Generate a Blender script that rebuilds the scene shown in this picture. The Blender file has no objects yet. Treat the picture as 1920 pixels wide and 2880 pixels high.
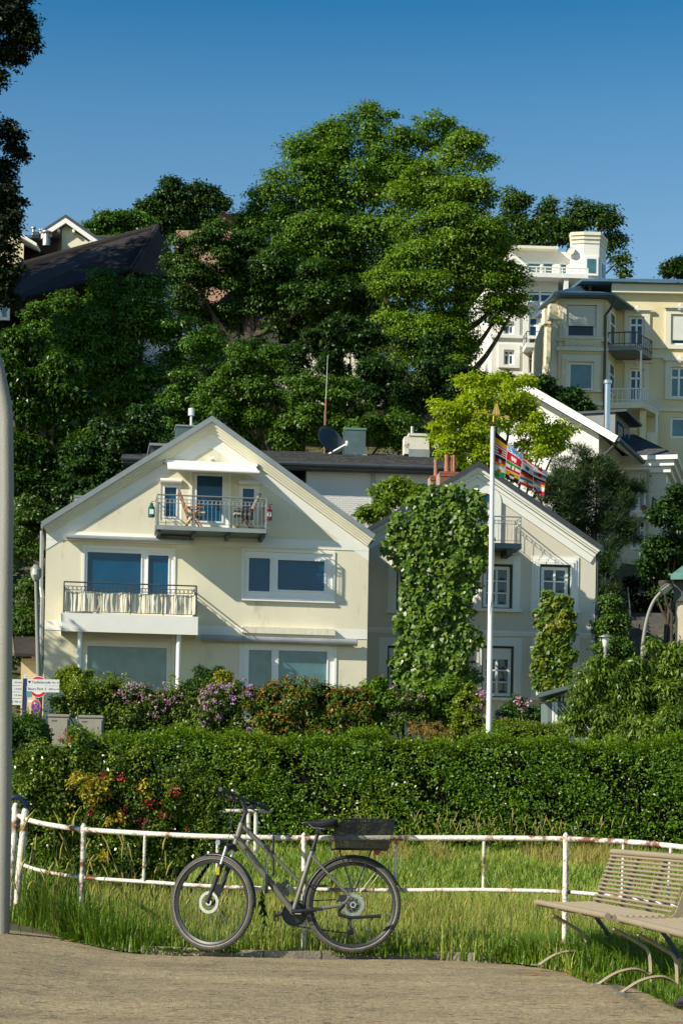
import bpy, math, random
import numpy as np
from mathutils import Vector, Matrix
from mathutils.geometry import tessellate_polygon

SC = bpy.context.scene
COL = SC.collection
rnd = random.Random(7)
RNG = np.random.default_rng(11)

# ------------------------------------------------------------------ camera, sky, sun, exposure
F, H, H0, ROLL = 5400.0, 1.05, 2283.0, math.radians(1.0)      # focal length in photo pixels, eye height, horizon row, roll
cam_d = bpy.data.cameras.new("camera")
cam = bpy.data.objects.new("camera", cam_d)
COL.objects.link(cam)
cam_d.sensor_fit = 'VERTICAL'
cam_d.sensor_height = 36.0
cam_d.sensor_width = 24.0
cam_d.lens = F / 2880.0 * 36.0
cam_d.shift_y = (H0 - 1440.0) / 2880.0
cam_d.clip_start = 0.1
cam_d.clip_end = 5000.0
cam.matrix_world = Matrix.Translation((0, 0, H)) @ Matrix.Rotation(math.pi / 2, 4, 'X') @ Matrix.Rotation(ROLL, 4, 'Z')
SC.camera = cam

SUN_DIR = Vector((0.848, 0.53, -0.676)).normalized()           # the way the light travels
world = bpy.data.worlds.new("World")
SC.world = world
world.use_nodes = True
wn = world.node_tree
wn.nodes.clear()
sky = wn.nodes.new('ShaderNodeTexSky')
sky.sky_type = 'NISHITA'
sky.sun_disc = False
sky.sun_elevation = math.asin(-SUN_DIR.z)
sky.sun_rotation = math.atan2(-SUN_DIR.x, -SUN_DIR.y)
sky.altitude = 0
sky.air_density = 1.0
sky.dust_density = 0.25
sky.ozone_density = 5.0
bg = wn.nodes.new('ShaderNodeBackground')
bg.inputs['Strength'].default_value = 0.095
wo = wn.nodes.new('ShaderNodeOutputWorld')
tint = wn.nodes.new('ShaderNodeMixRGB')                           # the photograph's cool white balance
tint.blend_type = 'MULTIPLY'
tint.inputs[0].default_value = 1.0
stc = wn.nodes.new('ShaderNodeTexCoord')
ssp = wn.nodes.new('ShaderNodeSeparateXYZ')
wn.links.new(stc.outputs['Generated'], ssp.inputs[0])
srp = wn.nodes.new('ShaderNodeValToRGB')                          # paler towards the horizon, deep teal blue higher up
for i_, (z_, c_) in enumerate(((0.0, (1.75, 1.52, 1.1)), (0.28, (1.12, 1.22, 1.05)), (0.34, (0.68, 1.05, 1.02)), (0.39, (0.22, 0.80, 0.93)), (0.47, (0.08, 0.60, 0.86)), (1.0, (0.12, 0.54, 0.80)))):
    e_ = srp.color_ramp.elements[i_] if i_ < 2 else srp.color_ramp.elements.new(z_)
    e_.position, e_.color = z_, (*c_, 1)
wn.links.new(ssp.outputs['Z'], srp.inputs[0])
wn.links.new(srp.outputs[0], tint.inputs[2])
wn.links.new(sky.outputs[0], tint.inputs[1])
wn.links.new(tint.outputs[0], bg.inputs[0])
wn.links.new(bg.outputs[0], wo.inputs[0])
sun_d = bpy.data.lights.new("sun", 'SUN')
sun_d.energy = 5.0
sun_d.angle = math.radians(0.5)
sun_d.color = (1.0, 0.925, 0.78)
sun = bpy.data.objects.new("sun", sun_d)
COL.objects.link(sun)
sun.rotation_euler = SUN_DIR.to_track_quat('-Z', 'Y').to_euler()
vs = SC.view_settings
vs.view_transform = 'Standard'
vs.look = 'None'
vs.exposure = 0.45
vs.gamma = 1.0
vs.use_curve_mapping = False

# ------------------------------------------------------------------ from the photograph's pixels to the place
def ray(px, py):
    u, v = px - 960.0, H0 - py
    c, s = math.cos(ROLL), math.sin(ROLL)
    return Vector(((u * c - v * s) / F, 1.0, (u * s + v * c) / F))
def W(px, py, Y):
    return Vector((0, 0, H)) + ray(px, py) * Y
def G(px, py, z=0.0):                                            # the point of a level plane at height z
    r = ray(px, py)
    return Vector((0, 0, H)) + r * ((z - H) / r.z)
def zm(x0, y0, k):
    return lambda x, y: (x0 + x / k, y0 + y / k)
z1, z2, z3, z4, z5 = zm(0, 1150, 2.45), zm(560, 1150, 2.45), zm(1000, 1150, 2.45), zm(1280, 650, 2.45), zm(1280, 1400, 2.45)
z6, z7 = zm(0, 500, 2.45), zm(420, 1250, 4.3556)
zb, zl, zr = zm(450, 2150, 2.24), zm(0, 2150, 3.136), zm(1420, 2250, 3.136)
zs, zf, ze = zm(0, 1850, 4.9), zm(1340, 1120, 6.03), zm(1700, 1250, 3.618)
vw = zm(0, 0, 1 / 1.2245)

# ------------------------------------------------------------------ materials
MATS = {}
def _nt(name):
    m = bpy.data.materials.new(name)
    m.use_nodes = True
    nt = m.node_tree
    p = nt.nodes['Principled BSDF']
    return m, nt, p
def mat(name, col, rough=0.7, var=0.12, scale=3.0, bump=0.0, bscale=30.0, metal=0.0, ior=1.45, dirt=None, dirt_amt=0.0, stretch=(1, 1, 1), dscale=2.0):
    if name in MATS:
        return MATS[name]
    m, nt, p = _nt(name)
    N, L = nt.nodes, nt.links
    p.inputs['Roughness'].default_value = rough
    p.inputs['Metallic'].default_value = metal
    p.inputs['IOR'].default_value = ior
    tc = N.new('ShaderNodeTexCoord')
    mp = N.new('ShaderNodeMapping')
    mp.inputs['Scale'].default_value = stretch
    L.new(tc.outputs['Object'], mp.inputs[0])
    nz = N.new('ShaderNodeTexNoise')
    nz.inputs['Scale'].default_value = scale
    nz.inputs['Detail'].default_value = 6
    nz.inputs['Roughness'].default_value = 0.65
    L.new(mp.outputs[0], nz.inputs['Vector'])
    cr = N.new('ShaderNodeValToRGB')
    cr.color_ramp.elements[0].position = 0.3
    cr.color_ramp.elements[1].position = 0.7
    cr.color_ramp.elements[0].color = (*[max(0, c * (1 - var)) for c in col], 1)
    cr.color_ramp.elements[1].color = (*[min(1, c * (1 + var)) for c in col], 1)
    L.new(nz.outputs[0], cr.inputs[0])
    out = cr.outputs[0]
    if dirt is not None:
        n2 = N.new('ShaderNodeTexNoise')
        n2.inputs['Scale'].default_value = dscale
        n2.inputs['Detail'].default_value = 8
        n2.inputs['Roughness'].default_value = 0.7
        L.new(mp.outputs[0], n2.inputs['Vector'])
        c2 = N.new('ShaderNodeValToRGB')
        c2.color_ramp.elements[0].position = 1 - dirt_amt - 0.04
        c2.color_ramp.elements[1].position = 1 - dirt_amt + 0.04
        L.new(n2.outputs[0], c2.inputs[0])
        mx = N.new('ShaderNodeMixRGB')
        mx.inputs[2].default_value = (*dirt, 1)
        L.new(c2.outputs[0], mx.inputs[0])
        L.new(out, mx.inputs[1])
        out = mx.outputs[0]
    L.new(out, p.inputs['Base Color'])
    if bump:
        nb = N.new('ShaderNodeTexNoise')
        nb.inputs['Scale'].default_value = bscale
        nb.inputs['Detail'].default_value = 5
        L.new(mp.outputs[0], nb.inputs['Vector'])
        bp = N.new('ShaderNodeBump')
        bp.inputs['Strength'].default_value = bump
        bp.inputs['Distance'].default_value = 0.02
        L.new(nb.outputs[0], bp.inputs['Height'])
        L.new(bp.outputs[0], p.inputs['Normal'])
    MATS[name] = m
    return m
GAIN = (1.36, 1.30, 0.55)
def leafmat(name, cols, rough=0.45, trans=0.3, tcol=None, spec=0.3):
    """Leaves: colour differs from leaf to leaf; some light passes through."""
    if name in MATS:
        return MATS[name]
    cols = [tuple(min(0.8, a * b) for a, b in zip(c, GAIN)) if max(c) < 0.3 else c for c in cols]
    m, nt, p = _nt(name)
    N, L = nt.nodes, nt.links
    g = N.new('ShaderNodeNewGeometry')
    cr = N.new('ShaderNodeValToRGB')
    e = cr.color_ramp.elements
    e[0].position, e[1].position = 0.0, 1.0
    e[0].color, e[1].color = (*cols[0], 1), (*cols[-1], 1)
    for i, c in enumerate(cols[1:-1]):
        k = e.new((i + 1) / (len(cols) - 1))
        k.color = (*c, 1)
    L.new(g.outputs['Random Per Island'], cr.inputs[0])
    L.new(cr.outputs[0], p.inputs['Base Color'])
    p.inputs['Roughness'].default_value = rough
    p.inputs['Specular IOR Level'].default_value = spec
    t = N.new('ShaderNodeBsdfTranslucent')
    hs = N.new('ShaderNodeMixRGB')
    hs.blend_type = 'MULTIPLY'
    hs.inputs[0].default_value = 1.0
    hs.inputs[2].default_value = (*(tcol or (1.5, 1.5, 0.5)), 1)
    L.new(cr.outputs[0], hs.inputs[1])
    L.new(hs.outputs[0], t.inputs[0])
    mx = N.new('ShaderNodeMixShader')
    mx.inputs[0].default_value = trans
    L.new(p.outputs[0], mx.inputs[1])
    L.new(t.outputs[0], mx.inputs[2])
    L.new(mx.outputs[0], N['Material Output'].inputs[0])
    MATS[name] = m
    return m
def glass(name, col=(0.0, 0.055, 0.125), rough=0.03, ior=1.5):  # default blue stands for the sky reflected in the panes
    if name in MATS:
        return MATS[name]
    m = mat(name, col, rough, 0.25, 0.7, ior=ior)
    return m

# ------------------------------------------------------------------ mesh building
class MB:
    def __init__(s):
        s.v, s.f, s.mi = [], [], []
    def add(s, vs_, fs, mi=0):
        o = len(s.v)
        s.v += [tuple(v) for v in vs_]
        s.f += [tuple(i + o for i in f) for f in fs]
        s.mi += [mi] * len(fs)
        return s
    def box(s, x0, x1, y0, y1, z0, z1, mi=0):
        return s.add([(x0, y0, z0), (x1, y0, z0), (x1, y1, z0), (x0, y1, z0), (x0, y0, z1), (x1, y0, z1), (x1, y1, z1), (x0, y1, z1)],
                     [(0, 1, 5, 4), (1, 2, 6, 5), (2, 3, 7, 6), (3, 0, 4, 7), (4, 5, 6, 7), (3, 2, 1, 0)], mi)
    def hexa(s, p, mi=0):                                        # eight corners: four below, four above
        return s.add(p, [(0, 1, 5, 4), (1, 2, 6, 5), (2, 3, 7, 6), (3, 0, 4, 7), (4, 5, 6, 7), (3, 2, 1, 0)], mi)
    def prism(s, pts, y0, y1, mi=0):                             # outline in x and z, drawn out along y
        n = len(pts)
        vs_ = [(x, y0, z) for x, z in pts] + [(x, y1, z) for x, z in pts]
        fs = [tuple(range(n)), tuple(range(2 * n - 1, n - 1, -1))] + [(i, (i + 1) % n, n + (i + 1) % n, n + i) for i in range(n)]
        return s.add(vs_, fs, mi)
    def plan(s, pts, z0, z1, mi=0):                              # outline in x and y, drawn up
        n = len(pts)
        vs_ = [(x, y, z0) for x, y in pts] + [(x, y, z1) for x, y in pts]
        fs = [tuple(range(n - 1, -1, -1)), tuple(range(n, 2 * n))] + [(i, (i + 1) % n, n + (i + 1) % n, n + i) for i in range(n)]
        return s.add(vs_, fs, mi)
    def tube(s, pts, r, n=8, cap=True, mi=0, closed=False, flat=1.0, ref=None):
        pts = [Vector(p) for p in pts]
        m = len(pts)
        rs = r if isinstance(r, (list, tuple)) else [r] * m
        prev, rings = None, []
        for i, p in enumerate(pts):
            if closed:
                d = pts[(i + 1) % m] - pts[i - 1]
            else:
                d = pts[min(i + 1, m - 1)] - pts[max(i - 1, 0)]
            d.normalize()
            if prev is None:
                a = Vector(ref) if ref is not None else (Vector((0, 0, 1)) if abs(d.z) < 0.9 else Vector((1, 0, 0)))
            else:
                a = prev
            a = (a - d * a.dot(d)).normalized()
            prev = a
            b = d.cross(a)
            rings.append([p + a * (rs[i] * math.cos(2 * math.pi * k / n)) + b * (rs[i] * flat * math.sin(2 * math.pi * k / n)) for k in range(n)])
        vs_ = [v for g in rings for v in g]
        fs = []
        for i in range(m if closed else m - 1):
            j = (i + 1) % m
            for k in range(n):
                fs.append((i * n + k, i * n + (k + 1) % n, j * n + (k + 1) % n, j * n + k))
        if cap and not closed:
            fs += [tuple(range(n - 1, -1, -1)), tuple(range((m - 1) * n, m * n))]
        return s.add(vs_, fs, mi)
    def lathe(s, prof, c=(0, 0, 0), n=16, axis='Z', mi=0):       # profile of (radius, height)
        vs_ = []
        for r, h in prof:
            for k in range(n):
                a = 2 * math.pi * k / n
                p = (r * math.cos(a), r * math.sin(a), h)
                if axis == 'Y':
                    p = (p[0], p[2], p[1])
                vs_.append((c[0] + p[0], c[1] + p[1], c[2] + p[2]))
        fs = []
        for i in range(len(prof) - 1):
            for k in range(n):
                fs.append((i * n + k, i * n + (k + 1) % n, (i + 1) * n + (k + 1) % n, (i + 1) * n + k))
        fs += [tuple(range(n - 1, -1, -1)), tuple(range((len(prof) - 1) * n, len(prof) * n))]
        return s.add(vs_, fs, mi)
    def wall(s, outline, holes, y=0.0, rev=0.14, mi=0):          # outline and holes in x and z; the holes get reveals
        polys = [[Vector((x, z, 0)) for x, z in outline]] + [[Vector((a, c, 0)), Vector((a, d, 0)), Vector((b, d, 0)), Vector((b, c, 0))] for a, b, c, d in holes]
        tris = tessellate_polygon(polys)
        flat = [p for q in polys for p in q]
        s.add([(p.x, y, p.y) for p in flat], [tuple(t) for t in tris], mi)
        for a, b, c, d in holes:
            s.add([(a, y, c), (b, y, c), (b, y, d), (a, y, d), (a, y + rev, c), (b, y + rev, c), (b, y + rev, d), (a, y + rev, d)],
                  [(0, 1, 5, 4), (1, 2, 6, 5), (2, 3, 7, 6), (3, 0, 4, 7)], mi)
        return s
    def build(s, name, m, parent=None, smooth=False, loc=None):
        me = bpy.data.meshes.new(name)
        me.from_pydata(s.v, [], s.f)
        ms = m if isinstance(m, (list, tuple)) else [m]
        for q in ms:
            me.materials.append(q)
        if len(ms) > 1:
            me.polygons.foreach_set('material_index', s.mi)
        if smooth:
            me.polygons.foreach_set('use_smooth', [True] * len(me.polygons))
            try:
                me.set_sharp_from_angle(angle=math.radians(40))
            except Exception:
                pass
        me.update()
        return link(name, me, parent, loc)
def link(name, me, parent=None, loc=None):
    o = bpy.data.objects.new(name, me)
    COL.objects.link(o)
    o.parent = parent
    if loc is not None:
        o.location = loc
    return o
def tag(o, label=None, cat=None, group=None, kind=None):
    if label: o['label'] = label
    if cat: o['category'] = cat
    if group: o['group'] = group
    if kind: o['kind'] = kind
    return o
def thing(name, label, cat, loc=(0, 0, 0), yaw=0.0, group=None):
    o = bpy.data.objects.new(name, None)
    COL.objects.link(o)
    o.location = loc
    o.rotation_euler = (0, 0, yaw)
    o.empty_display_size = 0.3
    return tag(o, label, cat, group)
def bez(pts, n=8):                                               # smooth curve through points
    P = [Vector(p) for p in pts]
    out = []
    for i in range(len(P) - 1):
        p0, p1, p2, p3 = P[max(i - 1, 0)], P[i], P[i + 1], P[min(i + 2, len(P) - 1)]
        for k in range(n):
            t = k / n
            out.append(0.5 * ((2 * p1) + (p2 - p0) * t + (2 * p0 - 5 * p1 + 4 * p2 - p3) * t * t + (3 * p1 - p0 - 3 * p2 + p3) * t ** 3))
    out.append(P[-1])
    return out

class Bld:
    """A building with a front plane: local x along the front, y inwards, z up."""
    def __init__(s, name, label, cat, org, yaw, group=None):
        s.O = Vector(org)
        s.t = Vector((math.cos(yaw), math.sin(yaw), 0))
        s.m = Vector((-math.sin(yaw), math.cos(yaw), 0))
        s.root = thing(name, label, cat, s.O, yaw, group)
    def L(s, p, d=0.0):
        r = ray(*p)
        C = Vector((0, 0, H)) - s.O
        k = (d - C.dot(s.m)) / r.dot(s.m)
        q = C + r * k
        return q.dot(s.t), q.z
    def R(s, z, x0, y0, x1, y1, d=0.0):                           # a rectangle of the photograph on the plane at depth d
        xm, ym = (x0 + x1) / 2, (y0 + y1) / 2
        return (s.L(z(x0, ym), d)[0], s.L(z(x1, ym), d)[0], s.L(z(xm, y1), d)[1], s.L(z(xm, y0), d)[1])
def bars(mb, outer, panes, y0, y1, mi=0):
    """Frame bars that fill what a column-wise arrangement of panes leaves of the outer rectangle."""
    cols = {}
    for p in panes:
        for k in cols:
            if abs(k[0] - p[0]) < 0.03 and abs(k[1] - p[1]) < 0.03:
                cols[k].append(p)
                break
        else:
            cols[(p[0], p[1])] = [p]
    x = outer[0]
    for k in sorted(cols):
        mb.box(x, k[0], y0, y1, outer[2], outer[3], mi)
        z = outer[2]
        for p in sorted(cols[k], key=lambda q: q[2]):
            mb.box(k[0], k[1], y0, y1, z, p[2], mi)
            z = p[3]
        mb.box(k[0], k[1], y0, y1, z, outer[3], mi)
        x = k[1]
    mb.box(x, outer[1], y0, y1, outer[2], outer[3], mi)
def window(root, outer, panes, y=0.05, th=0.07, fm=None, gm=None, name='window', sash=0.0, glass_back=0.045):
    mb = MB()
    bars(mb, outer, panes, y, y + th)
    if sash:
        for p in panes:
            q = (p[0] - sash, p[1] + sash, p[2] - sash, p[3] + sash)
            bars(mb, q, [p], y - 0.025, y - 0.003)
    w = mb.build(name, fm, root)
    for p in panes:
        g = MB()
        g.box(p[0] - 0.01, p[1] + 0.01, y + glass_back, y + glass_back + 0.012, p[2] - 0.01, p[3] + 0.01)
        g.build('pane', gm, w)
    return w
def surround(root, r, w, proud, m, name='window_surround', sill=True, steps=2):
    mb = MB()
    for i in range(steps):
        k = w * (1 - i / steps)
        y0 = -proud * (i + 1) / steps
        q0 = (r[0] - k, r[1] + k, r[2] - (k if not sill else 0), r[3] + k)
        k2 = w * (1 - (i + 1) / steps)
        q1 = (r[0] - k2, r[1] + k2, r[2] - (k2 if not sill else 0), r[3] + k2)
        if sill:
            q0 = (q0[0], q0[1], q0[2] - 0.001 * i, q0[3])
            mb.box(q0[0], q1[0], y0, 0.0, r[2], q0[3])
            mb.box(q1[1], q0[1], y0, 0.0, r[2], q0[3])
            mb.box(q1[0], q1[1], y0, 0.0, q1[3], q0[3])
        else:
            bars(mb, q0, [q1], y0, 0.0)
    o = mb.build(name, m, root)
    if sill:
        mb = MB()
        mb.box(r[0] - w - 0.05, r[1] + w + 0.05, -proud - 0.08, 0.02, r[2] - 0.10, r[2])
        mb.build('window_sill', m, root)
    return o

# ------------------------------------------------------------------ foliage
def unit(a):
    return a / np.maximum(np.linalg.norm(a, axis=1, keepdims=True), 1e-9)
def leaf_verts(pos, nrm, dv, L, Wd, fold=0.18):
    n = unit(nrm)
    d = unit(dv - n * np.sum(dv * n, 1, keepdims=True))
    b = np.cross(n, d)
    L, Wd = L[:, None], Wd[:, None]
    v = np.empty((len(pos), 4, 3))
    v[:, 0] = pos
    v[:, 1] = pos + d * L * 0.45 + b * Wd * 0.5 + n * Wd * fold
    v[:, 2] = pos + d * L - n * L * 0.12
    v[:, 3] = pos + d * L * 0.45 - b * Wd * 0.5 + n * Wd * fold
    return v
def quads(name, v, ms, mi=None, parent=None, k=4, loc=None):
    n = len(v)
    me = bpy.data.meshes.new(name)
    me.vertices.add(n * k)
    me.vertices.foreach_set('co', np.ascontiguousarray(v, dtype=np.float32).ravel())
    me.loops.add(n * k)
    me.loops.foreach_set('vertex_index', np.arange(n * k, dtype=np.int32))
    me.polygons.add(n)
    me.polygons.foreach_set('loop_start', np.arange(n, dtype=np.int32) * k)
    ms = ms if isinstance(ms, (list, tuple)) else [ms]
    for q in ms:
        me.materials.append(q)
    if mi is not None:
        me.polygons.foreach_set('material_index', np.asarray(mi, dtype=np.int32))
    me.update(calc_edges=True)
    me.validate()
    return link(name, me, parent, loc)
def subdiv(lobes, m, lo=0.28, hi=0.48, keep=0.62, at=0.84, rng=RNG, tier=1.0):
    out = []
    for (x, y, z, a, b, c) in lobes:
        out.append((x, y, z, a * keep, b * keep, c * keep))
        d = unit(rng.normal(size=(m, 3)))
        d[:, 1] = np.where(rng.random(m) < 0.75, -np.abs(d[:, 1]), d[:, 1])
        f = rng.uniform(lo, hi, m)
        for i in range(m):
            out.append((x + d[i, 0] * a * at, y + d[i, 1] * b * at, z + d[i, 2] * c * at, a * f[i], b * f[i], c * f[i] * tier))
    return out
def cloud(lobes, n, L, k=12, asp=0.55, flat=0.5, spread=0.28, up=0.55, out=0.7, rand=0.40, droop=0.35, inner=0.45, smin=0.12, smax=0.6, rng=RNG, front=0.6, topup=0.0):
    """Leaves in sprays over a set of ellipsoid lobes."""
    lb = np.array(lobes)
    r = (lb[:, 3] * lb[:, 4] * lb[:, 5]) ** (1 / 3)
    ns = max(1, n // k)
    idx = rng.choice(len(lb), ns, p=r ** 2 / np.sum(r ** 2))
    d = unit(rng.normal(size=(ns, 3)))
    d[:, 1] = np.where(rng.random(ns) < front, -np.abs(d[:, 1]), d[:, 1])
    d[:, 2] = np.where((d[:, 2] < -0.15) & (rng.random(ns) < topup), np.abs(d[:, 2]), d[:, 2])
    fac = 1 - inner * rng.random(ns) ** 1.6 + 0.15 * rng.normal(size=ns)
    c = lb[idx, :3] + lb[idx, 3:] * d * fac[:, None]
    s = np.clip(spread * r[idx], smin, smax) * rng.uniform(0.7, 1.3, ns)
    c, d, s = np.repeat(c, k, 0), np.repeat(d, k, 0), np.repeat(s, k)
    N = len(c)
    off = rng.normal(size=(N, 3)) * s[:, None] * np.array([0.75, 0.75, 0.75 * flat])
    rad = np.linalg.norm(off[:, :2], axis=1)
    off[:, 2] -= droop * rad * 0.6
    pos = c + off
    nrm = np.array([0, 0, up]) + d * out + rng.normal(size=(N, 3)) * rand
    dv = d * 0.7 + unit(off + 1e-6) * 0.7 + rng.normal(size=(N, 3)) * 0.5 + np.array([0, 0, -droop])
    ll = L * rng.uniform(0.65, 1.3, N)
    return leaf_verts(pos, nrm, dv, ll, ll * asp * rng.uniform(0.8, 1.2, N)), d
def lobes_px(spec, Y, z=vw, dep=1.0, yj=0.6, rng=RNG):
    """Lobes from (x, y, radius) in a zoom's pixels, standing about the distance Y."""
    out = []
    k = z(1, 0)[0] - z(0, 0)[0]
    for q in spec:
        rr = q[2] * k * Y / F
        p = W(*z(q[0], q[1]), Y + (q[3] if len(q) > 3 else rng.uniform(-yj, yj) * rr))
        out.append((p.x, p.y, p.z, rr, rr * dep, rr))
    return out
def gz(x, y):
    ys = [-60, 14.9, 20, 33, 38, 42, 48, 54, 63, 66, 75, 85, 95, 110, 130, 160, 400, 3000]
    zs_ = [0, 0, 0.06, 0.2, 0.35, 1.1, 2.5, 3.1, 3.2, 4.0, 9.0, 14, 17.5, 25, 31, 34, 36, 36]
    b = 0.10 * np.clip((-np.asarray(x) - 1.6) / 1.0, 0, 1) * np.clip((26 - np.asarray(y)) / 8, 0, 1)
    return np.interp(y, ys, zs_) + b
def trunk(root, base, tips, r, m, bend=0.3):
    mb = MB()
    base = Vector(base)
    top = sum((Vector(t) for t in tips), Vector()) / len(tips)
    mid = base.lerp(top, 0.5) + Vector((rnd.uniform(-bend, bend), 0, 0))
    mb.tube(bez([base, mid, top], 5), [r * (1.25 - 0.85 * i / 10) for i in range(11)], 8)
    for t in tips:
        t = Vector(t)
        st = base.lerp(top, rnd.uniform(0.35, 0.8))
        mb.tube(bez([st, st.lerp(t, 0.5) + Vector((0, 0, -0.1 * (t - st).length)), t], 4), [r * (0.45 - 0.38 * i / 8) for i in range(9)], 6)
    return mb.build('trunk', m, root)
def tree(name, label, spec, Y, n, L, lm, tm, group=None, sub=7, cat='tree', dep=0.9, tr=0.3, tier=0.7, limbs=True, keep=0.62, **kw):
    lb = lobes_px(spec, Y, dep=dep)
    cx = sum(l[0] for l in lb) / len(lb)
    cy = sum(l[1] for l in lb) / len(lb)
    base = Vector((cx, cy, float(gz(cx, cy)) - 0.3))
    root = thing(name, label, cat, base, 0, group)
    lb = [(a - base.x, b - base.y, c - base.z, d, e, f) for a, b, c, d, e, f in lb]
    fine = subdiv(lb, sub, tier=tier, keep=keep) if sub else lb
    kw.setdefault('topup', 0.75)
    v, d = cloud(fine, n, L, **kw)
    o = quads('crown', v, lm, None, root)
    tag(o, kind='stuff')
    tips = [Vector(l[:3]) for l in lb] if limbs else [Vector((-0.8, 0, max(l[2] for l in lb)))]
    trunk(root, (0, 0, 0), tips if len(tips) < 12 else rnd.sample(tips, 12), tr, tm)
    return root
# ------------------------------------------------------------------ shared materials
M_cream = mat('cream render', (0.72, 0.67, 0.50), 0.85, 0.06, 0.8, 0.3, 60, dirt=(0.57, 0.52, 0.38), dirt_amt=0.38, dscale=1.3, stretch=(1, 1, 0.3))
M_white = mat('white paint', (0.80, 0.79, 0.72), 0.55, 0.04, 2.0, dirt=(0.6, 0.57, 0.48), dirt_amt=0.3, dscale=1.2)
M_whiteband = mat('white render', (0.80, 0.79, 0.70), 0.8, 0.05, 1.0, 0.2, 60)
M_cornice = mat('cornice cream', (0.72, 0.68, 0.52), 0.7, 0.06, 2.0, 0.1, 20)
M_frame = mat('white window frame', (0.82, 0.82, 0.78), 0.4, 0.03, 2.0)
M_glass = glass('window glass')
M_glassc = mat('glass with net curtain', (0.06, 0.15, 0.17), 0.06, 0.35, 1.6, ior=1.7)
M_glass2 = mat('old window glass', (0.015, 0.05, 0.07), 0.04, 0.6, 3.0, ior=1.6)
M_grey = mat('grey render', (0.66, 0.605, 0.485), 0.85, 0.06, 0.7, 0.25, 60, dirt=(0.48, 0.44, 0.36), dirt_amt=0.34, dscale=0.6)
M_slate = mat('slate roofing', (0.055, 0.056, 0.055), 0.75, 0.5, 6.0, 0.6, 25, dirt=(0.10, 0.09, 0.075), dirt_amt=0.42, dscale=3)
M_zinc = mat('zinc edge', (0.30, 0.33, 0.33), 0.5, 0.12, 2.0, metal=0.4)
M_steel = mat('galvanised steel', (0.42, 0.43, 0.40), 0.45, 0.12, 4.0, metal=0.7)
M_iron = mat('dark iron', (0.05, 0.06, 0.065), 0.5, 0.2, 4.0)
M_canvas = mat('cream canvas', (0.80, 0.74, 0.58), 0.9, 0.06, 4.0, 0.3, 12)
M_awn = mat('white awning cloth', (0.80, 0.79, 0.72), 0.8, 0.03, 2.0)
M_awng = mat('grey awning cassette', (0.36, 0.38, 0.38), 0.4, 0.15, 1.5, metal=0.3)
M_teak = mat('orange teak', (0.42, 0.17, 0.05), 0.5, 0.25, 12, stretch=(1, 1, 4))
M_darkwood = mat('dark wood', (0.10, 0.045, 0.03), 0.5, 0.3, 12)
M_cush = mat('grey cushion', (0.42, 0.41, 0.34), 0.95, 0.08, 6)
M_copper = mat('green copper', (0.10, 0.21, 0.18), 0.6, 0.3, 3)
M_clad = mat('grey green metal cladding', (0.10, 0.15, 0.15), 0.45, 0.2, 2.0, metal=0.3)
M_brickw = mat('white painted brick', (0.68, 0.66, 0.62), 0.8, 0.06, 3.0, 0.3, 40)
M_brickj = mat('white painted joint', (0.56, 0.54, 0.50), 0.9, 0.05, 3.0)
M_brickr = mat('red brick', (0.30, 0.10, 0.06), 0.85, 0.35, 9.0, 0.4, 40)
M_mortar = mat('brick mortar', (0.34, 0.28, 0.22), 0.9, 0.1, 6)
M_clay = mat('clay chimney pot', (0.36, 0.16, 0.09), 0.75, 0.3, 6)
M_bark = mat('tree bark', (0.075, 0.058, 0.042), 0.95, 0.35, 5.0, 0.8, 20, stretch=(1, 1, 0.3))
M_shadesoil = mat('inner shade and soil', (0.007, 0.008, 0.005), 1.0, 0.4, 6.0)  # near black stands in for shade inside bushes; also pot soil and timber
M_shadesoil.node_tree.nodes['Principled BSDF'].inputs['Specular IOR Level'].default_value = 0.02
M_polegrey = mat('grey painted post', (0.24, 0.235, 0.205), 0.5, 0.10, 3.0, 0.25, 120, dirt=(0.40, 0.39, 0.34), dirt_amt=0.22, dscale=70, stretch=(1, 1, 0.5))
M_black = mat('black plastic', (0.015, 0.016, 0.017), 0.45, 0.2, 5)
M_red = mat('red sign face', (0.62, 0.02, 0.04), 0.4, 0.04, 2)
M_blue = mat('blue sign face', (0.02, 0.07, 0.36), 0.4, 0.05, 2)
M_navy = mat('navy post', (0.01, 0.03, 0.12), 0.4, 0.1, 2)

# ------------------------------------------------------------------ ground
def grid_mesh(name, xs, ys, zf_, m, kind='structure'):
    X, Y = np.meshgrid(xs, ys)
    Z = zf_(X, Y)
    co = np.stack([X, Y, Z], -1).reshape(-1, 3)
    nx, ny = len(xs), len(ys)
    mb = MB()
    mb.v = [tuple(c) for c in co]
    mb.f = [(j * nx + i, j * nx + i + 1, (j + 1) * nx + i + 1, (j + 1) * nx + i) for j in range(ny - 1) for i in range(nx - 1)]
    mb.mi = [0] * len(mb.f)
    return tag(mb.build(name, m, None, smooth=True), kind=kind)
M_ground = mat('grassy earth', (0.075, 0.075, 0.03), 0.95, 0.5, 0.9, 0.8, 12, dirt=(0.16, 0.12, 0.06), dirt_amt=0.36, dscale=0.8)
edge_px = [(-900, 2596), (-300, 2603), (0, 2612), (130, 2632), (260, 2652), (420, 2664), (560, 2671), (860, 2677), (1200, 2681), (1440, 2690), (1580, 2712), (1625, 2742), (1681, 2757), (1760, 2772), (1822, 2790), (1855, 2812), (1925, 2848)]
EDGE = [G(a, b, 0.0) for a, b in edge_px]
def edge_y(x):
    return np.interp(x, [p.x for p in EDGE] + [2.3, 12.0], [p.y for p in EDGE] + [EDGE[-1].y - 2.5, EDGE[-1].y - 6.0])
def rough(x, y):
    return 0.02 * np.sin(x * 2.3 + 1.1 * np.sin(y * 1.7)) + 0.015 * np.sin(y * 3.1 + x)
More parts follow.
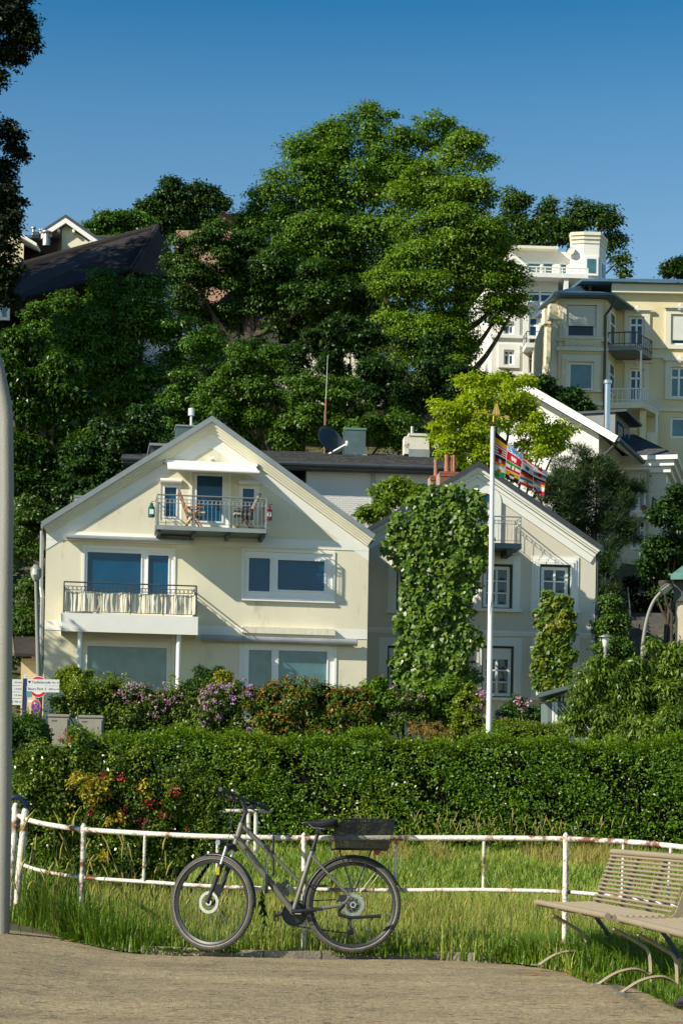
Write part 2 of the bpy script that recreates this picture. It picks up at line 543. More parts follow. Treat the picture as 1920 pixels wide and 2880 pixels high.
xs = np.concatenate([[-3000, -900, -300, -120, -60], np.linspace(-36, 36, 70), [60, 120, 300, 900, 3000]])
ys = np.concatenate([[-1500, -200, -40, -5, 4, 8], np.linspace(10, 60, 90), np.linspace(61, 170, 50), [220, 400, 900, 3000]])
grid_mesh('ground', xs, ys, lambda x, y: gz(x, y) - 0.06 + rough(x, y) * np.clip((y - 14) / 3, 0, 1), M_ground)

# path of pressed gravel
def path_mat():
    m, nt, p = _nt('pressed gravel')
    N, L = nt.nodes, nt.links
    tc = N.new('ShaderNodeTexCoord')
    def noise(s, d, st=(1, 1, 1)):
        mp = N.new('ShaderNodeMapping'); mp.inputs['Scale'].default_value = st
        L.new(tc.outputs['Object'], mp.inputs[0])
        n = N.new('ShaderNodeTexNoise'); n.inputs['Scale'].default_value = s; n.inputs['Detail'].default_value = d; n.inputs['Roughness'].default_value = 0.7
        L.new(mp.outputs[0], n.inputs['Vector'])
        return n.outputs[0]
    vo = N.new('ShaderNodeTexVoronoi'); vo.inputs['Scale'].default_value = 60
    L.new(tc.outputs['Object'], vo.inputs['Vector'])
    big = N.new('ShaderNodeValToRGB')
    e = big.color_ramp.elements
    e[0].position, e[0].color = 0.36, (0.24, 0.19, 0.10, 1)
    e[1].position, e[1].color = 0.66, (0.41, 0.325, 0.18, 1)
    L.new(noise(1.1, 8, (0.6, 1.2, 1)), big.inputs[0])
    st = N.new('ShaderNodeValToRGB')
    st.color_ramp.elements[0].position, st.color_ramp.elements[1].position = 0.0, 1.0
    st.color_ramp.elements[0].color, st.color_ramp.elements[1].color = (0.45, 0.45, 0.48, 1), (1.45, 1.4, 1.3, 1)
    L.new(vo.outputs['Color'], st.inputs[0])
    mu = N.new('ShaderNodeMixRGB'); mu.blend_type = 'MULTIPLY'; mu.inputs[0].default_value = 0.95
    L.new(big.outputs[0], mu.inputs[1]); L.new(st.outputs[0], mu.inputs[2])
    dk = N.new('ShaderNodeValToRGB')
    dk.color_ramp.elements[0].position, dk.color_ramp.elements[1].position = 0.36, 0.43
    dk.color_ramp.elements[0].color, dk.color_ramp.elements[1].color = (0.22, 0.23, 0.27, 1), (1, 1, 1, 1)
    L.new(noise(20, 4, (0.4, 1, 1)), dk.inputs[0])
    m2 = N.new('ShaderNodeMixRGB'); m2.blend_type = 'MULTIPLY'; m2.inputs[0].default_value = 1
    L.new(mu.outputs[0], m2.inputs[1]); L.new(dk.outputs[0], m2.inputs[2])
    L.new(m2.outputs[0], p.inputs['Base Color'])
    p.inputs['Roughness'].default_value = 0.92
    ad = N.new('ShaderNodeMath'); ad.operation = 'ADD'
    L.new(noise(70, 4), ad.inputs[0]); L.new(noise(9, 5), ad.inputs[1])
    bp = N.new('ShaderNodeBump'); bp.inputs['Strength'].default_value = 0.9; bp.inputs['Distance'].default_value = 0.012
    L.new(ad.outputs[0], bp.inputs['Height']); L.new(bp.outputs[0], p.inputs['Normal'])
    return m
M_path = path_mat()
mb = MB()
px_ = np.linspace(-12, 10, 330)
rows = [-30, -10, -2, 0, 1, 2, 4, 6, 8, 10, 12]
def pz(x, y):
    return float(gz(x, min(y, 14.9))) + 0.004 * math.sin(x * 5 + y * 3)
nrow = len(rows) + 1
for x in px_:
    ye = float(edge_y(x)) + 0.03 * math.sin(x * 9) + 0.02 * math.sin(x * 23) + rnd.uniform(-0.02, 0.02)
    lim = [r for r in rows if r < ye - 0.3]
    lim = lim + [ye - 0.15] * (nrow - 1 - len(lim)) + [ye]
    for k, y in enumerate(lim):
        mb.v.append((x, y, pz(x, y) + (-0.05 if k == nrow - 1 else 0)))
for i in range(len(px_) - 1):
    for k in range(nrow - 1):
        a = i * nrow + k
        mb.f.append((a, a + nrow, a + nrow + 1, a + 1)); mb.mi.append(0)
tag(mb.build('path', M_path, None, smooth=True), kind='structure')
sm_ = MB()                                                       # loose grit lying on the path
for i in range(2600):
    y = rnd.uniform(9.5, 14.6) ; x = rnd.uniform(-0.19 * y, 0.19 * y)
    if y > float(edge_y(x)) - 0.05: continue
    s = rnd.uniform(0.003, 0.008); z = pz(x, y)
    j = [rnd.uniform(0.5, 1) * s for _ in range(4)]
    sm_.add([(x - j[0], y, z - 0.002), (x, y - j[1], z - 0.002), (x + j[2], y, z - 0.002), (x, y + j[3], z - 0.002), (x + j[0] * 0.3, y, z + s * 0.8)], [(0, 1, 4), (1, 2, 4), (2, 3, 4), (3, 0, 4)])
tag(sm_.build('gravel', mat('grit stones', (0.20, 0.175, 0.13), 0.9, 0.5, 40)), kind='stuff')
# stone edging between path and grass
kerb = thing('kerb', None, None)
tag(kerb, kind='structure')
M_kerb = mat('weathered edging stone', (0.22, 0.19, 0.14), 0.9, 0.25, 8, 0.5, 50)
kp = [(395, 2663), (560, 2671), (740, 2676), (905, 2678), (1080, 2680), (1250, 2682), (1420, 2688)]
for i in range(len(kp) - 1):
    a, b = G(*kp[i]), G(*kp[i + 1])
    d = (b - a).normalized()
    n = Vector((-d.y, d.x, 0))
    a, b = a + d * 0.006, b - d * 0.006
    zt = 0.010 + rnd.uniform(-0.008, 0.008)
    q = [a + n * 0.02, b + n * 0.02, b + n * 0.075, a + n * 0.075]
    MB().hexa([(p.x, p.y, -0.1) for p in q] + [(p.x, p.y, zt) for p in q]).build('edging_stone', M_kerb, kerb)

# ------------------------------------------------------------------ main house
mh_org = W(*z1(310, 1500), 57.4)
hs = Bld('gabled_house', 'large cream gabled house with two balconies, nearest behind the flowering shrubs', 'house', (mh_org.x, mh_org.y, 3.0), math.radians(8))
hr = hs.root
apx = hs.L(z2(88, 150))
xl = hs.L(z1(311, 1400))[0]
xr = hs.L(z2(1160, 1400))[0]
ez_l = hs.L(z1(330, 870))[1]
ez_r = hs.L(z2(1160, 925))[1]
ez = (ez_l + ez_r) / 2
slope = (apx[1] - ez) / ((xr - xl) / 2)
xc = (xl + xr) / 2
za = apx[1]
T_wl = [hs.R(z1, 583, 968, 1193, 1260)]
up_l = hs.R(z1, 1108, 500, 1250, 770)
up_d = (hs.L(z1(1324, 600))[0], hs.L(z2(202, 620))[0], hs.L(z2(60, 815))[1], hs.L(z2(60, 443))[1])
up_r = hs.R(z2, 272, 500, 415, 775)
f1_l = hs.R(z1, 583, 968, 1193, 1300)
f1_r = hs.R(z2, 308, 990, 918, 1308)
g_l = hs.R(z1, 566, 1600, 1190, 2080)
g_r = hs.R(z2, 292, 1622, 928, 2080)
holes = [up_l, up_d, up_r, f1_l, f1_r, g_l, g_r]
MB().wall([(xl, -1), (xr, -1), (xr, ez), (xc, za), (xl, ez)], holes, 0.0, 0.16).build('front_wall', M_cream, hr)
D = 11.0
mb = MB()
mb.box(xl, xl + 0.3, 0.01, D, -1, ez - 0.02)
mb.box(xr - 0.3, xr, 0.01, D, -1, ez - 0.02)
mb.box(xl, xr, D - 0.3, D - 0.001, -1, ez)
mb.box(xl + 0.3, xr - 0.3, 0.5, 0.6, -1, ez)                      # the rooms stop light from passing through
mb.build('side_wall', M_cream, hr)
# roof: two slabs of slate with a zinc edge at the verge
nl = Vector((-slope, 0, 1)).normalized()
oh, ex = 0.24, -0.02
def rpt(side, k, up):                                             # k = distance from the ridge across, up = normal offset
    if k == 0: return xc, za + up * math.sqrt(1 + slope ** 2)
    x = xc + side * k
    return x + side * slope * up / math.sqrt(1 + slope ** 2), za - k * slope + up / math.sqrt(1 + slope ** 2)
half = (xr - xl) / 2 + ex
rf = None
for sd in (-1, 1):
    def strip(a0, a1, k0=0.0, k1=half):
        return [rpt(sd, k0, a0), rpt(sd, k1, a0), rpt(sd, k1, a1), rpt(sd, k0, a1)]
    mb = MB(); mb.prism(strip(0.20, 0.30), -oh, D + 0.2)
    r_ = mb.build('roof', M_slate, hr)
    mb = MB(); mb.prism(strip(0.19, 0.335), -oh - 0.03, -oh - 0.001); mb.build('verge_trim', M_zinc, r_)
    mb = MB()
    mb.prism(strip(0.12, 0.198), -oh + 0.03, 0.0)
    mb.prism(strip(0.06, 0.119), -oh + 0.07, 0.0)
    mb.prism(strip(0.0, 0.059), -oh + 0.11, 0.0)
    mb.prism(strip(-0.07, -0.001), -oh + 0.15, 0.0)
    mb.build('cornice', M_cornice, hr)
    mb = MB()
    kk = (xr - xl) / 2
    off = 0.50
    pts = [(xc, za - 0.075), (xc + sd * kk, ez - 0.075), (xc + sd * kk, ez - 0.075 - off), (xc, za - 0.075 - off)]
    pts = [(xc + sd * 0.0, za - 0.09), (xc + sd * (kk - 0.001), za - 0.09 - kk * slope), (xc + sd * (kk - 0.001), za - kk * slope - off), (xc, za - off)]
    mb.prism(pts, -0.014, 0.0)
    mb.build('raking_band', M_whiteband, hr)
    mb = MB()
    g = [rpt(sd, half, 0.2), rpt(sd, half + 0.04, 0.10)]
    x0, x1 = sorted((g[0][0], g[0][0] + sd * 0.07))
    mb.box(x0, x1, -oh, D, g[0][1] - 0.06, g[0][1] + 0.06)
    mb.build('gutter', M_zinc, hr)
# bands
for za0, za1, zb0, zb1 in ((z1(600, 857), z1(600, 917), z2(900, 900), z2(900, 962)), (z1(330, 1475), z1(330, 1535), z2(1100, 1510), z2(1100, 1573))):
    top = (hs.L(za0)[1] + hs.L(zb0)[1]) / 2
    bot = (hs.L(za1)[1] + hs.L(zb1)[1]) / 2
    MB().box(xl + 0.001, xr - 0.001, -0.018, 0.0, bot, top).build('white_band', M_whiteband, hr)
# windows
def panes(*rs):
    return list(rs)
window(hr, up_l, [hs.R(z1, 1135, 540, 1215, 742)], 0.03, 0.09, M_frame, M_glass, sash=0.04)
dp = (hs.L(z1(1356, 600))[0], hs.L(z2(160, 620))[0], hs.L(z2(60, 772))[1], hs.L(z2(60, 460))[1])
window(hr, up_d, [dp], 0.03, 0.09, M_frame, M_glass, 'balcony_door', sash=0.05)
window(hr, up_r, [hs.R(z2, 300, 550, 378, 766)], 0.03, 0.09, M_frame, M_glass, sash=0.04)
window(hr, f1_l, [hs.R(z1, 602, 990, 972, 1290), hs.R(z1, 1021, 1008, 1160, 1290)], 0.03, 0.09, M_frame, M_glass, sash=0.035)
window(hr, f1_r, [hs.R(z2, 343, 1028, 488, 1256), hs.R(z2, 542, 1045, 863, 1250)], 0.03, 0.09, M_frame, M_glass, sash=0.05)
window(hr, g_l, [hs.R(z1, 600, 1640, 1148, 2060)], 0.03, 0.09, M_frame, M_glassc, sash=0.04)
window(hr, g_r, [hs.R(z2, 340, 1662, 498, 2060), hs.R(z2, 545, 1668, 878, 2060)], 0.03, 0.09, M_frame, M_glassc, sash=0.04)
for r in (f1_l, f1_r, g_r, up_d):
    mb = MB(); bars(mb, (r[0] - 0.07, r[1] + 0.07, r[2] - 0.07, r[3] + 0.07), [r], -0.03, 0.0); mb.build('window_trim', M_white, hr)
MB().box(f1_r[0] - 0.06, f1_r[1] + 0.08, -0.09, -0.031, f1_r[2] - 0.10, f1_r[2] - 0.06).build('window_sill', M_white, hr)
# roller shutter boxes over the two small windows and louvres over the ground floor window
for r, zz, a in ((up_l, z1, (1105, 487, 1252, 510)), (up_r, z2, (272, 497, 418, 520))):
    q = hs.R(zz, *a)
    mb = MB(); zc = (q[2] + q[3]) / 2
    mb.tube([(q[0], -0.05, zc), (q[1], -0.05, zc)], 0.075, 12, flat=1.0)
    mb.box(q[0], q[1], -0.05, 0.0, q[2] - 0.03, q[3])
    mb.build('shutter_box', M_white, hr)
q = hs.R(z1, 566, 1556, 1186, 1600)
for i in range(4):
    zt = q[3] - (q[3] - q[2]) * i / 4
    mb = MB(); mb.hexa([(q[0], -0.045, zt - 0.05), (q[1], -0.045, zt - 0.05), (q[1], -0.001, zt - 0.05), (q[0], -0.001, zt - 0.05), (q[0], -0.02, zt - 0.003), (q[1], -0.02, zt - 0.003), (q[1], -0.001, zt - 0.003), (q[0], -0.001, zt - 0.003)])
    mb.build('shutter_slat', M_white, hr)
MB().box(q[1], q[1] + 0.09, -0.05, 0.0, 0, q[3]).build('shutter_rail', M_white, hr)
MB().box(q[0] - 0.06, q[0], -0.05, 0.0, 0, q[3]).build('shutter_rail', M_white, hr)
# curtain edge behind the ground floor window is printed by the drapes themselves
# awnings
aw = hs.R(z1, 1137, 375, 1137 + 10, 395)
ax0, ax1 = hs.L(z1(1140, 385))[0], hs.L(z2(395, 395))[0]
az = hs.L(z1(1400, 380))[1]
fd = 1.15
fx0, fz = hs.L(z1(1157, 425), -fd)
fx1 = hs.L(z2(415, 440), -fd)[0]
fz = hs.L(z1(1440, 425), -fd)[1]
a_ = MB().box(ax0, ax1, -0.12, 0.0, az - 0.06, az + 0.06).build('awning', M_awn, hr)
mb = MB(); mb.hexa([(fx0, -fd, fz - 0.0), (fx1, -fd, fz), (ax1 - 0.05, -0.1, az - 0.02), (ax0 + 0.05, -0.1, az - 0.02), (fx0, -fd, fz + 0.012), (fx1, -fd, fz + 0.012), (ax1 - 0.05, -0.1, az + 0.0), (ax0 + 0.05, -0.1, az + 0.0)])
mb.build('awning_cloth', M_awn, a_)
mb = MB(); mb.tube([(fx0, -fd, fz), (fx1, -fd, fz)], 0.055, 10); mb.build('awning_bar', M_white, a_)
for sx in (fx0 + 0.25, fx1 - 0.25):
    mb = MB(); mb.tube([(sx, -fd, fz - 0.02), (sx + (0.35 if sx < xc else -0.35), -fd * 0.5, (fz + az) / 2 - 0.09), (sx, -0.1, az - 0.07)], 0.022, 6); mb.build('awning_arm', M_white, a_)
for sx in (ax0 - 0.03, ax1 + 0.03):
    mb = MB(); mb.lathe([(0.055, -0.05), (0.075, -0.02), (0.075, 0.02), (0.055, 0.05)], (0, 0, 0), 10)
    mb.v = [(v[2] + sx, v[1] - 0.08, v[0] + az) for v in mb.v]; mb.build('awning_bracket', M_steel, a_)
q = hs.R(z1, 462, 892, 1312, 918)
mb = MB(); mb.prism([(0, 0), (1, 0)] and [(q[0], q[2]), (q[1], q[2]), (q[1], q[3]), (q[0], q[3])], -0.22, -0.019); a2 = mb.build('awning', M_awn, hr)
mb = MB(); mb.tube([(q[0] - 0.02, -0.22, q[2] + 0.06), (q[1] + 0.02, -0.22, q[2] + 0.06)], 0.075, 10); mb.build('awning_bar', M_awng, a2)
q = hs.R(z2, 20, 1572, 1083, 1618, -0.2)
mb = MB(); mb.tube([(q[0], -0.2, (q[2] + q[3]) / 2), (q[1], -0.2, (q[2] + q[3]) / 2)], (q[3] - q[2]) / 2, 12); mb.box(q[0] + 0.2, q[1] - 0.2, -0.2, -0.02, q[2] + 0.06, q[2] + 0.12); a3 = mb.build('awning', M_awng, hr)
for k in (0.0, 1.0):
    xx = q[0] + k * (q[1] - q[0])
    mb = MB(); mb.tube([(xx - 0.02, -0.2, (q[2] + q[3]) / 2), (xx + 0.02, -0.2, (q[2] + q[3]) / 2)], (q[3] - q[2]) / 2 + 0.015, 12); mb.build('awning_end_cap', M_steel, a3)
q = hs.R(z2, 295, 1512, 932, 1556)
MB().box(q[0], q[1], -0.20, -0.019, q[2], q[3]).build('shutter_box', mat('stained cream panel', (0.72, 0.68, 0.52), 0.7, 0.1, 6, dirt=(0.5, 0.47, 0.36), dirt_amt=0.42, dscale=5, stretch=(3, 1, 0.4)), hr)
# wall lamp
p = hs.L(z2(80, 345))
mb = MB(); mb.lathe([(0.02, -0.10), (0.05, -0.08), (0.05, -0.02), (0.03, 0.0)], (p[0], 0, p[1]), 10, 'Y'); mb.tube([(p[0], -0.08, p[1]), (p[0] + 0.12, -0.16, p[1] + 0.03)], 0.03, 8)
mb.build('wall_lamp', M_white, hr)
# corner downpipe
mb = MB(); mb.tube([(xl - 0.13, 0.3, ez + 0.1), (xl - 0.13, 0.3, ez - 1.6), (xl - 0.09, 0.15, ez - 1.9), (xl - 0.09, 0.15, 0)], 0.06, 10)
mb.build('downpipe', M_zinc, hr)

def balcony(b, x0, x1, zf, dep, rail_h, step, mname='balcony', band=True, slab=0.16, slab_m=None, slab_h=None, rail_m=None, ring=0.055, wallside=True, rods=4, solid=None):
    """A slab with an iron railing on three sides: posts, bars, a band of rings."""
    root = b.root
    y0 = -dep
    mb = MB(); mb.box(x0, x1, y0, 0.0, zf - (slab_h or slab), zf)
    bal = mb.build(mname, slab_m, root)
    rm = rail_m
    e = 0.03
    c = [(x0 + e, -0.02), (x0 + e, y0 + e), (x1 - e, y0 + e), (x1 - e, -0.02)]
    zt = zf + rail_h
    zl_ = zf + 0.08
    zr1, zr0 = zt - 0.12, zt - 0.12 - 2 * ring
    mb = MB(); mb.tube([(p[0], p[1], zt) for p in c], 0.022, 8); mb.build('top_rail', rm, bal)
    mb = MB()
    for zz in ([zl_, zr1, zr0] if band else [zl_]):
        for i in range(3):
            mb.tube([(c[i][0], c[i][1], zz), (c[i + 1][0], c[i + 1][1], zz)], 0.009, 6)
    mb.build('rail_strip', rm, bal)
    for p in c:
        mb = MB(); mb.box(p[0] - 0.018, p[0] + 0.018, p[1] - 0.018, p[1] + 0.018, zf, zt); mb.build('rail_post', rm, bal)
    for k in range(1, rods):
        xx = c[1][0] + (c[2][0] - c[1][0]) * k / rods
        mb = MB(); mb.box(xx - 0.012, xx + 0.012, c[1][1] - 0.012, c[1][1] + 0.012, zf, zt); mb.build('rail_post', rm, bal)
    bar = None; rg = None
    mbb = MB(); mbb.tube([(0, 0, zl_), (0, 0, (zr0 if band else zt))], 0.0062, 6)
    mr = MB(); mr.tube([(ring * math.cos(a), 0, ring * math.sin(a)) for a in [2 * math.pi * i / 14 for i in range(14)]], 0.008, 5, closed=True)
    for i in range(3):
        a, q = Vector((*c[i], 0)), Vector((*c[i + 1], 0))
        ln = (q - a).length
        nb = max(2, round(ln / step))
        for k in range(1, nb):
            p = a.lerp(q, k / nb)
            if bar is None:
                bar = mbb.build('railing_bar', rm, bal, loc=p)
            else:
                link('railing_bar', bar.data, bal, p)
        if band:
            for k in range(nb):
                p = a.lerp(q, (k + 0.5) / nb) + Vector((0, 0, (zr0 + zr1) / 2))
                if rg is None:
                    rg = mr.build('railing_ring', rm, bal, loc=p)
                    o = rg
                else:
                    o = link('railing_ring', rg.data, bal, p)
                if i != 1:
                    o.rotation_euler = (0, 0, math.pi / 2)
    return bal
# upper balcony
bd = 1.15
ux0, uz = hs.L(z1(1075, 815), -bd)
ux1 = hs.L(z2(468, 830), -bd)[0]
uz = (hs.L(z1(1100, 805), -bd)[1] + hs.L(z2(440, 822), -bd)[1]) / 2
urh = (hs.L(z1(1300, 600), -bd)[1] + hs.L(z2(200, 606), -bd)[1]) / 2 - uz
ub = balcony(hs, ux0, ux1, uz, bd, urh, 0.125, slab_m=M_clad, rail_m=M_steel, slab_h=0.14, rods=3)
for k in range(4):
    xx = ux0 + 0.1 + (ux1 - ux0 - 0.2) * k / 3
    mb = MB(); mb.box(xx - 0.05, xx + 0.05, -bd + 0.05, 0.0, uz - 0.25, uz - 0.141); mb.build('bracket', M_iron, ub)
mb = MB(); mb.box(ux0 + 0.02, ux1 - 0.02, -bd - 0.025, -bd - 0.001, uz - 0.13, uz - 0.01); mb.build('edge_beam', M_steel, ub)
# lower balcony with a white fascia and canvas screen
ld = 1.35
lx0 = hs.L(z1(432, 1480), -ld)[0]
lx1 = hs.L(z1(1359, 1480), -ld)[0]
lzt = (hs.L(z1(440, 1405), -ld)[1] + hs.L(z1(1350, 1433), -ld)[1]) / 2
lzb = (hs.L(z1(440, 1535), -ld)[1] + hs.L(z1(1350, 1555), -ld)[1]) / 2
lrh = (hs.L(z1(440, 1190), -ld)[1] + hs.L(z1(1360, 1220), -ld)[1]) / 2 - lzt
lb_ = balcony(hs, lx0, lx1, lzt - 0.02, ld, lrh + 0.02, 0.125, slab_m=M_white, rail_m=M_iron, slab_h=0.2)
mb = MB()
mb.box(lx0 - 0.02, lx1 + 0.02, -ld - 0.045, -ld - 0.001, lzb, lzt)
mb.box(lx0 - 0.045, lx0 - 0.021, -ld - 0.02, 0.0, lzb, lzt)
mb.box(lx1 + 0.021, lx1 + 0.045, -ld - 0.02, 0.0, lzb, lzt)
mb.build('fascia', M_white, lb_)
# canvas: hangs in folds behind the bars
def folds(x, z):
    return 0.035 * math.sin(x * 9.5 + 0.8 * math.sin(x * 3)) + 0.02 * math.sin(x * 21 + z * 3) + 0.012 * math.sin(x * 47)
mb = MB()
nx, nz_ = 160, 7
zA, zB = lzt + 0.05, lzt + lrh - 0.27
for j in range(nz_):
    for i in range(nx):
        x = lx0 + 0.06 + (lx1 - lx0 - 0.12) * i / (nx - 1)
        z = zA + (zB - zA) * j / (nz_ - 1)
        mb.v.append((x, -ld + 0.075 + folds(x, z) * (0.4 + 0.6 * (1 - abs(2 * j / (nz_ - 1) - 1))), z + 0.01 * math.sin(x * 6)))
for j in range(nz_ - 1):
    for i in range(nx - 1):
        a = j * nx + i
        mb.f.append((a, a + 1, a + nx + 1, a + nx)); mb.mi.append(0)
mb.build('canvas_screen', M_canvas, lb_, smooth=True)
for xs_, sg_ in ((lx0 + 0.10, 1), (lx1 - 0.10, -1)):              # the screen goes on round both ends
    mb = MB()
    for j in range(4):
        for i in range(30):
            y = -ld + 0.10 + (ld - 0.14) * i / 29
            mb.v.append((xs_ + 0.4 * folds(y * 1.3 + sg_, 0.0), y, zA + (zB + 0.12 - zA) * j / 3))
    for j in range(3):
        for i in range(29):
            a = j * 30 + i
            mb.f.append((a, a + 1, a + 31, a + 30)); mb.mi.append(0)
    mb.build('canvas_screen', M_canvas, lb_, smooth=True)
for zx in (551, 1231):
    xx = hs.L(z1(zx, 1700), -ld + 0.15)[0]
    mb = MB(); mb.tube([(xx, -ld + 0.15, -0.5), (xx, -ld + 0.15, lzb + 0.1)], 0.075, 14); mb.build('support_post', M_white, lb_, smooth=True)
# chimney, dormers at the back
def boxpx(b, zz, r, d, dep, name, m, cap=None):
    q = b.R(zz, *r, d)
    mb = MB(); mb.box(q[0], q[1], d, d + dep, q[2], q[3])
    return mb, q
mb, q = boxpx(hs, z1, (1216, 122, 1367, 260), 3.2, 1.0, '', None)
c_ = mb.build('chimney', M_clad, hr)
MB().box(q[0] - 0.03, q[1] + 0.03, 3.17, 4.23, q[3] + 0.001, q[3] + 0.05).build('chimney_cap', M_zinc, c_)
p = hs.L(z1(1318, 90), 3.7)
mb = MB(); mb.lathe([(0.035, q[3]), (0.035, q[3] + 0.45), (0.10, q[3] + 0.46), (0.10, q[3] + 0.68), (0.03, q[3] + 0.70)], (p[0], 3.7, 0), 12); mb.build('flue', M_frame, c_)
mb = MB(); mb.lathe([(0.05, q[3]), (0.05, q[3] + 0.12)], (hs.L(z1(1255, 120), 3.7)[0], 3.7, 0), 10); mb.build('flue', M_zinc, c_)
mb, q = boxpx(hs, z1, (1045, 258, 1200, 400), 5.0, 2.0, '', None); d_ = mb.build('dormer', M_iron, hr)
MB().box(q[0] - 0.08, q[1], 4.9, 7.1, q[3] + 0.001, q[3] + 0.08).build('dormer_roof', M_zinc, d_)
mb, q = boxpx(hs, z1, (520, 612, 640, 700), 2.5, 1.5, '', None); d_ = mb.build('dormer', M_white, hr)
MB().box(q[0] - 0.05, q[1], 2.45, 4.0, q[3] + 0.001, q[3] + 0.06).build('dormer_roof', M_zinc, d_)

# things on the upper balcony
def deckchair(name, label, org, yaw, flip, wood, cush):
    t = thing(name, label, 'deck chair', org, yaw, 'folding chairs on the upper balcony')
    s = flip
    for yy in (-0.25, 0.25):
        mb = MB(); mb.tube([(s * 0.30, yy, 0.0), (s * -0.12, yy, 0.62)], 0.024, 6); mb.build('leg', wood, t)
        mb = MB(); mb.tube([(s * -0.25, yy * 0.9, 0.0), (s * 0.20, yy * 0.9, 0.58)], 0.022, 6); mb.build('leg', wood, t)
        mb = MB(); mb.box(min(s * -0.20, s * 0.32), max(s * -0.20, s * 0.32), yy - 0.03, yy + 0.03, 0.60, 0.63); mb.build('armrest', wood, t)
        mb = MB(); mb.tube([(s * -0.12, yy * 0.84, 0.30), (s * -0.42, yy * 0.84, 1.10)], 0.022, 6); mb.build('back_post', wood, t)
    sm = MB(); sm.box(-0.025, 0.025, -0.22, 0.22, -0.01, 0.01)
    f0 = None
    for i in range(6):
        p = (s * (-0.14 + 0.09 * i), 0, 0.38 + 0.012 * i)
        if f0 is None: f0 = sm.build('seat_slat', wood, t, loc=p)
        else: link('seat_slat', f0.data, t, p)
    for i in range(5):
        mb = MB(); k = i / 4; mb.box(-0.015, 0.015, -0.20, 0.20, -0.03, 0.03)
        mb.build('back_slat', wood, t, loc=(s * (-0.16 - 0.25 * k), 0, 0.42 + 0.66 * k))
    mb = MB(); mb.hexa([(s * -0.16, -0.21, 0.41), (s * 0.36, -0.21, 0.45), (s * 0.36, 0.21, 0.45), (s * -0.16, 0.21, 0.41), (s * -0.16, -0.21, 0.47), (s * 0.36, -0.21, 0.51), (s * 0.36, 0.21, 0.51), (s * -0.16, 0.21, 0.47)]); mb.build('seat_cushion', cush, t)
    mb = MB(); mb.hexa([(s * -0.13, -0.21, 0.47), (s * -0.07, -0.21, 0.49), (s * -0.07, 0.21, 0.49), (s * -0.13, 0.21, 0.47), (s * -0.40, -0.21, 1.10), (s * -0.34, -0.21, 1.12), (s * -0.34, 0.21, 1.12), (s * -0.40, 0.21, 1.10)]); mb.build('back_cushion', cush, t)
    return t
def hw(x, y, z):
    return hs.O + hs.t * x + hs.m * y + Vector((0, 0, z))
cx1 = hs.L(z1(1325, 805), -0.62)[0]
cx2 = hs.L(z2(320, 815), -0.62)[0]
deckchair('deck_chair', 'orange teak deck chair with a pale cushion, facing right on the upper balcony', hw(cx1, -0.62, uz + 0.002), math.radians(8), 1, M_teak, M_canvas)
deckchair('deck_chair', 'dark brown deck chair with a grey cushion, facing left on the upper balcony', hw(cx2, -0.62, uz + 0.002), math.radians(8), -1, M_darkwood, M_cush)
def lantern(label, p, m, h=0.42):
    t = thing('hanging_lantern', label, 'lantern', hw(p[0], -bd + 0.3, p[1]), math.radians(8), 'lanterns hung outside the upper balcony')
    mb = MB(); mb.lathe([(0.09, 0.0), (0.10, 0.02), (0.10, h * 0.7), (0.05, h * 0.85), (0.05, h)], (0, 0, 0), 12); mb.build('body', m, t)
    mb = MB(); mb.box(-0.06, 0.06, -0.108, -0.095, h * 0.2, h * 0.55); mb.build('label_plate', M_white, t)
    mb = MB(); mb.tube([(0, 0, h), (0.0, 0.0, h + 0.06), (0.09, 0, h + 0.06)], 0.01, 6); mb.build('hook', M_iron, t)
p = hs.L(z1(1044, 748), -bd + 0.3); lantern('green lantern with white front hung on the left end of the upper balcony', (p[0], p[1]), mat('green enamel', (0.01, 0.10, 0.07), 0.3))
p = hs.L(z2(480, 768), -bd + 0.3); lantern('red lantern hung on the right end of the upper balcony', (p[0], p[1]), mat('red enamel', (0.30, 0.04, 0.04), 0.35))

# ------------------------------------------------------------------ right house
ro = W(*z3(85, 1500), 60.6)
rh = Bld('gabled_house', 'grey beige gabled house with white window surrounds, half covered by climbing vine', 'house', (ro.x - 0.3, ro.y, 3.0), math.radians(6))
rr_ = rh.root
rxl = 0.0
rxr = rh.L(z5(962, 700))[0]
rap = rh.L(z3(835, 455))
rez = rh.L(z5(968, 405))[1]
rxc = rap[0]
rsl = (rap[1] - rez) / (rxr - rxc)
rzl = rap[1] - rsl * (rxc - rxl)
wA = rh.R(z3, 866, 1070, 1076, 1378)
wB = rh.R(z3, 1262, 1074, 1476, 1382)
wC = rh.R(z3, 862, 1634, 1084, 1990)
wD = rh.R(z3, 278, 1090, 460, 1390)
wE = rh.R(z3, 1262, 1634, 1480, 1990)
wF = rh.R(z3, 215, 1634, 430, 1990)
dA = rh.R(z3, 838, 640, 940, 925)
MB().wall([(rxl, -1), (rxr, -1), (rxr, rez), (rxc, rap[1]), (rxl, rzl)], [wA, wB, wC, wD, wE, wF, dA], 0, 0.2).build('front_wall', M_grey, rr_)
mb = MB(); mb.box(rxr - 0.3, rxr, 0.01, 10, -1, rez - 0.02); mb.box(rxl, rxl + 0.3, 0.01, 10, -1, rzl - 0.02); mb.box(rxl + 0.3, rxr - 0.3, 0.6, 0.7, -1, rez); mb.build('side_wall', M_grey, rr_)
def rp2(side, k, up):
    if k == 0: return rxc, rap[1] + up * math.sqrt(1 + rsl ** 2)
    return rxc + side * (k + rsl * up / math.sqrt(1 + rsl ** 2)), rap[1] - k * rsl + up / math.sqrt(1 + rsl ** 2)
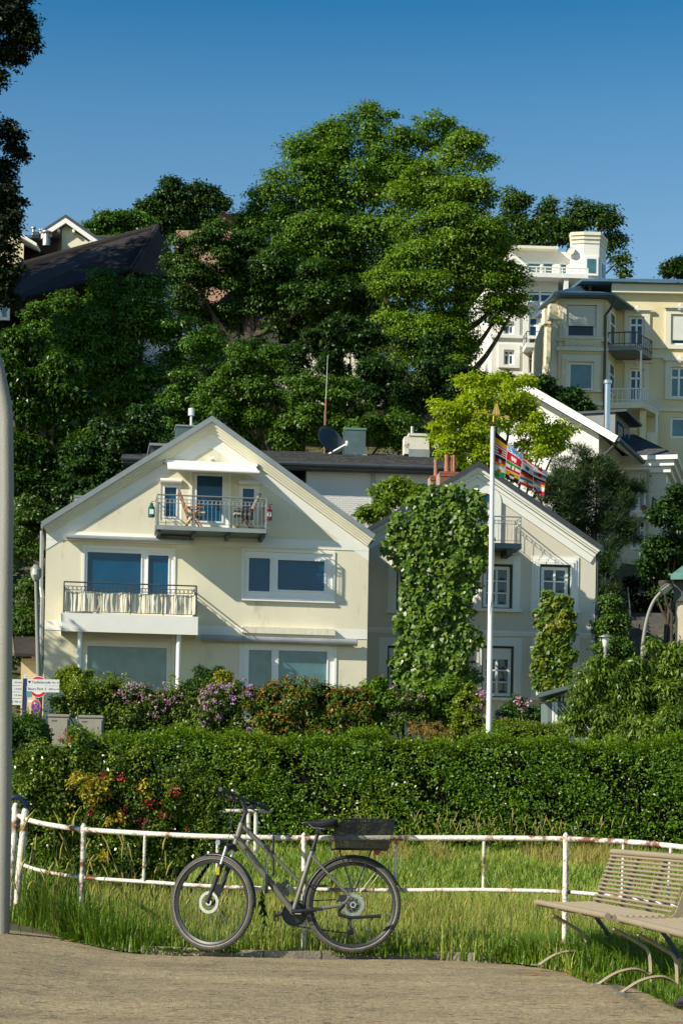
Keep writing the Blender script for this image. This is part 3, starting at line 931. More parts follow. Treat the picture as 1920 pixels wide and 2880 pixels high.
for sd, hf in ((-1, rxc - rxl + 0.05), (1, rxr - rxc - 0.04)):
    def strip(a0, a1):
        return [rp2(sd, 0, a0), rp2(sd, hf, a0), rp2(sd, hf, a1), rp2(sd, 0, a1)]
    mb = MB(); mb.prism(strip(0.20, 0.30), -0.3, 10.2); r_ = mb.build('roof', M_slate, rr_)
    mb = MB(); mb.prism(strip(0.19, 0.33), -0.34, -0.301); mb.build('verge_trim', M_iron, r_)
    mb = MB()
    mb.prism(strip(0.10, 0.198), -0.26, 0); mb.prism(strip(0.05, 0.099), -0.20, 0); mb.prism(strip(-0.06, 0.049), -0.10, 0); mb.prism(strip(-0.28, -0.061), -0.05, 0)
    mb.build('cornice', M_white, rr_)
q = rp2(1, rxr - rxc - 0.04, 0.2)
mb = MB(); mb.tube([(q[0] + 0.05, -0.3, q[1]), (q[0] + 0.05, 10, q[1])], 0.07, 8); mb.build('gutter', M_copper, rr_)
mb = MB(); mb.tube([(q[0], 0.05, q[1]), (rxr + 0.06, 0.06, rez - 0.35), (rxr + 0.06, 0.06, -0.5)], 0.05, 8); mb.build('downpipe', M_iron, rr_)
zz = (rh.L(z3(700, 1530))[1] + rh.L(z5(900, 925))[1]) / 2
MB().box(rxl + 0.001, rxr - 0.001, -0.07, 0, zz - 0.09, zz).build('string_course', M_white, rr_)
MB().box(rxl + 0.001, rxr - 0.001, -0.04, 0, zz - 0.16, zz - 0.091).build('string_course', M_white, rr_)
M_greenf = mat('dark green window lining', (0.012, 0.045, 0.04), 0.5)
def casement(w, rows, name='window', transom=0.0):
    x0, x1, a, b = w
    mb = MB(); bars(mb, w, [(x0 + 0.06, x1 - 0.06, a + 0.05, b - 0.06)], 0.05, 0.19); mb.build('window_lining', M_greenf, rr_)
    i = (x0 + 0.065, x1 - 0.065, a + 0.055, b - 0.065 - transom)
    if transom:
        MB().box(i[0], i[1], 0.08, 0.16, b - 0.065 - transom, b - 0.065).build('transom', M_frame, rr_)
    fw, mw = 0.10, 0.07
    pw = (i[1] - i[0] - 2 * fw - mw) / 2
    ph = (i[3] - i[2] - 2 * fw - (rows - 1) * 0.045) / rows
    ps = []
    for c in range(2):
        for r in range(rows):
            px0 = i[0] + fw + c * (pw + mw); pz0 = i[2] + fw + r * (ph + 0.045)
            ps.append((px0, px0 + pw, pz0, pz0 + ph))
    return window(rr_, i, ps, 0.09, 0.07, M_frame, M_glass2, name), ps
M_lace = mat('lace curtain', (0.035, 0.075, 0.09), 0.6, 0.35, 30)
for w, rows, tr in ((wA, 3, 0), (wB, 3, 0), (wC, 3, 0.25), (wD, 3, 0), (wE, 3, 0.25), (wF, 3, 0.25)):
    wo_, ps = casement(w, rows, transom=tr)
    for p_ in ps:                                                   # scalloped lace just behind the glass front
        mb = MB()
        xm, rx = (p_[0] + p_[1]) / 2, (p_[1] - p_[0]) * 0.36
        pts = [(xm + rx * math.cos(a), p_[2] + rx * 0.95 * math.sin(a)) for a in [math.pi * k / 10 for k in range(11)]]
        mb.prism(pts, 0.128, 0.134); mb.build('lace_curtain', M_lace, wo_)
    surround(rr_, w, 0.26, 0.09, M_white, sill=True, steps=3)
mb = MB(); mb.box(*dA[:2], 0.10, 0.16, dA[2], dA[3]); mb.build('balcony_door', M_frame, rr_)
dx = (dA[0] + dA[1]) / 2; dr = (dA[1] - dA[0]) / 2
mb = MB()
for i in range(12):
    a0, a1 = math.pi * i / 12, math.pi * (i + 1) / 12
    mb.prism([(dx + (dr + o) * math.cos(a), dA[3] + (dr + o) * math.sin(a)) for a, o in ((a0, 0.02), (a1, 0.02), (a1, 0.26), (a0, 0.26))], -0.08, 0)
mb.box(dA[0] - 0.26, dA[0] - 0.02, -0.08, 0, dA[2], dA[3] - 0.001); mb.box(dA[1] + 0.02, dA[1] + 0.26, -0.08, 0, dA[2], dA[3] - 0.001)
mb.build('door_surround', M_white, rr_)
mb = MB(); mb.prism([(dx + dr * math.cos(math.pi * k / 14), dA[3] + dr * math.sin(math.pi * k / 14)) for k in range(15)], -0.03, -0.001); mb.build('arched_window', M_glass, rr_)
rbd = 1.05
rb1 = rh.L(z3(1142, 900), -rbd)[0]
rbz = rh.L(z3(1050, 925), -rbd)[1]
rbh = rh.L(z3(1050, 742), -rbd)[1] - rbz
rb0 = rb1 - 2.6
rb_ = balcony(rh, rb0, rb1, rbz, rbd, rbh, 0.14, slab_m=M_clad, rail_m=M_steel, slab_h=0.16, rods=3)
for xx in (rb0 + 0.2, rb1 - 0.45):
    mb = MB(); mb.box(xx, xx + 0.18, -rbd + 0.1, 0, rbz - 0.36, rbz - 0.161); mb.build('bracket', M_iron, rb_)
# chimneys of single bricks
def brick_stack(r, dep, d, label):
    q = rh.R(z3, *r, d)
    t = rh.root
    mb = MB(); mb.box(q[0] + 0.008, q[1] - 0.008, d + 0.008, d + dep, q[2] - 1.2, q[3] - 0.008)
    ch = mb.build('chimney', M_mortar, t)
    course, bl = 0.083, 0.24
    z = q[3] - course
    row, first = 0, None
    while z > q[2] - 0.2:
        x = q[0] - (bl / 2 if row % 2 else 0)
        while x < q[1] - 0.01:
            a, b = max(x, q[0]) , min(x + bl - 0.012, q[1])
            if b - a > 0.03:
                o_ = 0.02 if row < 2 else 0.0
                bb = MB(); bb.box(-(b - a) / 2 - o_, (b - a) / 2 + o_, -o_ - rnd.uniform(0, 0.006), 0.09, 0, course - 0.012)
                bb.build('brick', M_brickr, ch, loc=((a + b) / 2, d, z))
            x += bl
        z -= course; row += 1
    return ch, q
ch, q = brick_stack((580, 430, 708, 520), 0.9, 3.0, '')
for zx0, zx1, zt in ((608, 642, 320), (648, 664, 330), (662, 686, 322)):
    a = rh.R(z3, zx0, zt, zx1, 430, 3.35)
    mb = MB(); rr0 = (a[1] - a[0]) / 2; mb.lathe([(rr0 * 1.05, a[2] - 0.02), (rr0 * 0.92, a[3] - 0.12), (rr0 * 1.1, a[3] - 0.08), (rr0 * 1.1, a[3]), (rr0 * 0.8, a[3])], ((a[0] + a[1]) / 2, 3.3, 0), 14); mb.build('chimney_pot', M_clay, ch, smooth=True)
ch, q = brick_stack((517, 458, 578, 545), 0.8, 4.3, '')
a = rh.R(z3, 537, 350, 566, 458, 4.6)
mb = MB(); rr0 = (a[1] - a[0]) / 2; mb.lathe([(rr0 * 1.05, a[2] - 0.02), (rr0 * 0.92, a[3] - 0.12), (rr0 * 1.1, a[3] - 0.08), (rr0 * 1.1, a[3]), (rr0 * 0.8, a[3])], ((a[0] + a[1]) / 2, 4.6, 0), 14); mb.build('chimney_pot', M_clay, ch, smooth=True)
# ------------------------------------------------------------------ long brick house behind, with slate roof
bo = W(*z2(738, 600), 68.0)
bh = Bld('brick_house', 'long white painted brick house with low slate roof behind the two gables', 'house', (bo.x, bo.y, 4.0), math.radians(4))
br = bh.root
bx1 = bh.L(z3(640, 520))[0]
bx0 = -6.5
bz1 = (bh.L(z2(760, 420))[1] + bh.L(z3(300, 440))[1]) / 2
mb = MB(); mb.box(0.0, bx1, 0.0, 7.0, -2.5, bz1 + 0.1); mb.box(bx0, -0.001, 1.2, 7.0, -2.5, bz1 + 0.1); wl = mb.build('wall', M_brickj, br)
M_slcourse = M_slate
# bricks of the visible part, one by one
bl, bc = 0.20, 0.076
cnt = 0; first = None; restb = MB()
zlow = bh.L(z2(900, 770))[1]
rows_ = int((bz1 - zlow) / bc)
for r in range(rows_):
    z = bz1 - (r + 1) * bc
    x = 0.0 if r % 2 == 0 else -bl / 2
    while x < bx1 - 0.05:
        a, b = max(x, 0.0), min(x + bl - 0.012, bx1)
        vis = a < 2.5
        if vis and cnt < 300:
            if b - a > bl * 0.9:
                yj = -rnd.uniform(0.006, 0.014)
                if first is None:
                    first = MB().box(0, bl - 0.012, 0, 0.02, 0, bc - 0.011).build('brick', M_brickw, wl, loc=(a, yj, z))
                else:
                    link('brick', first.data, wl, (a, yj, z))
            else:
                MB().box(0, b - a, 0, 0.02, 0, bc - 0.011).build('brick', M_brickw, wl, loc=(a, -0.01, z))
            cnt += 1
        else:
            restb.box(a, b, -rnd.uniform(0.006, 0.014), 0.012, z, z + bc - 0.011)
        x += bl
tag(restb.build('bricks', M_brickw, wl), kind='stuff')
# low roof with courses of slate
ey, ry = -0.55, 4.2
ez_, = (bz1 + 0.12,)
rz = bh.L(z2(1100, 300), ry)[1]
rl = bh.L(z2(300, 280), ry)[0]
rxr2 = bh.L(z3(606, 335), ry)[0]
mb = MB(); mb.hexa([(bx0, ey, ez_), (bx1 + 0.2, ey, ez_), (bx1 + 0.2, ry, rz - 0.1), (bx0, ry, rz - 0.1), (bx0, ey, ez_ + 0.05), (bx1 + 0.2, ey, ez_ + 0.05), (bx1 + 0.2, ry, rz - 0.05), (bx0, ry, rz - 0.05)])
mb.box(bx0, bx1, ry, 7.2, ez_ - 0.3, rz - 0.06)
rf = mb.build('roof', M_slate, br)
sl = MB(); nrow = 18
for r in range(nrow):
    k0, k1 = r / nrow, (r + 1.25) / nrow
    x = bx0 - (0.15 if r % 2 else 0)
    while x < bx1 + 0.15:
        w = 0.28
        a, b = max(x, bx0), min(x + w - 0.01, bx1 + 0.2)
        y0_, y1_ = ey - 0.02 + (ry - ey) * k0, ey + (ry - ey) * min(k1, 1.02)
        h0, h1 = ez_ + 0.075 + (rz - 0.05 - ez_ - 0.05) * k0, ez_ + 0.055 + (rz - 0.05 - ez_ - 0.05) * min(k1, 1.02)
        j = rnd.uniform(-0.008, 0.012)
        sl.add([(a, y0_, h0 + j), (b, y0_, h0 + j + rnd.uniform(-0.006, 0.006)), (b, y1_, h1), (a, y1_, h1), (a, y0_, h0 + j - 0.02), (b, y0_, h0 + j - 0.02)], [(0, 1, 2, 3), (4, 5, 1, 0)])
        x += w
tag(sl.build('slates', M_slate, rf), kind='stuff')
mb = MB(); mb.tube([(bx0, ey - 0.06, ez_ - 0.02), (bx1 + 0.2, ey - 0.06, ez_ - 0.02)], 0.075, 8); mb.build('gutter', M_iron, br)
mb = MB(); mb.box(bx0, bx1 + 0.1, ey, -0.001, ez_ - 0.16, ez_ - 0.03); mb.build('soffit', M_iron, br)
q = bh.R(z2, 1195, 420, 1205, 700)
mb = MB(); mb.tube([(q[0], -0.08, ez_ - 0.1), (q[0], -0.08, -2)], 0.055, 8); mb.build('downpipe', M_zinc, br)
q = bh.R(z3, 355, 522, 505, 600); window(br, q, [(q[0] + 0.08, q[1] - 0.08, q[2] + 0.08, q[3] - 0.08)], -0.06, 0.05, M_iron, M_glass2)
q = bh.R(z2, 600, 400, 728, 520, 1.2); window(br, q, [(q[0] + 0.1, q[1] - 0.1, q[2] + 0.1, q[3] - 0.1)], 1.13, 0.06, M_iron, M_glass2)
# chimneys on the slate roof
q = bh.R(z2, 1003, 130, 1146, 322, 3.4)
c_ = MB().box(q[0], q[1], 3.4, 4.5, q[2] - 0.3, q[3] - 0.08).build('chimney', M_clad, br)
MB().box(q[0] - 0.02, q[1] + 0.02, 3.37, 4.53, q[3] - 0.079, q[3]).build('chimney_cap', M_copper, c_)
mb = MB(); mb.box(q[0] - 0.06, q[1] + 0.06, 3.33, 4.5, q[2] - 0.08, q[2] + 0.06); mb.build('flashing', M_zinc, c_)
M_flake = mat('flaking white render', (0.66, 0.62, 0.53), 0.9, 0.08, 4, 0.5, 30, dirt=(0.05, 0.045, 0.04), dirt_amt=0.37, dscale=3.0)
q = bh.R(z3, 368, 170, 505, 330, 3.3)
c_ = MB().box(q[0], q[1], 3.3, 4.3, q[2] - 0.3, q[3] - 0.09).build('chimney', M_flake, br)
MB().box(q[0] - 0.04, q[1] + 0.04, 3.26, 4.34, q[3] - 0.089, q[3]).build('chimney_cap', M_flake, c_)
MB().box(q[0] - 0.18, q[0] - 0.001, 3.3, 4.0, q[2] + 0.1, q[3] - 0.12).build('chimney_shoulder', M_flake, c_)
p = bh.R(z3, 390, 118, 402, 165, 3.6)
mb = MB(); mb.lathe([(0.06, q[3]), (0.06, p[3])], (p[0], 3.7, 0), 10); mb.build('flue', M_steel, c_)
MB().box(q[0] - 0.02, q[1] + 0.02, 3.275, 3.299, q[2] - 0.1, q[2] + 0.28).build('flashing', M_zinc, c_)
# aerial with satellite dish
ao = bh.L(z2(862, 295), 3.6)
aw_ = bh.O + bh.t * ao[0] + bh.m * 3.6 + Vector((0, 0, ao[1] - 0.15))
at_ = thing('satellite_dish', 'dark satellite dish on a rusty mast above the slate roof', 'satellite dish', aw_, math.radians(20))
dz = (295 - 205) / 2.45 * 71.5 / F
mb = MB(); mb.tube([(0, 0, 0), (0, 0, dz + 1.2)], 0.03, 6); mb.build('mast', M_clay, at_)
dR = 0.58
mb = MB()
prof = [(dR * k / 6, 0.14 * (k / 6) ** 2) for k in range(7)]
vs_ = []
mb.lathe([(max(r, 0.001), h) for r, h in prof] + [(dR * 1.01, 0.15), (dR * 0.99, 0.12), (0.001, -0.03)], (0, 0, 0), 24)
Mx = Matrix.Rotation(math.radians(68), 4, 'X') @ Matrix.Identity(4)
Mx = Matrix.Rotation(math.radians(22), 4, 'Z') @ Mx
mb.v = [tuple(Mx @ Vector(v) + Vector((0.10, -0.12, dz + 0.05))) for v in mb.v]
mb.build('dish', mat('dark dish paint', (0.03, 0.045, 0.06), 0.4), at_, smooth=True)
a0 = Vector((0.10, -0.2, dz - 0.35)); a1 = Vector((0.62, -0.75, dz - 0.12))
mb = MB(); mb.tube([a0 + Vector((0, 0, -0.1)), a1], 0.035, 6); mb.build('arm', M_white, at_)
mb = MB(); mb.lathe([(0.05, -0.08), (0.07, 0.0), (0.05, 0.10)], a1, 10); mb.build('receiver', M_white, at_)
ah = W(*vw(748, 810), 71.5).z
as_ = W(*vw(744, 990), 71.6)
t = thing('radio_aerial', 'tall thin whip aerial rising behind the satellite dish', 'aerial', (aw_.x + 0.02, aw_.y + 0.3, aw_.z))
mb = MB(); mb.tube([(0, 0, 0), (0, 0, 2.2)], 0.026, 6); mb.build('mast', M_clay, t)
mb = MB(); mb.tube([(0, 0, 2.2), (0.04, 0, ah - aw_.z)], [0.014, 0.008], 5); mb.build('whip', M_steel, t)

# ------------------------------------------------------------------ yellow villa up the hill
M_yel = mat('pale yellow render', (0.68, 0.59, 0.36), 0.85, 0.05, 0.6, 0.2, 30, dirt=(0.6, 0.5, 0.28), dirt_amt=0.35, dscale=0.5)
M_yw = mat('villa trim', (0.70, 0.66, 0.50), 0.75, 0.05, 1.0)
M_blind = mat('pale roller blind', (0.62, 0.62, 0.56), 0.9, 0.04, 2)
M_vroof = mat('blue grey roof sheet', (0.09, 0.17, 0.23), 0.55, 0.12, 1.0, metal=0.2)
vo = W(*z4(700, 1240), 95)
vh = Bld('villa', 'tall yellow villa with a projecting bay and two side balconies on the hillside', 'house', (vo.x, vo.y, 14.0), 0.0)
vr = vh.root
fx = vh.L(z4(1034, 900))[0]
lfx = vh.L(z4(636, 900), 1.6)[0]
rd = 2.2
rfx = vh.L(z4(1105, 800), rd)[0]
vR = vh.L(z4(1700, 800), rd)[0]
bt = (vh.L(z4(860, 468))[1])
mt = vh.L(z4(1300, 432), rd)[1]
V1, V2 = vh.R(z4, 762, 512, 968, 735), vh.R(z4, 775, 902, 952, 1098)
MB().wall([(0, -3), (fx, -3), (fx, bt), (0, bt)], [V1, V2], 0, 0.2).build('bay_wall', M_yel, vr)
Dw = [vh.R(z4, 1197, 590, 1297, 790, rd), vh.R(z4, 1197, 950, 1293, 1175, rd), vh.R(z4, 1480, 575, 1600, 785, rd), vh.R(z4, 1478, 938, 1600, 1150, rd), vh.R(z4, 1480, 1285, 1600, 1425, rd), vh.R(z4, 1190, 1292, 1268, 1368, rd)]
MB().wall([(rfx - 0.3, -9), (vR, -9), (vR, mt), (rfx - 0.3, mt)], Dw, rd, 0.2).build('main_wall', M_yel, vr)
mb = MB()
mb.add([(fx, 0, -3), (rfx, rd, -3), (rfx, rd, bt), (fx, 0, bt)], [(0, 1, 2, 3)])
mb.add([(0, 0, -3), (lfx, 1.6, -3), (lfx, 1.6, bt), (0, 0, bt)], [(0, 1, 2, 3)])
mb.add([(lfx, 1.6, -3), (lfx, 9, -3), (lfx, 9, bt), (lfx, 1.6, bt)], [(0, 1, 2, 3)])
mb.box(lfx + 0.1, vR, rd + 0.5, 9, -9, bt - 0.1)
mb.box(0.2, fx - 0.1, 0.5, rd + 0.4, -3, bt - 0.1)
mb.build('side_wall', M_yel, vr)
MB().box(-0.6, fx + 1.4, 0.6, rd + 0.45, -9, -2.9).build('base_wall', M_yel, vr)
# roofs
bt2 = bt + 0.02
ap = (fx * 0.5, 3.0, vh.L(z4(900, 405), 3.0)[1])
ov = 0.75
pts = [(lfx - 0.5, 2.2, bt2), (-0.35, -ov, bt2), (fx + 0.25, -ov, bt2), (rfx + 0.85, rd - 0.35, bt2)]
top = [(0.6, 3.0, ap[2]), (fx * 0.55, 2.4, ap[2] + 0.05), (fx * 0.9, 3.2, ap[2]), (fx + 0.2, 5, ap[2])]
mb = MB()
vs_ = pts + [(x, y, z + 0.10) for x, y, z in pts] + top
mb.add(vs_, [(0, 1, 5, 4), (1, 2, 6, 5), (2, 3, 7, 6), (3, 2, 1, 0), (4, 5, 9, 8), (5, 6, 10, 9), (6, 7, 11, 10), (8, 9, 10, 11)])
mb.build('bay_roof', M_vroof, vr)
mb = MB()
mt2 = mt + 0.45
peak = vh.L(z4(1330, 328), 6.0)
rt = peak[1]
e0 = vh.L(z4(1060, 412), 1.7)[0]
mb.add([(e0 - 1.4, 1.6, mt2 - 0.02), (vR + 1, 1.6, mt2), (vR + 1, 1.6, mt2 + 0.12), (e0 - 1.4, 1.6, mt2 + 0.1), (peak[0], 6, rt), (vR + 1, 6, rt), (e0 - 3.0, 8.5, mt2 + 0.1), (e0 - 3.0, 8.5, mt2)],
       [(0, 1, 2, 3), (3, 2, 5, 4), (3, 4, 6), (0, 3, 6, 7)])
mb.add([(e0 - 1.4, 1.6, mt2 - 0.021), (vR + 1, 1.6, mt2 - 0.021), (vR + 1, 9, mt2 - 0.021), (e0 - 3, 9, mt2 - 0.021)], [(0, 1, 2, 3)])
mb.build('roof', M_vroof, vr)
MB().box(rfx - 0.3, vR, rd - 0.3, rd - 0.001, mt - 0.02, mt2 - 0.03).build('cornice', M_yw, vr)
for zx in (868, 926):
    a = vh.R(z4, zx - 6, 380, zx + 6, 410, 2.4)
    mb = MB(); mb.lathe([(0.09, a[2] - 0.5), (0.09, a[3] - 0.08), (0.17, a[3] - 0.07), (0.17, a[3])], ((a[0] + a[1]) / 2, 2.4, 0), 10); mb.build('roof_vent', M_iron, vr)
# string courses and block joints
for za, d, x0, x1 in ((z4(860, 748), 0, 0, fx), (z4(860, 815), 0, 0, fx), (z4(860, 1190), 0, 0, fx), (z4(1400, 800), rd, rfx, vR), (z4(1400, 865), rd, rfx, vR), (z4(1450, 1232), rd, rfx, vR)):
    z = vh.L(za, d)[1]
    MB().box(x0 - (0.1 if d == 0 else 0), x1 + (0.1 if d == 0 else 0), d - 0.12, d - 0.001, z - 0.09, z + 0.09).build('string_course', M_yw, vr)
a, b = vh.L(z4(860, 758))[1] + 0.0, vh.L(z4(860, 806))[1]
for i in range(17):
    xx = 0.35 + (fx - 0.7) * i / 16
    mb = MB(); mb.lathe([(0.06, b + 0.02), (0.04, b + 0.1), (0.10, b + 0.35), (0.05, b + 0.6), (0.07, a - 0.12)], (xx, -0.06, 0), 8); mb.build('baluster', M_yw, vr)
jm = MB()
zz = -2.5
while zz < bt - 0.3:
    if not (V1[2] - 0.3 < zz < V1[3] + 0.3 or V2[2] - 0.3 < zz < V2[3] + 0.3):
        jm.box(0, fx, -0.012, -0.001, zz, zz + 0.02)
    else:
        jm.box(0, V1[0] - 0.35, -0.012, -0.001, zz, zz + 0.02); jm.box(V1[1] + 0.35, fx, -0.012, -0.001, zz, zz + 0.02)
    zz += 0.62
tag(jm.build('block_joints', mat('villa joint', (0.52, 0.45, 0.26), 0.9), vr), kind='stuff')
window(vr, V1, [(V1[0] + 0.12, V1[1] - 0.12, V1[2] + 0.12, V1[3] - 0.12)], 0.05, 0.1, M_frame, glass('dark window glass', (0.006, 0.008, 0.008)), 'window')
bl_ = V1[2] + 0.36 * (V1[3] - V1[2])
MB().box(V1[0] + 0.05, V1[1] - 0.05, -0.03, 0.03, bl_, V1[3] - 0.02).build('roller_blind', M_blind, vr)
window(vr, V2, [(V2[0] + 0.12, V2[1] - 0.12, V2[2] + 0.12, V2[3] - 0.12)], 0.05, 0.1, M_frame, M_glassc)
for w in (V1, V2):
    surround(vr, w, 0.32, 0.12, M_yw, steps=2)
for i, w in enumerate(Dw):
    x0, x1, a, b = w
    xm = (x0 + x1) / 2
    tr = b - (b - a) * (0.28 if i < 2 else 0.33)
    if i in (0, 1, 3):
        ps = [(x0 + 0.1, xm - 0.05, a + 0.1, tr - 0.05), (xm + 0.05, x1 - 0.1, a + 0.1, tr - 0.05), (x0 + 0.1, xm - 0.05, tr + 0.05, b - 0.1), (xm + 0.05, x1 - 0.1, tr + 0.05, b - 0.1)]
    else:
        ps = [(x0 + 0.1, x1 - 0.1, a + 0.1, b - 0.1)]
    window(vr, w, ps, rd + 0.06, 0.1, M_frame, M_glassc if i > 2 else M_glass)
    if i < 4:
        mb = MB(); k = 0.28
        q0 = (x0 - k, x1 + k, a - 0.1, b + k); bars(mb, q0, [w], rd - 0.10, rd); mb.box(x0 - k - 0.12, x1 + k + 0.12, rd - 0.22, rd - 0.101, b + k, b + k + 0.12)
        mb.build('window_surround', M_yw, vr)
        mb = MB(); mb.lathe([(0.05, 0.0), (0.22, 0.08), (0.26, 0.22), (0.12, 0.42), (0.04, 0.5)], (0, 0, 0), 10)
        mb.v = [(v[0] * 0.7 + xm, v[1] * 0.25 + rd - 0.15, v[2] * 0.8 + b + 0.15) for v in mb.v]; mb.build('ornament', M_yw, vr, smooth=True)
w = Dw[2]; MB().box(w[0] + 0.04, w[1] - 0.04, rd - 0.02, rd + 0.05, w[2] + 0.16 * (w[3] - w[2]), w[3] - 0.02).build('roller_blind', M_blind, vr)
# narrow windows on the angled right face of the bay
for r in ((1046, 575, 1080, 775), (1046, 925, 1080, 1110)):
    za, zb_ = vh.L(z4(1060, r[3]), 1)[1], vh.L(z4(1060, r[1]), 1)[1]
    dv = Vector((rfx - fx, rd, 0)); n_ = Vector((rd, -(rfx - fx), 0)).normalized()
    def on(k, o): return Vector((fx, 0, 0)) + dv * k + n_ * o
    def slab(k0, k1, z0, z1_, o0, o1, nm, m_, par):
        p = [on(k0, o0), on(k1, o0), on(k1, o1), on(k0, o1)]
        return MB().hexa([(c.x, c.y, z0) for c in p] + [(c.x, c.y, z1_) for c in p]).build(nm, m_, par)
    f_ = slab(0.2, 0.75, za - 0.1, zb_ + 0.1, 0.002, 0.08, 'window', M_frame, vr)
    slab(0.3, 0.65, za, zb_ - 0.55, 0.081, 0.09, 'pane', M_glass, f_)
    slab(0.3, 0.65, zb_ - 0.45, zb_, 0.081, 0.09, 'pane', M_glass, f_)
# pilasters on the angled left face of the bay
for k in (0.2, 0.75):
    dv = Vector((lfx, 1.6, 0)); n_ = Vector((-1.6, lfx, 0)).normalized()
    for (z0, z1_, w_, o_) in ((-2.9, vh.L(z4(660, 930), 1)[1], 0.34, 0.35), (vh.L(z4(660, 930), 1)[1] + 0.001, vh.L(z4(660, 640), 1)[1], 0.22, 0.26), (vh.L(z4(660, 640), 1)[1] + 0.001, vh.L(z4(660, 535), 1)[1], 0.36, 0.42)):
        kk = w_ / dv.length / 1.6
        p = [dv * (k - kk) + n_ * 0.002, dv * (k + kk) + n_ * 0.002, dv * (k + kk) + n_ * o_, dv * (k - kk) + n_ * o_]
        MB().hexa([(c.x, c.y, z0) for c in p] + [(c.x, c.y, z1_) for c in p]).build('pilaster', M_yw, vr)
# side balconies with a slanting end
def slant_balcony(zf, rail, x_end, deep, solid_m, rail_m, gap, nm='balcony'):
    pl = [(fx + 0.15, 0.35), (x_end, 0.35 - 0.3), (x_end + 1.1, rd - 0.3), (x_end + 1.1, rd - 0.002), (rfx, rd - 0.002)]
    mb = MB(); mb.plan(pl, zf - deep, zf)
    b_ = mb.build(nm, solid_m, vr)
    c = [Vector((*p, 0)) for p in pl[:4]]
    mb = MB(); mb.tube([(p.x, p.y + 0.03, zf + rail) for p in c], 0.035, 6); mb.tube([(p.x, p.y + 0.03, zf + 0.12) for p in c], 0.02, 5); mb.build('top_rail', rail_m, b_)
    bar = None
    for i in range(3):
        n = max(1, round((c[i + 1] - c[i]).length / gap))
        for k in range(n + (i == 2)):
            p = c[i].lerp(c[i + 1], k / n); p = (p.x, p.y + 0.03, zf)
            if bar is None:
                mm = MB(); mm.tube([(0, 0, 0), (0, 0, rail)], 0.02, 5); bar = mm.build('railing_bar', rail_m, b_, loc=p)
            else: link('railing_bar', bar.data, b_, p)
    return b_
zf1 = vh.L(z4(1150, 793), 0.3)[1]; zf2 = vh.L(z4(1150, 1180), 0.3)[1]
xe1 = vh.L(z4(1238, 793), 0.1)[0]; xe2 = vh.L(z4(1292, 1180), 0.1)[0]
b1 = slant_balcony(zf1, vh.L(z4(1150, 700), 0.3)[1] - zf1, xe1, 0.22, mat('grey balcony concrete', (0.22, 0.23, 0.22), 0.8), M_iron, 0.26)
b2 = slant_balcony(zf2, vh.L(z4(1150, 1088), 0.3)[1] - zf2, xe2, 0.30, M_yw, M_white, 0.24)
mb = MB(); p = vh.L(z4(1271, 1180), 0.2); q = vh.L(z4(1271, 820), 0.2); mb.tube([(p[0], 0.2, p[1]), (p[0], 0.2, q[1])], 0.05, 8); mb.build('post', M_white, b2)
q = vh.R(z4, 1268, 1200, 1312, 1480, 0.6); MB().box(q[0], q[1], 0.6, 1.3, -9, zf2 - 0.301).build('support_pillar', M_yel, vr)
q = vh.R(z4, 1316, 1240, 1392, 1510, 1.2)
bl3 = MB().box(q[0], q[1], 1.2, rd, q[2], q[2] + 0.9).build('balcony', M_yw, vr)
mb = MB(); mb.tube([(q[0] + 0.5, 1.3, q[2] + 0.9), (q[0] + 0.5, 1.3, zf2 - 0.3)], 0.06, 8); mb.build('post', M_white, bl3)
mb = MB(); p = vh.L(z4(1070, 470), 0.2); p2 = vh.L(z4(1040, 520), -0.08); mb.tube([(fx + 0.35, -0.5, bt - 0.05), (fx + 0.30, -0.4, bt - 0.3), (fx - 0.06, -0.09, bt - 0.8), (fx - 0.06, -0.09, -3)], 0.07, 8); mb.build('downpipe', M_iron, vr)
def pot_person():
    pass
# ------------------------------------------------------------------ white villa above it
M_wv = mat('white villa render', (0.76, 0.74, 0.66), 0.85, 0.04, 0.6, 0.2, 30)
wo_ = W(*z4(248, 980), 106)
wv = Bld('villa', 'white villa with an eight sided tower and roof terrace, above the yellow villa', 'house', (wo_.x, wo_.y, 22.0), 0.05)
wr = wv.root
x1 = wv.L(z4(700, 800))[0]
zt = wv.L(z4(400, 500))[1]
holes = [wv.R(z4, 333, 625, 402, 712), wv.R(z4, 502, 590, 568, 790), wv.R(z4, 330, 820, 402, 925), wv.R(z4, 500, 838, 535, 980), wv.R(z4, 486, 405, 680, 492, 0)]
zt2 = wv.L(z4(500, 345))[1]
MB().wall([(0, -8), (x1, -8), (x1, zt2), (0, zt2)], holes, 0, 0.2).build('front_wall', M_wv, wr)
lx = wv.L(z4(165, 800), 5)[0]
mb = MB()
mb.add([(0, 0, -8), (lx - 0.5, 6, -8), (lx - 0.5, 6, zt2), (0, 0, zt2)], [(0, 1, 2, 3)])
mb.box(0.2, x1, 0.5, 8, -8, zt2 - 0.1)
mb.build('side_wall', M_wv, wr)
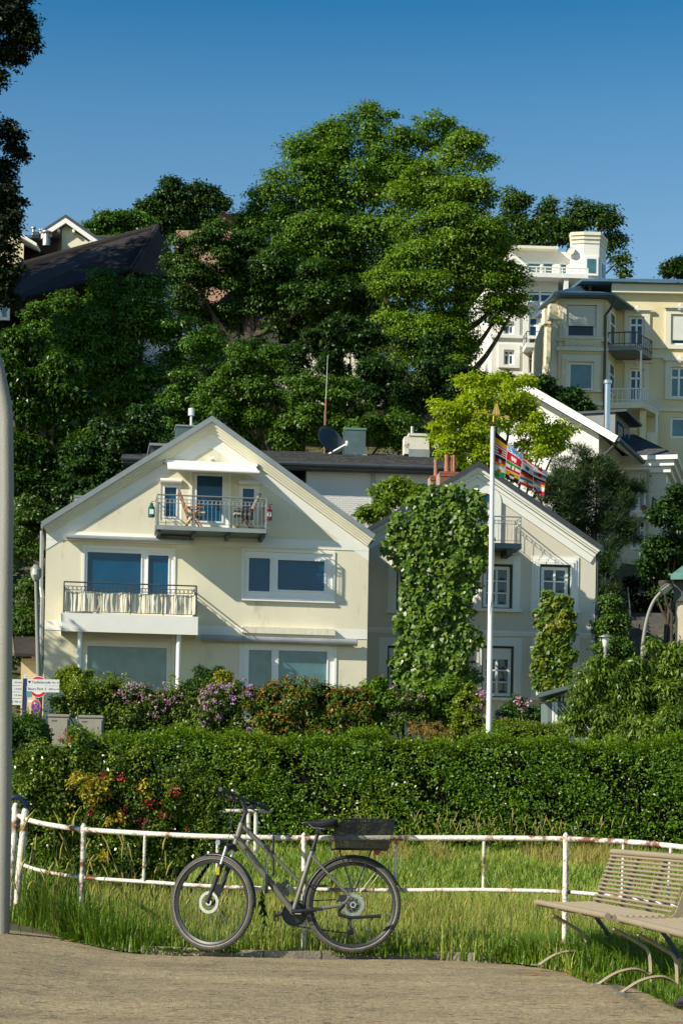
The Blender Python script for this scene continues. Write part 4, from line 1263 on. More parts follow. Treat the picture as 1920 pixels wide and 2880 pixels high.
for i, w in enumerate(holes):
    xm = (w[0] + w[1]) / 2
    t_ = w[3] - (w[3] - w[2]) * 0.3
    if i == 1 or i == 3:
        ps = [(w[0] + 0.1, w[1] - 0.1, w[2] + 0.1, t_ - 0.05), (w[0] + 0.1, w[1] - 0.1, t_ + 0.05, w[3] - 0.1)]
    else:
        ps = [(w[0] + 0.1, xm - 0.06, w[2] + 0.1, t_ - 0.05), (xm + 0.06, w[1] - 0.1, w[2] + 0.1, t_ - 0.05), (w[0] + 0.1, xm - 0.06, t_ + 0.05, w[3] - 0.1), (xm + 0.06, w[1] - 0.1, t_ + 0.05, w[3] - 0.1)]
    window(wr, w, ps, 0.05, 0.1, M_frame, M_glass)
    if i < 4:
        mb = MB(); bars(mb, (w[0] - 0.3, w[1] + 0.3, w[2] - 0.15, w[3] + 0.3), [w], -0.12, 0); mb.build('window_surround', M_white, wr)
for zz in (730, 500):
    z = wv.L(z4(400, zz))[1]; MB().box(-0.1, x1, -0.15, -0.001, z - 0.08, z + 0.08).build('string_course', M_white, wr)
bx0_, bx1_ = wv.L(z4(486, 760), -1.4)[0], wv.L(z4(640, 760), -1.4)[0]
bz_ = wv.L(z4(560, 770), -1.4)[1]
wb = balcony(wv, bx0_, bx1_ + 0.5, bz_, 1.4, wv.L(z4(560, 692), -1.4)[1] - bz_, 0.2, slab_m=M_white, rail_m=M_iron, band=False, slab_h=0.25, rods=2)
q = wv.R(z4, 588, 690, 632, 735, -1.46); MB().box(q[0], q[1], -1.46, -1.42, q[2], q[3]).build('hanging_towel', M_navy, wb)
for zx in (548, 575):
    xx = wv.L(z4(zx, 900), -1.2)[0]; MB().box(xx - 0.14, xx + 0.14, -1.3, -1.0, -8, bz_ - 0.251).build('pillar', M_white, wr)
# terrace storey
td = 1.2
q = wv.R(z4, 380, 140, 880, 320, td)
ex0, ex1 = wv.L(z4(380, 330), -0.9)[0], wv.L(z4(912, 330), -0.9)[0]
ezz = wv.L(z4(600, 330), -0.9)[1]
MB().box(ex0, ex1, -0.9, td, zt2 + 0.001, zt2 + 0.25).build('terrace_slab', M_white, wr)
for zx in (434, 760):
    xx = wv.L(z4(zx, 380), -0.7)[0]; MB().box(xx - 0.12, xx + 0.12, -0.8, -0.55, zt - 0.1, zt2).build('pillar', M_white, wr)
zb_ = zt2 + 0.251
th_ = [wv.R(z4, 490, 212, 590, 305, td), wv.R(z4, 598, 212, 676, 305, td), wv.R(z4, 716, 218, 772, 305, td), wv.R(z4, 820, 205, 866, 298, td)]
MB().wall([(q[0], zb_), (q[1] + 0.4, zb_), (q[1] + 0.4, q[3]), (q[0], q[3])], th_, td, 0.2).build('terrace_wall', M_wv, wr)
MB().box(q[0], q[1] + 0.4, td + 0.3, td + 6, zb_, q[3]).build('terrace_room', M_wv, wr)
MB().box(q[0] - 0.1, q[1] - 1.5, td - 0.5, td + 6.1, q[3] + 0.001, q[3] + 0.15).build('terrace_roof', M_cornice, wr)
for w in th_:
    window(wr, w, [(w[0] + 0.08, w[1] - 0.08, w[2] + 0.08, w[3] - 0.08)], td + 0.05, 0.1, M_frame, M_glassc)
ry0 = -0.8
zr_ = wv.L(z4(600, 248), ry0)[1]
tr = None
mb = MB(); mb.tube([(ex0, ry0, zr_), (ex1, ry0, zr_)], 0.04, 6); mb.tube([(ex0, ry0, zr_ - 0.45), (ex1, ry0, zr_ - 0.45)], 0.025, 6); mb.tube([(ex0, ry0, zb_ + 0.15), (ex1, ry0, zb_ + 0.15)], 0.025, 6); tr = mb.build('terrace_railing', M_white, wr)
n = 9
for k in range(n + 1):
    xx = ex0 + (ex1 - ex0) * k / n
    MB().box(xx - 0.03, xx + 0.03, ry0 - 0.03, ry0 + 0.03, zt2 + 0.251, zr_).build('railing_post', M_white, tr)
    if k in (2, 3):
        xx2 = xx + (ex1 - ex0) / n
        MB().box(xx + 0.08, xx2 - 0.08, ry0 + 0.01, ry0 + 0.03, zb_ + 0.2, zr_ - 0.08).build('railing_screen', mat('brown screen', (0.24, 0.17, 0.11), 0.8), tr)
# tower
q = wv.R(z4, 882, 85, 988, 380, 0.3)
L0 = wv.L(z4(797, 200), 0.5)[0]; R0 = wv.L(z4(1036, 200), 1.6)[0]
pl = [(q[0], 0.3), (q[1], 0.3), (R0, 1.6), (R0, 3.2), (q[1], 4.6), (q[0], 2.0), (L0, 0.9), (L0, 0.5)]
tw = MB().plan(pl, zt2 - 2.5, q[3]).build('tower', M_wv, wr)
cx_, cy_ = (q[0] + q[1]) / 2, 2.4
for s_, a, b in ((1.02, 0.0, 0.22), (1.05, 0.221, 0.42), (1.08, 0.421, 0.6)):
    MB().plan([(cx_ + (x - cx_) * s_, cy_ + (y - cy_) * s_) for x, y in pl], q[3] + a, q[3] + b).build('tower_cornice', M_cornice, tw)
w = wv.R(z4, 902, 195, 962, 290, 0.3); f_ = MB().box(w[0] - 0.15, w[1] + 0.15, 0.2, 0.299, w[2] - 0.15, w[3] + 0.15).build('window', M_frame, wr); MB().box(w[0], w[1], 0.17, 0.199, w[2], w[3]).build('pane', M_glassc, f_)
dv = Vector((R0 - q[1], 1.3, 0)); n_ = Vector((1.3, -(R0 - q[1]), 0)).normalized()
def onr(k, o): return Vector((q[1], 0.3, 0)) + dv * k + n_ * o
for nm, k0, k1, o0, o1, e_, m_, par in (('window', 0.15, 0.8, 0.002, 0.08, 0.15, M_frame, None), ('pane', 0.25, 0.7, 0.081, 0.1, 0.0, M_glass, 1)):
    p = [onr(k0, o0), onr(k1, o0), onr(k1, o1), onr(k0, o1)]
    f2 = MB().hexa([(c.x, c.y, w[2] - 0.1 - e_) for c in p] + [(c.x, c.y, w[3] - 0.1 + e_) for c in p]).build(nm, m_, f2 if par else wr)
p = wv.L(z4(795, 150), 0.6)
t = thing('satellite_dish', 'pale round satellite dish on the wall beside the white tower', 'satellite dish', wv.O + wv.t * p[0] + wv.m * 0.4 + Vector((0, 0, p[1])))
mb = MB(); mb.lathe([(0.001, 0.0), (0.13, 0.02), (0.26, 0.07), (0.265, 0.08), (0.13, -0.01), (0.001, -0.03)], (0, 0, 0), 20); Mx = Matrix.Rotation(math.radians(-40), 4, 'Z') @ Matrix.Rotation(math.radians(72), 4, 'X'); mb.v = [tuple(Mx @ Vector(v)) for v in mb.v]; mb.build('dish', mat('weathered dish', (0.42, 0.41, 0.36), 0.6), t, smooth=True)
mb = MB(); mb.tube([(0.02, 0.05, 0), (0.35, 0.3, -0.2), (0.42, 0.8, -0.2)], 0.04, 6); mb.build('arm', M_steel, t)
q = wv.R(z4, 1040, 270, 1160, 340, 5)
fl = thing('flat_roofed_house', 'low brown flat roofed house partly behind the white tower', 'house', wv.O + wv.m * 12)
MB().box(q[0] - 1, q[1] + 0.9, 0, 4, q[2] - 3, q[2] + 0.1).build('wall', M_iron, fl)
MB().box(q[0] - 1.2, q[1] + 1.1, -0.4, 4.4, q[2] + 0.101, q[3] + 1.0).build('roof', mat('brown fascia', (0.16, 0.09, 0.07), 0.8), fl)

# ------------------------------------------------------------------ white gable house turned away, behind the bright green tree
go = W(*z4(985, 1500), 76)
gh = Bld('gabled_house', 'white gabled house with dark eaves and steel flue behind the bright green tree', 'house', (go.x, go.y, 9.0), math.radians(-20))
gr = gh.root
ge = gh.L(z4(985, 1400))[1]
ga = gh.L(z4(505, 1120))
gsl = (ga[1] - ge) / (0 - ga[0])
gl = 2 * ga[0]
MB().wall([(gl, -6), (0, -6), (0, ge), (ga[0], ga[1]), (gl, ge)], [], 0).build('front_wall', M_wv, gr)
MB().box(-0.3, -0.0005, 0.01, 7.5, -6, ge - 0.02).build('side_wall', M_wv, gr)
MB().box(gl, -0.31, 0.4, 7.5, -6, ge - 0.4).build('back_room', M_wv, gr)
for sd in (-1, 1):
    def gp(k, up):
        if k == 0: return ga[0], ga[1] + up * math.sqrt(1 + gsl ** 2)
        return ga[0] + sd * (k + gsl * up / math.sqrt(1 + gsl ** 2)), ga[1] - k * gsl + up / math.sqrt(1 + gsl ** 2)
    hf = -ga[0] + 0.75
    mb = MB(); mb.prism([gp(0, 0.18), gp(hf, 0.18), gp(hf, 0.30), gp(0, 0.30)], -0.55, 8.2); r_ = mb.build('roof', M_slate, gr)
    mb = MB(); mb.prism([gp(0, 0.0), gp(hf, 0.0), gp(hf, 0.28), gp(0, 0.28)], -0.60, -0.551); mb.build('verge_trim', M_white, r_)
    mb = MB(); mb.prism([gp(0, 0.10), gp(hf - 0.1, 0.10), gp(hf - 0.1, 0.179), gp(0, 0.179)], -0.54, 8.1); mb.build('soffit', M_white, r_)
    if sd == 1:
        e = gp(hf, 0.15); mb = MB(); mb.tube([(e[0] + 0.06, -0.55, e[1]), (e[0] + 0.06, 8.2, e[1])], 0.09, 8); mb.build('gutter', M_iron, gr)
        mb = MB(); mb.tube([(e[0], -0.3, e[1] - 0.05), (0.4, -0.1, e[1] - 0.4), (0.08, -0.08, e[1] - 0.55), (0.08, -0.08, -6)], 0.06, 8); mb.build('downpipe', M_iron, gr)
fo = gh.L(z4(1040, 1395), 2.5); f1 = gh.L(z4(1040, 1030), 2.5)
mb = MB(); mb.lathe([(0.13, fo[1] - 1.5), (0.13, f1[1] - 0.15), (0.18, f1[1] - 0.14), (0.18, f1[1])], (fo[0], 2.5, 0), 12); mb.build('flue', mat('stainless steel', (0.55, 0.56, 0.55), 0.25, 0.08, 3, metal=0.9), gr, smooth=True)
q = gh.R(z4, 780, 1258, 1098, 1420, 4)
d_ = MB().box(q[0], q[1], 4, 7, q[2] - 1, q[3]).build('roof_box', mat('grey dormer sheet', (0.20, 0.21, 0.21), 0.6), gr)
MB().box(q[0] - 0.1, q[1] + 0.5, 3.9, 7.2, q[3] + 0.001, q[3] + 0.1).build('roof_edge', M_iron, d_)
for k in range(2):
    MB().box(q[1] + 0.001, q[1] + 0.06, 4.3 + 1.2 * k, 5.3 + 1.2 * k, q[2] - 0.4, q[3] - 0.3).build('pane', M_glass, d_)

# ------------------------------------------------------------------ cream annex with French windows
ao_ = W(*ze(628, 500), 80)
an = Bld('cream_house', 'cream house with French windows and a potted balcony at the right, below the yellow villa', 'house', (ao_.x, ao_.y, 8.0), math.radians(-14))
ar = an.root
nx0 = an.L(ze(150, 400))[0]
nt_ = an.L(ze(400, 160))[1]
nf = an.R(ze, 245, 318, 418, 690); nw = an.R(ze, 258, 775, 416, 1065)
MB().wall([(nx0, -6), (0, -6), (0, nt_), (nx0, nt_)], [nf, nw], 0, 0.2).build('front_wall', M_grey, ar)
sw = [(2.0, 2.6, an.L(ze(665, 480), 2)[1], an.L(ze(665, 350), 2)[1])]
mb = MB(); mb.box(-0.25, -0.001, 0.01, 7, -6, nt_); mb.box(nx0, -0.26, 0.5, 7, -6, nt_); mb.build('side_wall', M_grey, ar)
for yy in (2.2, 4.4):
    MB().box(0.0, 0.05, yy, yy + 0.7, nt_ - 2.6, nt_ - 1.2).build('side_window', M_glass2, ar)
for k, (o_, a, b) in enumerate(((0.15, -0.55, -0.30), (0.30, -0.299, -0.06), (0.45, -0.059, 0.12))):
    MB().box(nx0, o_, -o_, 7.2, nt_ + a, nt_ + b).build('cornice', M_white, ar)
MB().add([(nx0, -0.4, nt_ + 0.125), (0.4, -0.4, nt_ + 0.125), (0.4, 7.2, nt_ + 0.125), (nx0, 7.2, nt_ + 0.125), (nx0, 3.4, nt_ + 1.9), (-2.2, 3.4, nt_ + 1.9)], [(0, 1, 5, 4), (1, 2, 5), (2, 3, 4, 5)]).build('roof', M_slate, ar)
for w, rows in ((nf, 1), (nw, 1)):
    xm = (w[0] + w[1]) / 2; tz = w[3] - 0.45
    window(ar, w, [(w[0] + 0.1, xm - 0.1, w[2] + 0.1, tz), (xm + 0.1, w[1] - 0.1, w[2] + 0.1, tz), (w[0] + 0.1, xm - 0.1, tz + 0.08, w[3] - 0.08), (xm + 0.1, w[1] - 0.1, tz + 0.08, w[3] - 0.08)], 0.05, 0.1, M_frame, M_glass2)
bzz = an.L(ze(330, 690), -1.2)[1]
x0_, x1_ = an.L(ze(215, 690), -1.2)[0], an.L(ze(446, 690), -1.2)[0]
ab = MB().box(x0_, x1_, -1.3, 0, bzz - 0.2, bzz).build('balcony', M_grey, ar)
mb = MB(); mb.tube([(x0_, -1.25, bzz + 1.35), (x1_, -1.25, bzz + 1.35), (x1_ + 0.0, -0.02, bzz + 1.35)], 0.02, 6); mb.build('top_rail', M_steel, ab)
mt_ = mat('pale timber frame', (0.36, 0.32, 0.2), 0.7)
zt_ = an.L(ze(430, 255), -1.25)[1]
mb = MB(); mb.box(x1_ - 0.12, x1_, -1.3, -1.18, -6, zt_ - 0.101); mb.box(x0_ - 0.5, x1_, -1.3, -1.18, zt_ - 0.1, zt_); mb.box(x1_ - 0.1, x1_ - 0.02, -1.179, 0, zt_ - 0.1, zt_); mb.build('pergola_frame', mt_, ar)
mb = MB(); a, b = an.L(ze(455, 552), -1.0), an.L(ze(590, 645), 0.4); mb.tube([(x1_ + 0.15, -1.2, bzz), (x1_ + 0.15, -1.2, a[1]), (b[0], 0.0 - 0.05, b[1])], 0.04, 6); mb.tube([(x1_ + 0.15, -1.2, bzz + 0.1), (b[0], -0.05, bzz + 0.1)], 0.04, 6); mb.build('stair_rail', M_iron, ar)
q = an.R(ze, 366, 618, 426, 672, -1.1)
t = thing('plant_pot', 'terracotta pot on the cream house balcony', 'flower pot', an.O + an.t * ((q[0] + q[1]) / 2) + an.m * -1.0 + Vector((0, 0, bzz + 0.002)), math.radians(-14))
hp = q[3] - bzz; rp_ = (q[1] - q[0]) / 2
mb = MB(); mb.lathe([(rp_ * 0.7, 0), (rp_ * 0.95, hp * 0.75), (rp_ * 1.05, hp * 0.76), (rp_ * 1.05, hp), (rp_ * 0.9, hp), (rp_ * 0.85, hp * 0.8)], (0, 0, 0), 16); mb.build('body', mat('terracotta', (0.36, 0.12, 0.06), 0.8), t, smooth=True)
mb = MB(); mb.lathe([(0.01, hp * 0.82), (rp_ * 0.86, hp * 0.8)], (0, 0, 0), 12); mb.build('soil', M_shadesoil, t)

# ------------------------------------------------------------------ building at the right edge with a copper roof, and the stair beside it
eo = W(*ze(716, 1800), 50)
eb = Bld('street_house', 'beige rendered house corner with green copper roof cut by the right edge', 'house', (eo.x, eo.y, 3.0), math.radians(-13))
er = eb.root
ezt = eb.L(ze(755, 1590))[1]
MB().box(0, 6, 0, 6, -3, ezt).build('wall', mat('beige roughcast', (0.50, 0.42, 0.30), 0.95, 0.1, 3, 0.6, 40), er)
q1 = eb.L(ze(690, 1480), -0.4); q2 = eb.L(ze(800, 1405), 1.2)
MB().box(-0.06, 6, -0.10, 0.0, ezt - 0.02, ezt + 0.55).build('frieze', mat('dark frieze', (0.06, 0.07, 0.07), 0.6, 0.3, 12), er)
MB().add([(-0.12, -0.45, ezt + 0.62), (6, -0.45, ezt + 0.62), (6, 2.0, ezt + 2.6), (1.9, 2.0, ezt + 2.6), (-0.12, 6, ezt + 0.62), (-0.12, -0.45, ezt + 0.5), (6, -0.45, ezt + 0.5), (-0.12, 6, ezt + 0.5)], [(0, 1, 2, 3), (0, 3, 4), (5, 6, 1, 0), (5, 0, 4, 7)]).build('roof', M_copper, er)
mb = MB(); mb.lathe([(0.06, 0.0), (0.16, 0.22), (0.16, 0.28)], (-0.28, -0.3, ezt + 0.2), 10); mb.tube([(-0.28, -0.3, ezt + 0.22), (-0.22, -0.2, ezt - 0.1), (-0.09, -0.1, ezt - 0.35), (-0.09, -0.1, -3)], 0.035, 10); mb.build('downpipe', mat('brown downpipe', (0.10, 0.075, 0.06), 0.5, 0.2, 3, metal=0.3), er, smooth=True)
mb = MB(); mb.hexa([(0.3, -0.5, 1.2), (6, -0.5, 4.0), (6, -0.02, 4.0), (0.3, -0.02, 1.2), (0.3, -0.5, 1.32), (6, -0.5, 4.12), (6, -0.02, 4.12), (0.3, -0.02, 1.32)]); mb.build('porch_roof', M_iron, er)
M_conc = mat('shade darkened concrete', (0.09, 0.085, 0.075), 0.9, 0.3, 6)  # colour darkened to stand in for shade on the stair
so = W(*ze(540, 2000), 66)
st_ = thing('garden_stair', 'concrete garden stair coloured dark for shade, climbing between the houses at the right', 'stairs', (so.x, so.y, so.z), math.radians(-6))
for i in range(7):
    MB().box(-0.9, 0.5, 0.36 * i, 0.36 * (i + 1) + 0.05, 0.17 * i - 0.5, 0.17 * (i + 1)).build('step', M_conc, st_)
mb = MB()
mb.tube([(-0.95, 0, 0.9), (-0.95, 2.6, 2.15)], 0.025, 6)
for i in range(4):
    mb.tube([(-0.95, 0.8 * i, 0.38 * i - 0.3), (-0.95, 0.8 * i, 0.38 * i + 0.9)], 0.015, 5)
mb.build('handrail', M_iron, st_)

# ------------------------------------------------------------------ houses on top of the hill at the left
ho = W(*z6(425, 560), 128)
hh = Bld('gabled_house', 'cream gabled house with brown tiled roof wing on the hilltop at the left', 'house', (ho.x, ho.y, 26.0), 0.0)
r2 = hh.root
ga_ = hh.L(z6(462, 330)); gl_ = hh.L(z6(345, 400)); g_r_ = hh.L(z6(650, 462))
hx1 = hh.L(z6(640, 500))[0]
s_ = (ga_[1] - g_r_[1]) / (g_r_[0] - ga_[0])
MB().wall([(0, -4), (hx1, -4), (hx1, ga_[1] - (hx1 - ga_[0]) * s_), ga_, (0, ga_[1] - (ga_[0]) * s_)], [], 0).build('front_wall', M_cream, r2)
MB().box(0, hx1, 0.3, 8, -4, 3).build('side_wall', M_cream, r2)
for sd, hf in ((-1, ga_[0] + 1.3), (1, hx1 - ga_[0] + 0.5)):
    def tp(k, up): return ga_[0] + sd * k, ga_[1] - k * s_ + up
    mb = MB(); mb.prism([tp(0, 0.35), tp(hf, 0.35), tp(hf, 0.6), tp(0, 0.6)], -0.5, 8); r_ = mb.build('roof', M_iron, r2)
    mb = MB(); mb.prism([tp(0, 0.02), tp(hf, 0.02), tp(hf, 0.349), tp(0, 0.349)], -0.55, -0.4); mb.build('verge_board', M_white, r_)
    for k in (0.5, hf - 0.6):
        e = tp(k, 0.0); MB().box(e[0] - 0.08, e[0] + 0.08, -0.39, 0, e[1] - 0.2, e[1]).build('rafter_end', M_white, r_)
q = hh.R(z6, 640, 415, 800, 480, 1.5); MB().box(q[0], q[1] + 2, 1.5, 6, -4, q[3]).build('annex_wall', M_cream, r2)
MB().box(q[0] - 0.1, q[1] + 2.1, 1.4, 6.1, q[3] + 0.001, q[3] + 0.15).build('annex_roof', M_iron, r2)
# the tiled wing: rows of pantiles
q = hh.R(z6, 110, 405, 426, 580, 0)
M_tile = mat('brown roof tile', (0.085, 0.055, 0.042), 0.7, 0.3, 5.0)
zt_, zb_ = q[3], q[2] - 0.65
tz_ = MB(); nr, nc = 13, 27
for r in range(nr):
    for c in range(nc):
        x0 = q[0] + (q[1] - q[0]) * c / nc; w = (q[1] - q[0]) / nc
        za_, zc_ = zb_ + (zt_ - zb_) * r / nr, zb_ + (zt_ - zb_) * (r + 1.1) / nr
        ya, yc = -2.2 + 2.2 * r / nr, -2.2 + 2.2 * (r + 1.1) / nr
        ps = []
        for t_, u in ((0, 0.0), (0.25, 0.09), (0.5, 0.12), (0.75, 0.09), (1, 0.0)):
            ps.append((x0 + w * t_, ya - 0.06, za_ + u + 0.05))
        for t_, u in ((0, 0.0), (0.25, 0.09), (0.5, 0.12), (0.75, 0.09), (1, 0.0)):
            ps.append((x0 + w * t_, yc, zc_ + u - 0.03))
        tz_.add(ps, [(i, i + 1, i + 6, i + 5) for i in range(4)])
w_ = MB().hexa([(q[0], -2.2, zb_ - 0.1), (q[1], -2.2, zb_ - 0.1), (q[1], 0.2, zt_ - 0.1), (q[0], 0.2, zt_ - 0.1), (q[0], -2.2, zb_), (q[1], -2.2, zb_), (q[1], 0.2, zt_), (q[0], 0.2, zt_)]).build('wing_roof', M_tile, r2)
tag(tz_.build('roof_tiles', M_tile, w_), kind='stuff')
MB().box(q[0], q[1], -1.9, 0.2, -4, zb_ - 0.101).build('wing_wall', M_cream, r2)
MB().box(q[0] + 1.5, q[1] - 2, 0.25, 2, zt_ - 1, zt_ + 0.4).build('parapet', M_iron, r2)
for zx, zt3, rad in ((323, 370, 0.26), (233, 342, 0.13), (282, 355, 0.1), (296, 355, 0.1)):
    a = hh.L(z6(zx, zt3), -0.8 if zx > 320 else 0.6); b0 = hh.L(z6(zx, 470 if zx > 320 else 395), -0.8 if zx > 320 else 0.6)
    mb = MB(); y_ = -0.8 if zx > 320 else 0.6
    mb.lathe([(rad, b0[1]), (rad, a[1] - 0.5), (rad * 0.7, a[1] - 0.4), (rad * 0.7, a[1] - 0.1), (rad * 1.3, a[1] - 0.09), (rad * 1.3, a[1])], (a[0], y_, 0), 10); mb.build('flue', M_steel, r2, smooth=True)
# dormer cut by the dark tree at the very left
q = hh.R(z6, 60, 455, 165, 590, -2.6)
dm = MB().wall([(q[0] - 2, q[2] - 1), (q[1], q[2] - 1), (q[1], q[3]), (q[0] - 1.2, q[3] + 1.6), (q[0] - 2.4, q[3] + 0.8)], [], -2.6).build('dormer', M_yel, r2)
mb = MB(); mb.prism([(q[0] - 1.3, q[3] + 1.6), (q[1] + 0.9, q[3] - 0.25), (q[1] + 0.9, q[3] - 0.05), (q[0] - 1.3, q[3] + 1.85)], -3.0, 0); mb.build('dormer_roof', M_white, dm)
# big dark roof
M_dkroof = mat('dark weathered roof tiles', (0.022, 0.017, 0.014), 0.9, 0.4, 3.0, 0.4, 8)
A_ = W(*z6(1085, 338), 104); Lr = W(*z6(60, 622), 106); El = W(*z6(-60, 905), 97); Em = W(*z6(905, 645), 99); Er = W(*z6(1290, 700), 107)
bg_ = thing('large_house', 'large house under a dark brown hipped roof, above the round topped trees on the left', 'house', (Em.x, Em.y, Em.z - 8))
o_ = Vector((Em.x, Em.y, Em.z - 8))
def lc(p, dz=0): return tuple(p - o_ + Vector((0, 0, dz)))
Bk = A_ + Vector((-2, 9, -4)); Lb = Lr + Vector((-4, 8, -4))
rf_ = MB().add([lc(A_), lc(Lr), lc(El), lc(Em), lc(Er), lc(Bk), lc(Lb)], [(0, 1, 2, 3), (0, 3, 4), (0, 4, 5), (0, 5, 6, 1)]).build('roof', M_dkroof, bg_)
# raised tile courses on the front slope and rolls along its hips
tc_ = MB(); nn = 90
Aw, Lw, Ew, Mw = A_ - o_, Lr - o_, El - o_, Em - o_
nrm = (Mw - Aw).cross(Lw - Aw).normalized()
if nrm.y > 0: nrm = -nrm
for i in range(nn):
    k = (i + 0.5) / nn
    a, b = Aw.lerp(Lw, k), Mw.lerp(Ew, k)
    dd = (Lw - Aw).normalized() * 0.06
    tc_.add([a - dd, a + nrm * 0.07, a + dd, b - dd, b + nrm * 0.07, b + dd], [(0, 1, 4, 3), (1, 2, 5, 4)])
tag(tc_.build('roof_tiles', M_dkroof, rf_), kind='stuff')
mb = MB(); mb.tube([Aw, Mw], 0.16, 6); mb.tube([Aw, Lw], 0.16, 6); mb.build('ridge_tiles', M_dkroof, rf_)
wl_ = MB()
Em2, Er2, El2 = Em - o_, Er - o_, El - o_
c2 = Vector((0.35, 0.6, -0.3))
wl_.add([Em2 + c2, Er2 + Vector((-0.5, 0.4, -0.3)), Er2 + Vector((-0.5, 0.4, -8)), Em2 + c2 + Vector((0, 0, -8))], [(0, 1, 2, 3)])
wl_.build('wall', M_white, bg_)
MB().add([Em2 + c2, El2 + Vector((0, 0.8, -0.3)), El2 + Vector((0, 0.8, -8)), Em2 + c2 + Vector((0, 0, -8))], [(0, 1, 2, 3)]).build('timber_wall', M_shadesoil, bg_)
q0 = W(*z6(20, 870), 97.0) - o_; q1 = W(*z6(47, 960), 97.0) - o_
w_ = MB().box(q0.x - 0.15, q1.x + 0.15, q0.y, q0.y + 0.12, q1.z - 0.15, q0.z + 0.15).build('window', M_frame, bg_)
MB().box(q0.x, q1.x, q0.y - 0.02, q0.y - 0.002, q1.z, q0.z).build('pane', M_glassc, w_)
# half hidden white house in the trees
wo2 = W(*vw(780, 800), 99)
hw2 = Bld('veranda_house', 'white house with brown roof half hidden in the shade of the tall trees', 'house', (wo2.x, wo2.y, 17.0), 0.0)
w2r = hw2.root
q = hw2.R(vw, 470, 730, 930, 840)
e = hw2.L(vw(600, 765))[1]
hl = [hw2.R(vw, 640, 745, 690, 790), hw2.R(vw, 766, 790, 800, 812), hw2.R(vw, 815, 795, 850, 815), hw2.R(vw, 868, 795, 896, 815)]
MB().wall([(q[0], q[2] - 2), (q[1], q[2] - 2), (q[1], q[3] - 0.5), (q[0], q[3] - 0.5)], hl, 0, 0.3).build('wall', M_wv, w2r)
for w in hl:
    window(w2r, w, [(w[0] + 0.12, w[1] - 0.12, w[2] + 0.12, w[3] - 0.12)], 0.05, 0.1, M_frame, M_glass2)
tp_ = hw2.L(vw(600, 600), 7)[1]
r3 = MB().add([(q[0] - 0.5, -0.8, q[3] - 0.5), (q[1] + 0.5, -0.8, q[3] - 0.5), (q[1] - 3, 7, tp_), (q[0] + 3, 7, tp_), (q[0] - 0.5, -0.8, q[3] - 0.7), (q[1] + 0.5, -0.8, q[3] - 0.7)], [(0, 1, 2, 3), (4, 5, 1, 0)]).build('roof', M_tile, w2r)
MB().box(q[0], q[1], 0.35, 7, q[2] - 2, q[3] - 0.7).build('room', M_wv, w2r)
tc_ = MB()
for i in range(70):
    k = (i + 0.5) / 70
    a = Vector((q[0] - 0.5, -0.8, q[3] - 0.5)).lerp(Vector((q[1] + 0.5, -0.8, q[3] - 0.5)), k); b = Vector((q[0] + 3, 7, tp_)).lerp(Vector((q[1] - 3, 7, tp_)), k)
    tc_.add([a + Vector((-0.08, 0, 0)), a + Vector((0, 0, 0.12)), a + Vector((0.08, 0, 0)), b + Vector((-0.08, 0, 0)), b + Vector((0, 0, 0.12)), b + Vector((0.08, 0, 0))], [(0, 1, 4, 3), (1, 2, 5, 4)])
tag(tc_.build('roof_tiles', M_tile, r3), kind='stuff')
# brown roofed house on the skyline
po = W(*z6(1330, 470), 134)
ph_ = Bld('flat_roofed_house', 'pinkish house with a brown mansard roof on the skyline behind trees', 'house', (po.x, po.y, 27.0), 0.0)
q = ph_.R(z6, 1215, 345, 1568, 480)
MB().box(q[0], q[1] + 1, 0, 6, q[2] - 4, q[3] - 0.2).build('wall', mat('pink render', (0.42, 0.25, 0.18), 0.9), ph_.root)
k_ = ph_.L(z6(1315, 325), -0.3)
mb = MB(); mb.hexa([(q[0] + 3, -0.6, q[2] + 2.2), (q[1] + 1.5, -0.6, q[2] + 2.2), (q[1] + 1.5, 6, q[2] + 2.2), (q[0] + 3, 6, q[2] + 2.2), (q[0] + 4, 0, k_[1] + 0.2), (q[1] + 1.5, 0, k_[1] + 0.2), (q[1] + 1.5, 6, k_[1] + 0.2), (q[0] + 4, 6, k_[1] + 0.2)]); mb.build('roof', mat('mansard brown', (0.15, 0.085, 0.06), 0.8, 0.2, 2), ph_.root)
# small outbuilding left of the cream house
oo = W(*z1(147, 1790), 60)
ob = Bld('outbuilding', 'small beige outbuilding with a dark tiled roof left of the cream gabled house', 'shed', (oo.x, oo.y, 3.0), 0.0)
q = ob.R(z1, 147, 1720, 260, 1900)
MB().box(0, q[1] + 0.2, 0, 3, -1, q[3]).build('wall', mat('ochre render', (0.52, 0.42, 0.25), 0.9), ob.root)
a = ob.L(z1(98, 1700), -0.3); b = ob.L(z1(260, 1560), 1.5)
mb = MB(); mb.hexa([(a[0], -0.4, q[3] + 0.03), (q[1] + 0.3, -0.4, q[3] + 0.03), (q[1] + 0.3, 2.4, b[1]), (b[0] - 1.0, 2.4, b[1]), (a[0], -0.4, q[3] + 0.12), (q[1] + 0.3, -0.4, q[3] + 0.12), (q[1] + 0.3, 2.4, b[1] + 0.1), (b[0] - 1.0, 2.4, b[1] + 0.1)]); mb.build('roof', M_dkroof, ob.root)
mb = MB()
mb.tube([(a[0] - 0.02, -0.42, q[3] + 0.1), (b[0] - 1.02, 2.4, b[1] + 0.1)], 0.07, 6); mb.build('verge_tiles', mat('pale verge tile', (0.3, 0.25, 0.2), 0.8), ob.root)
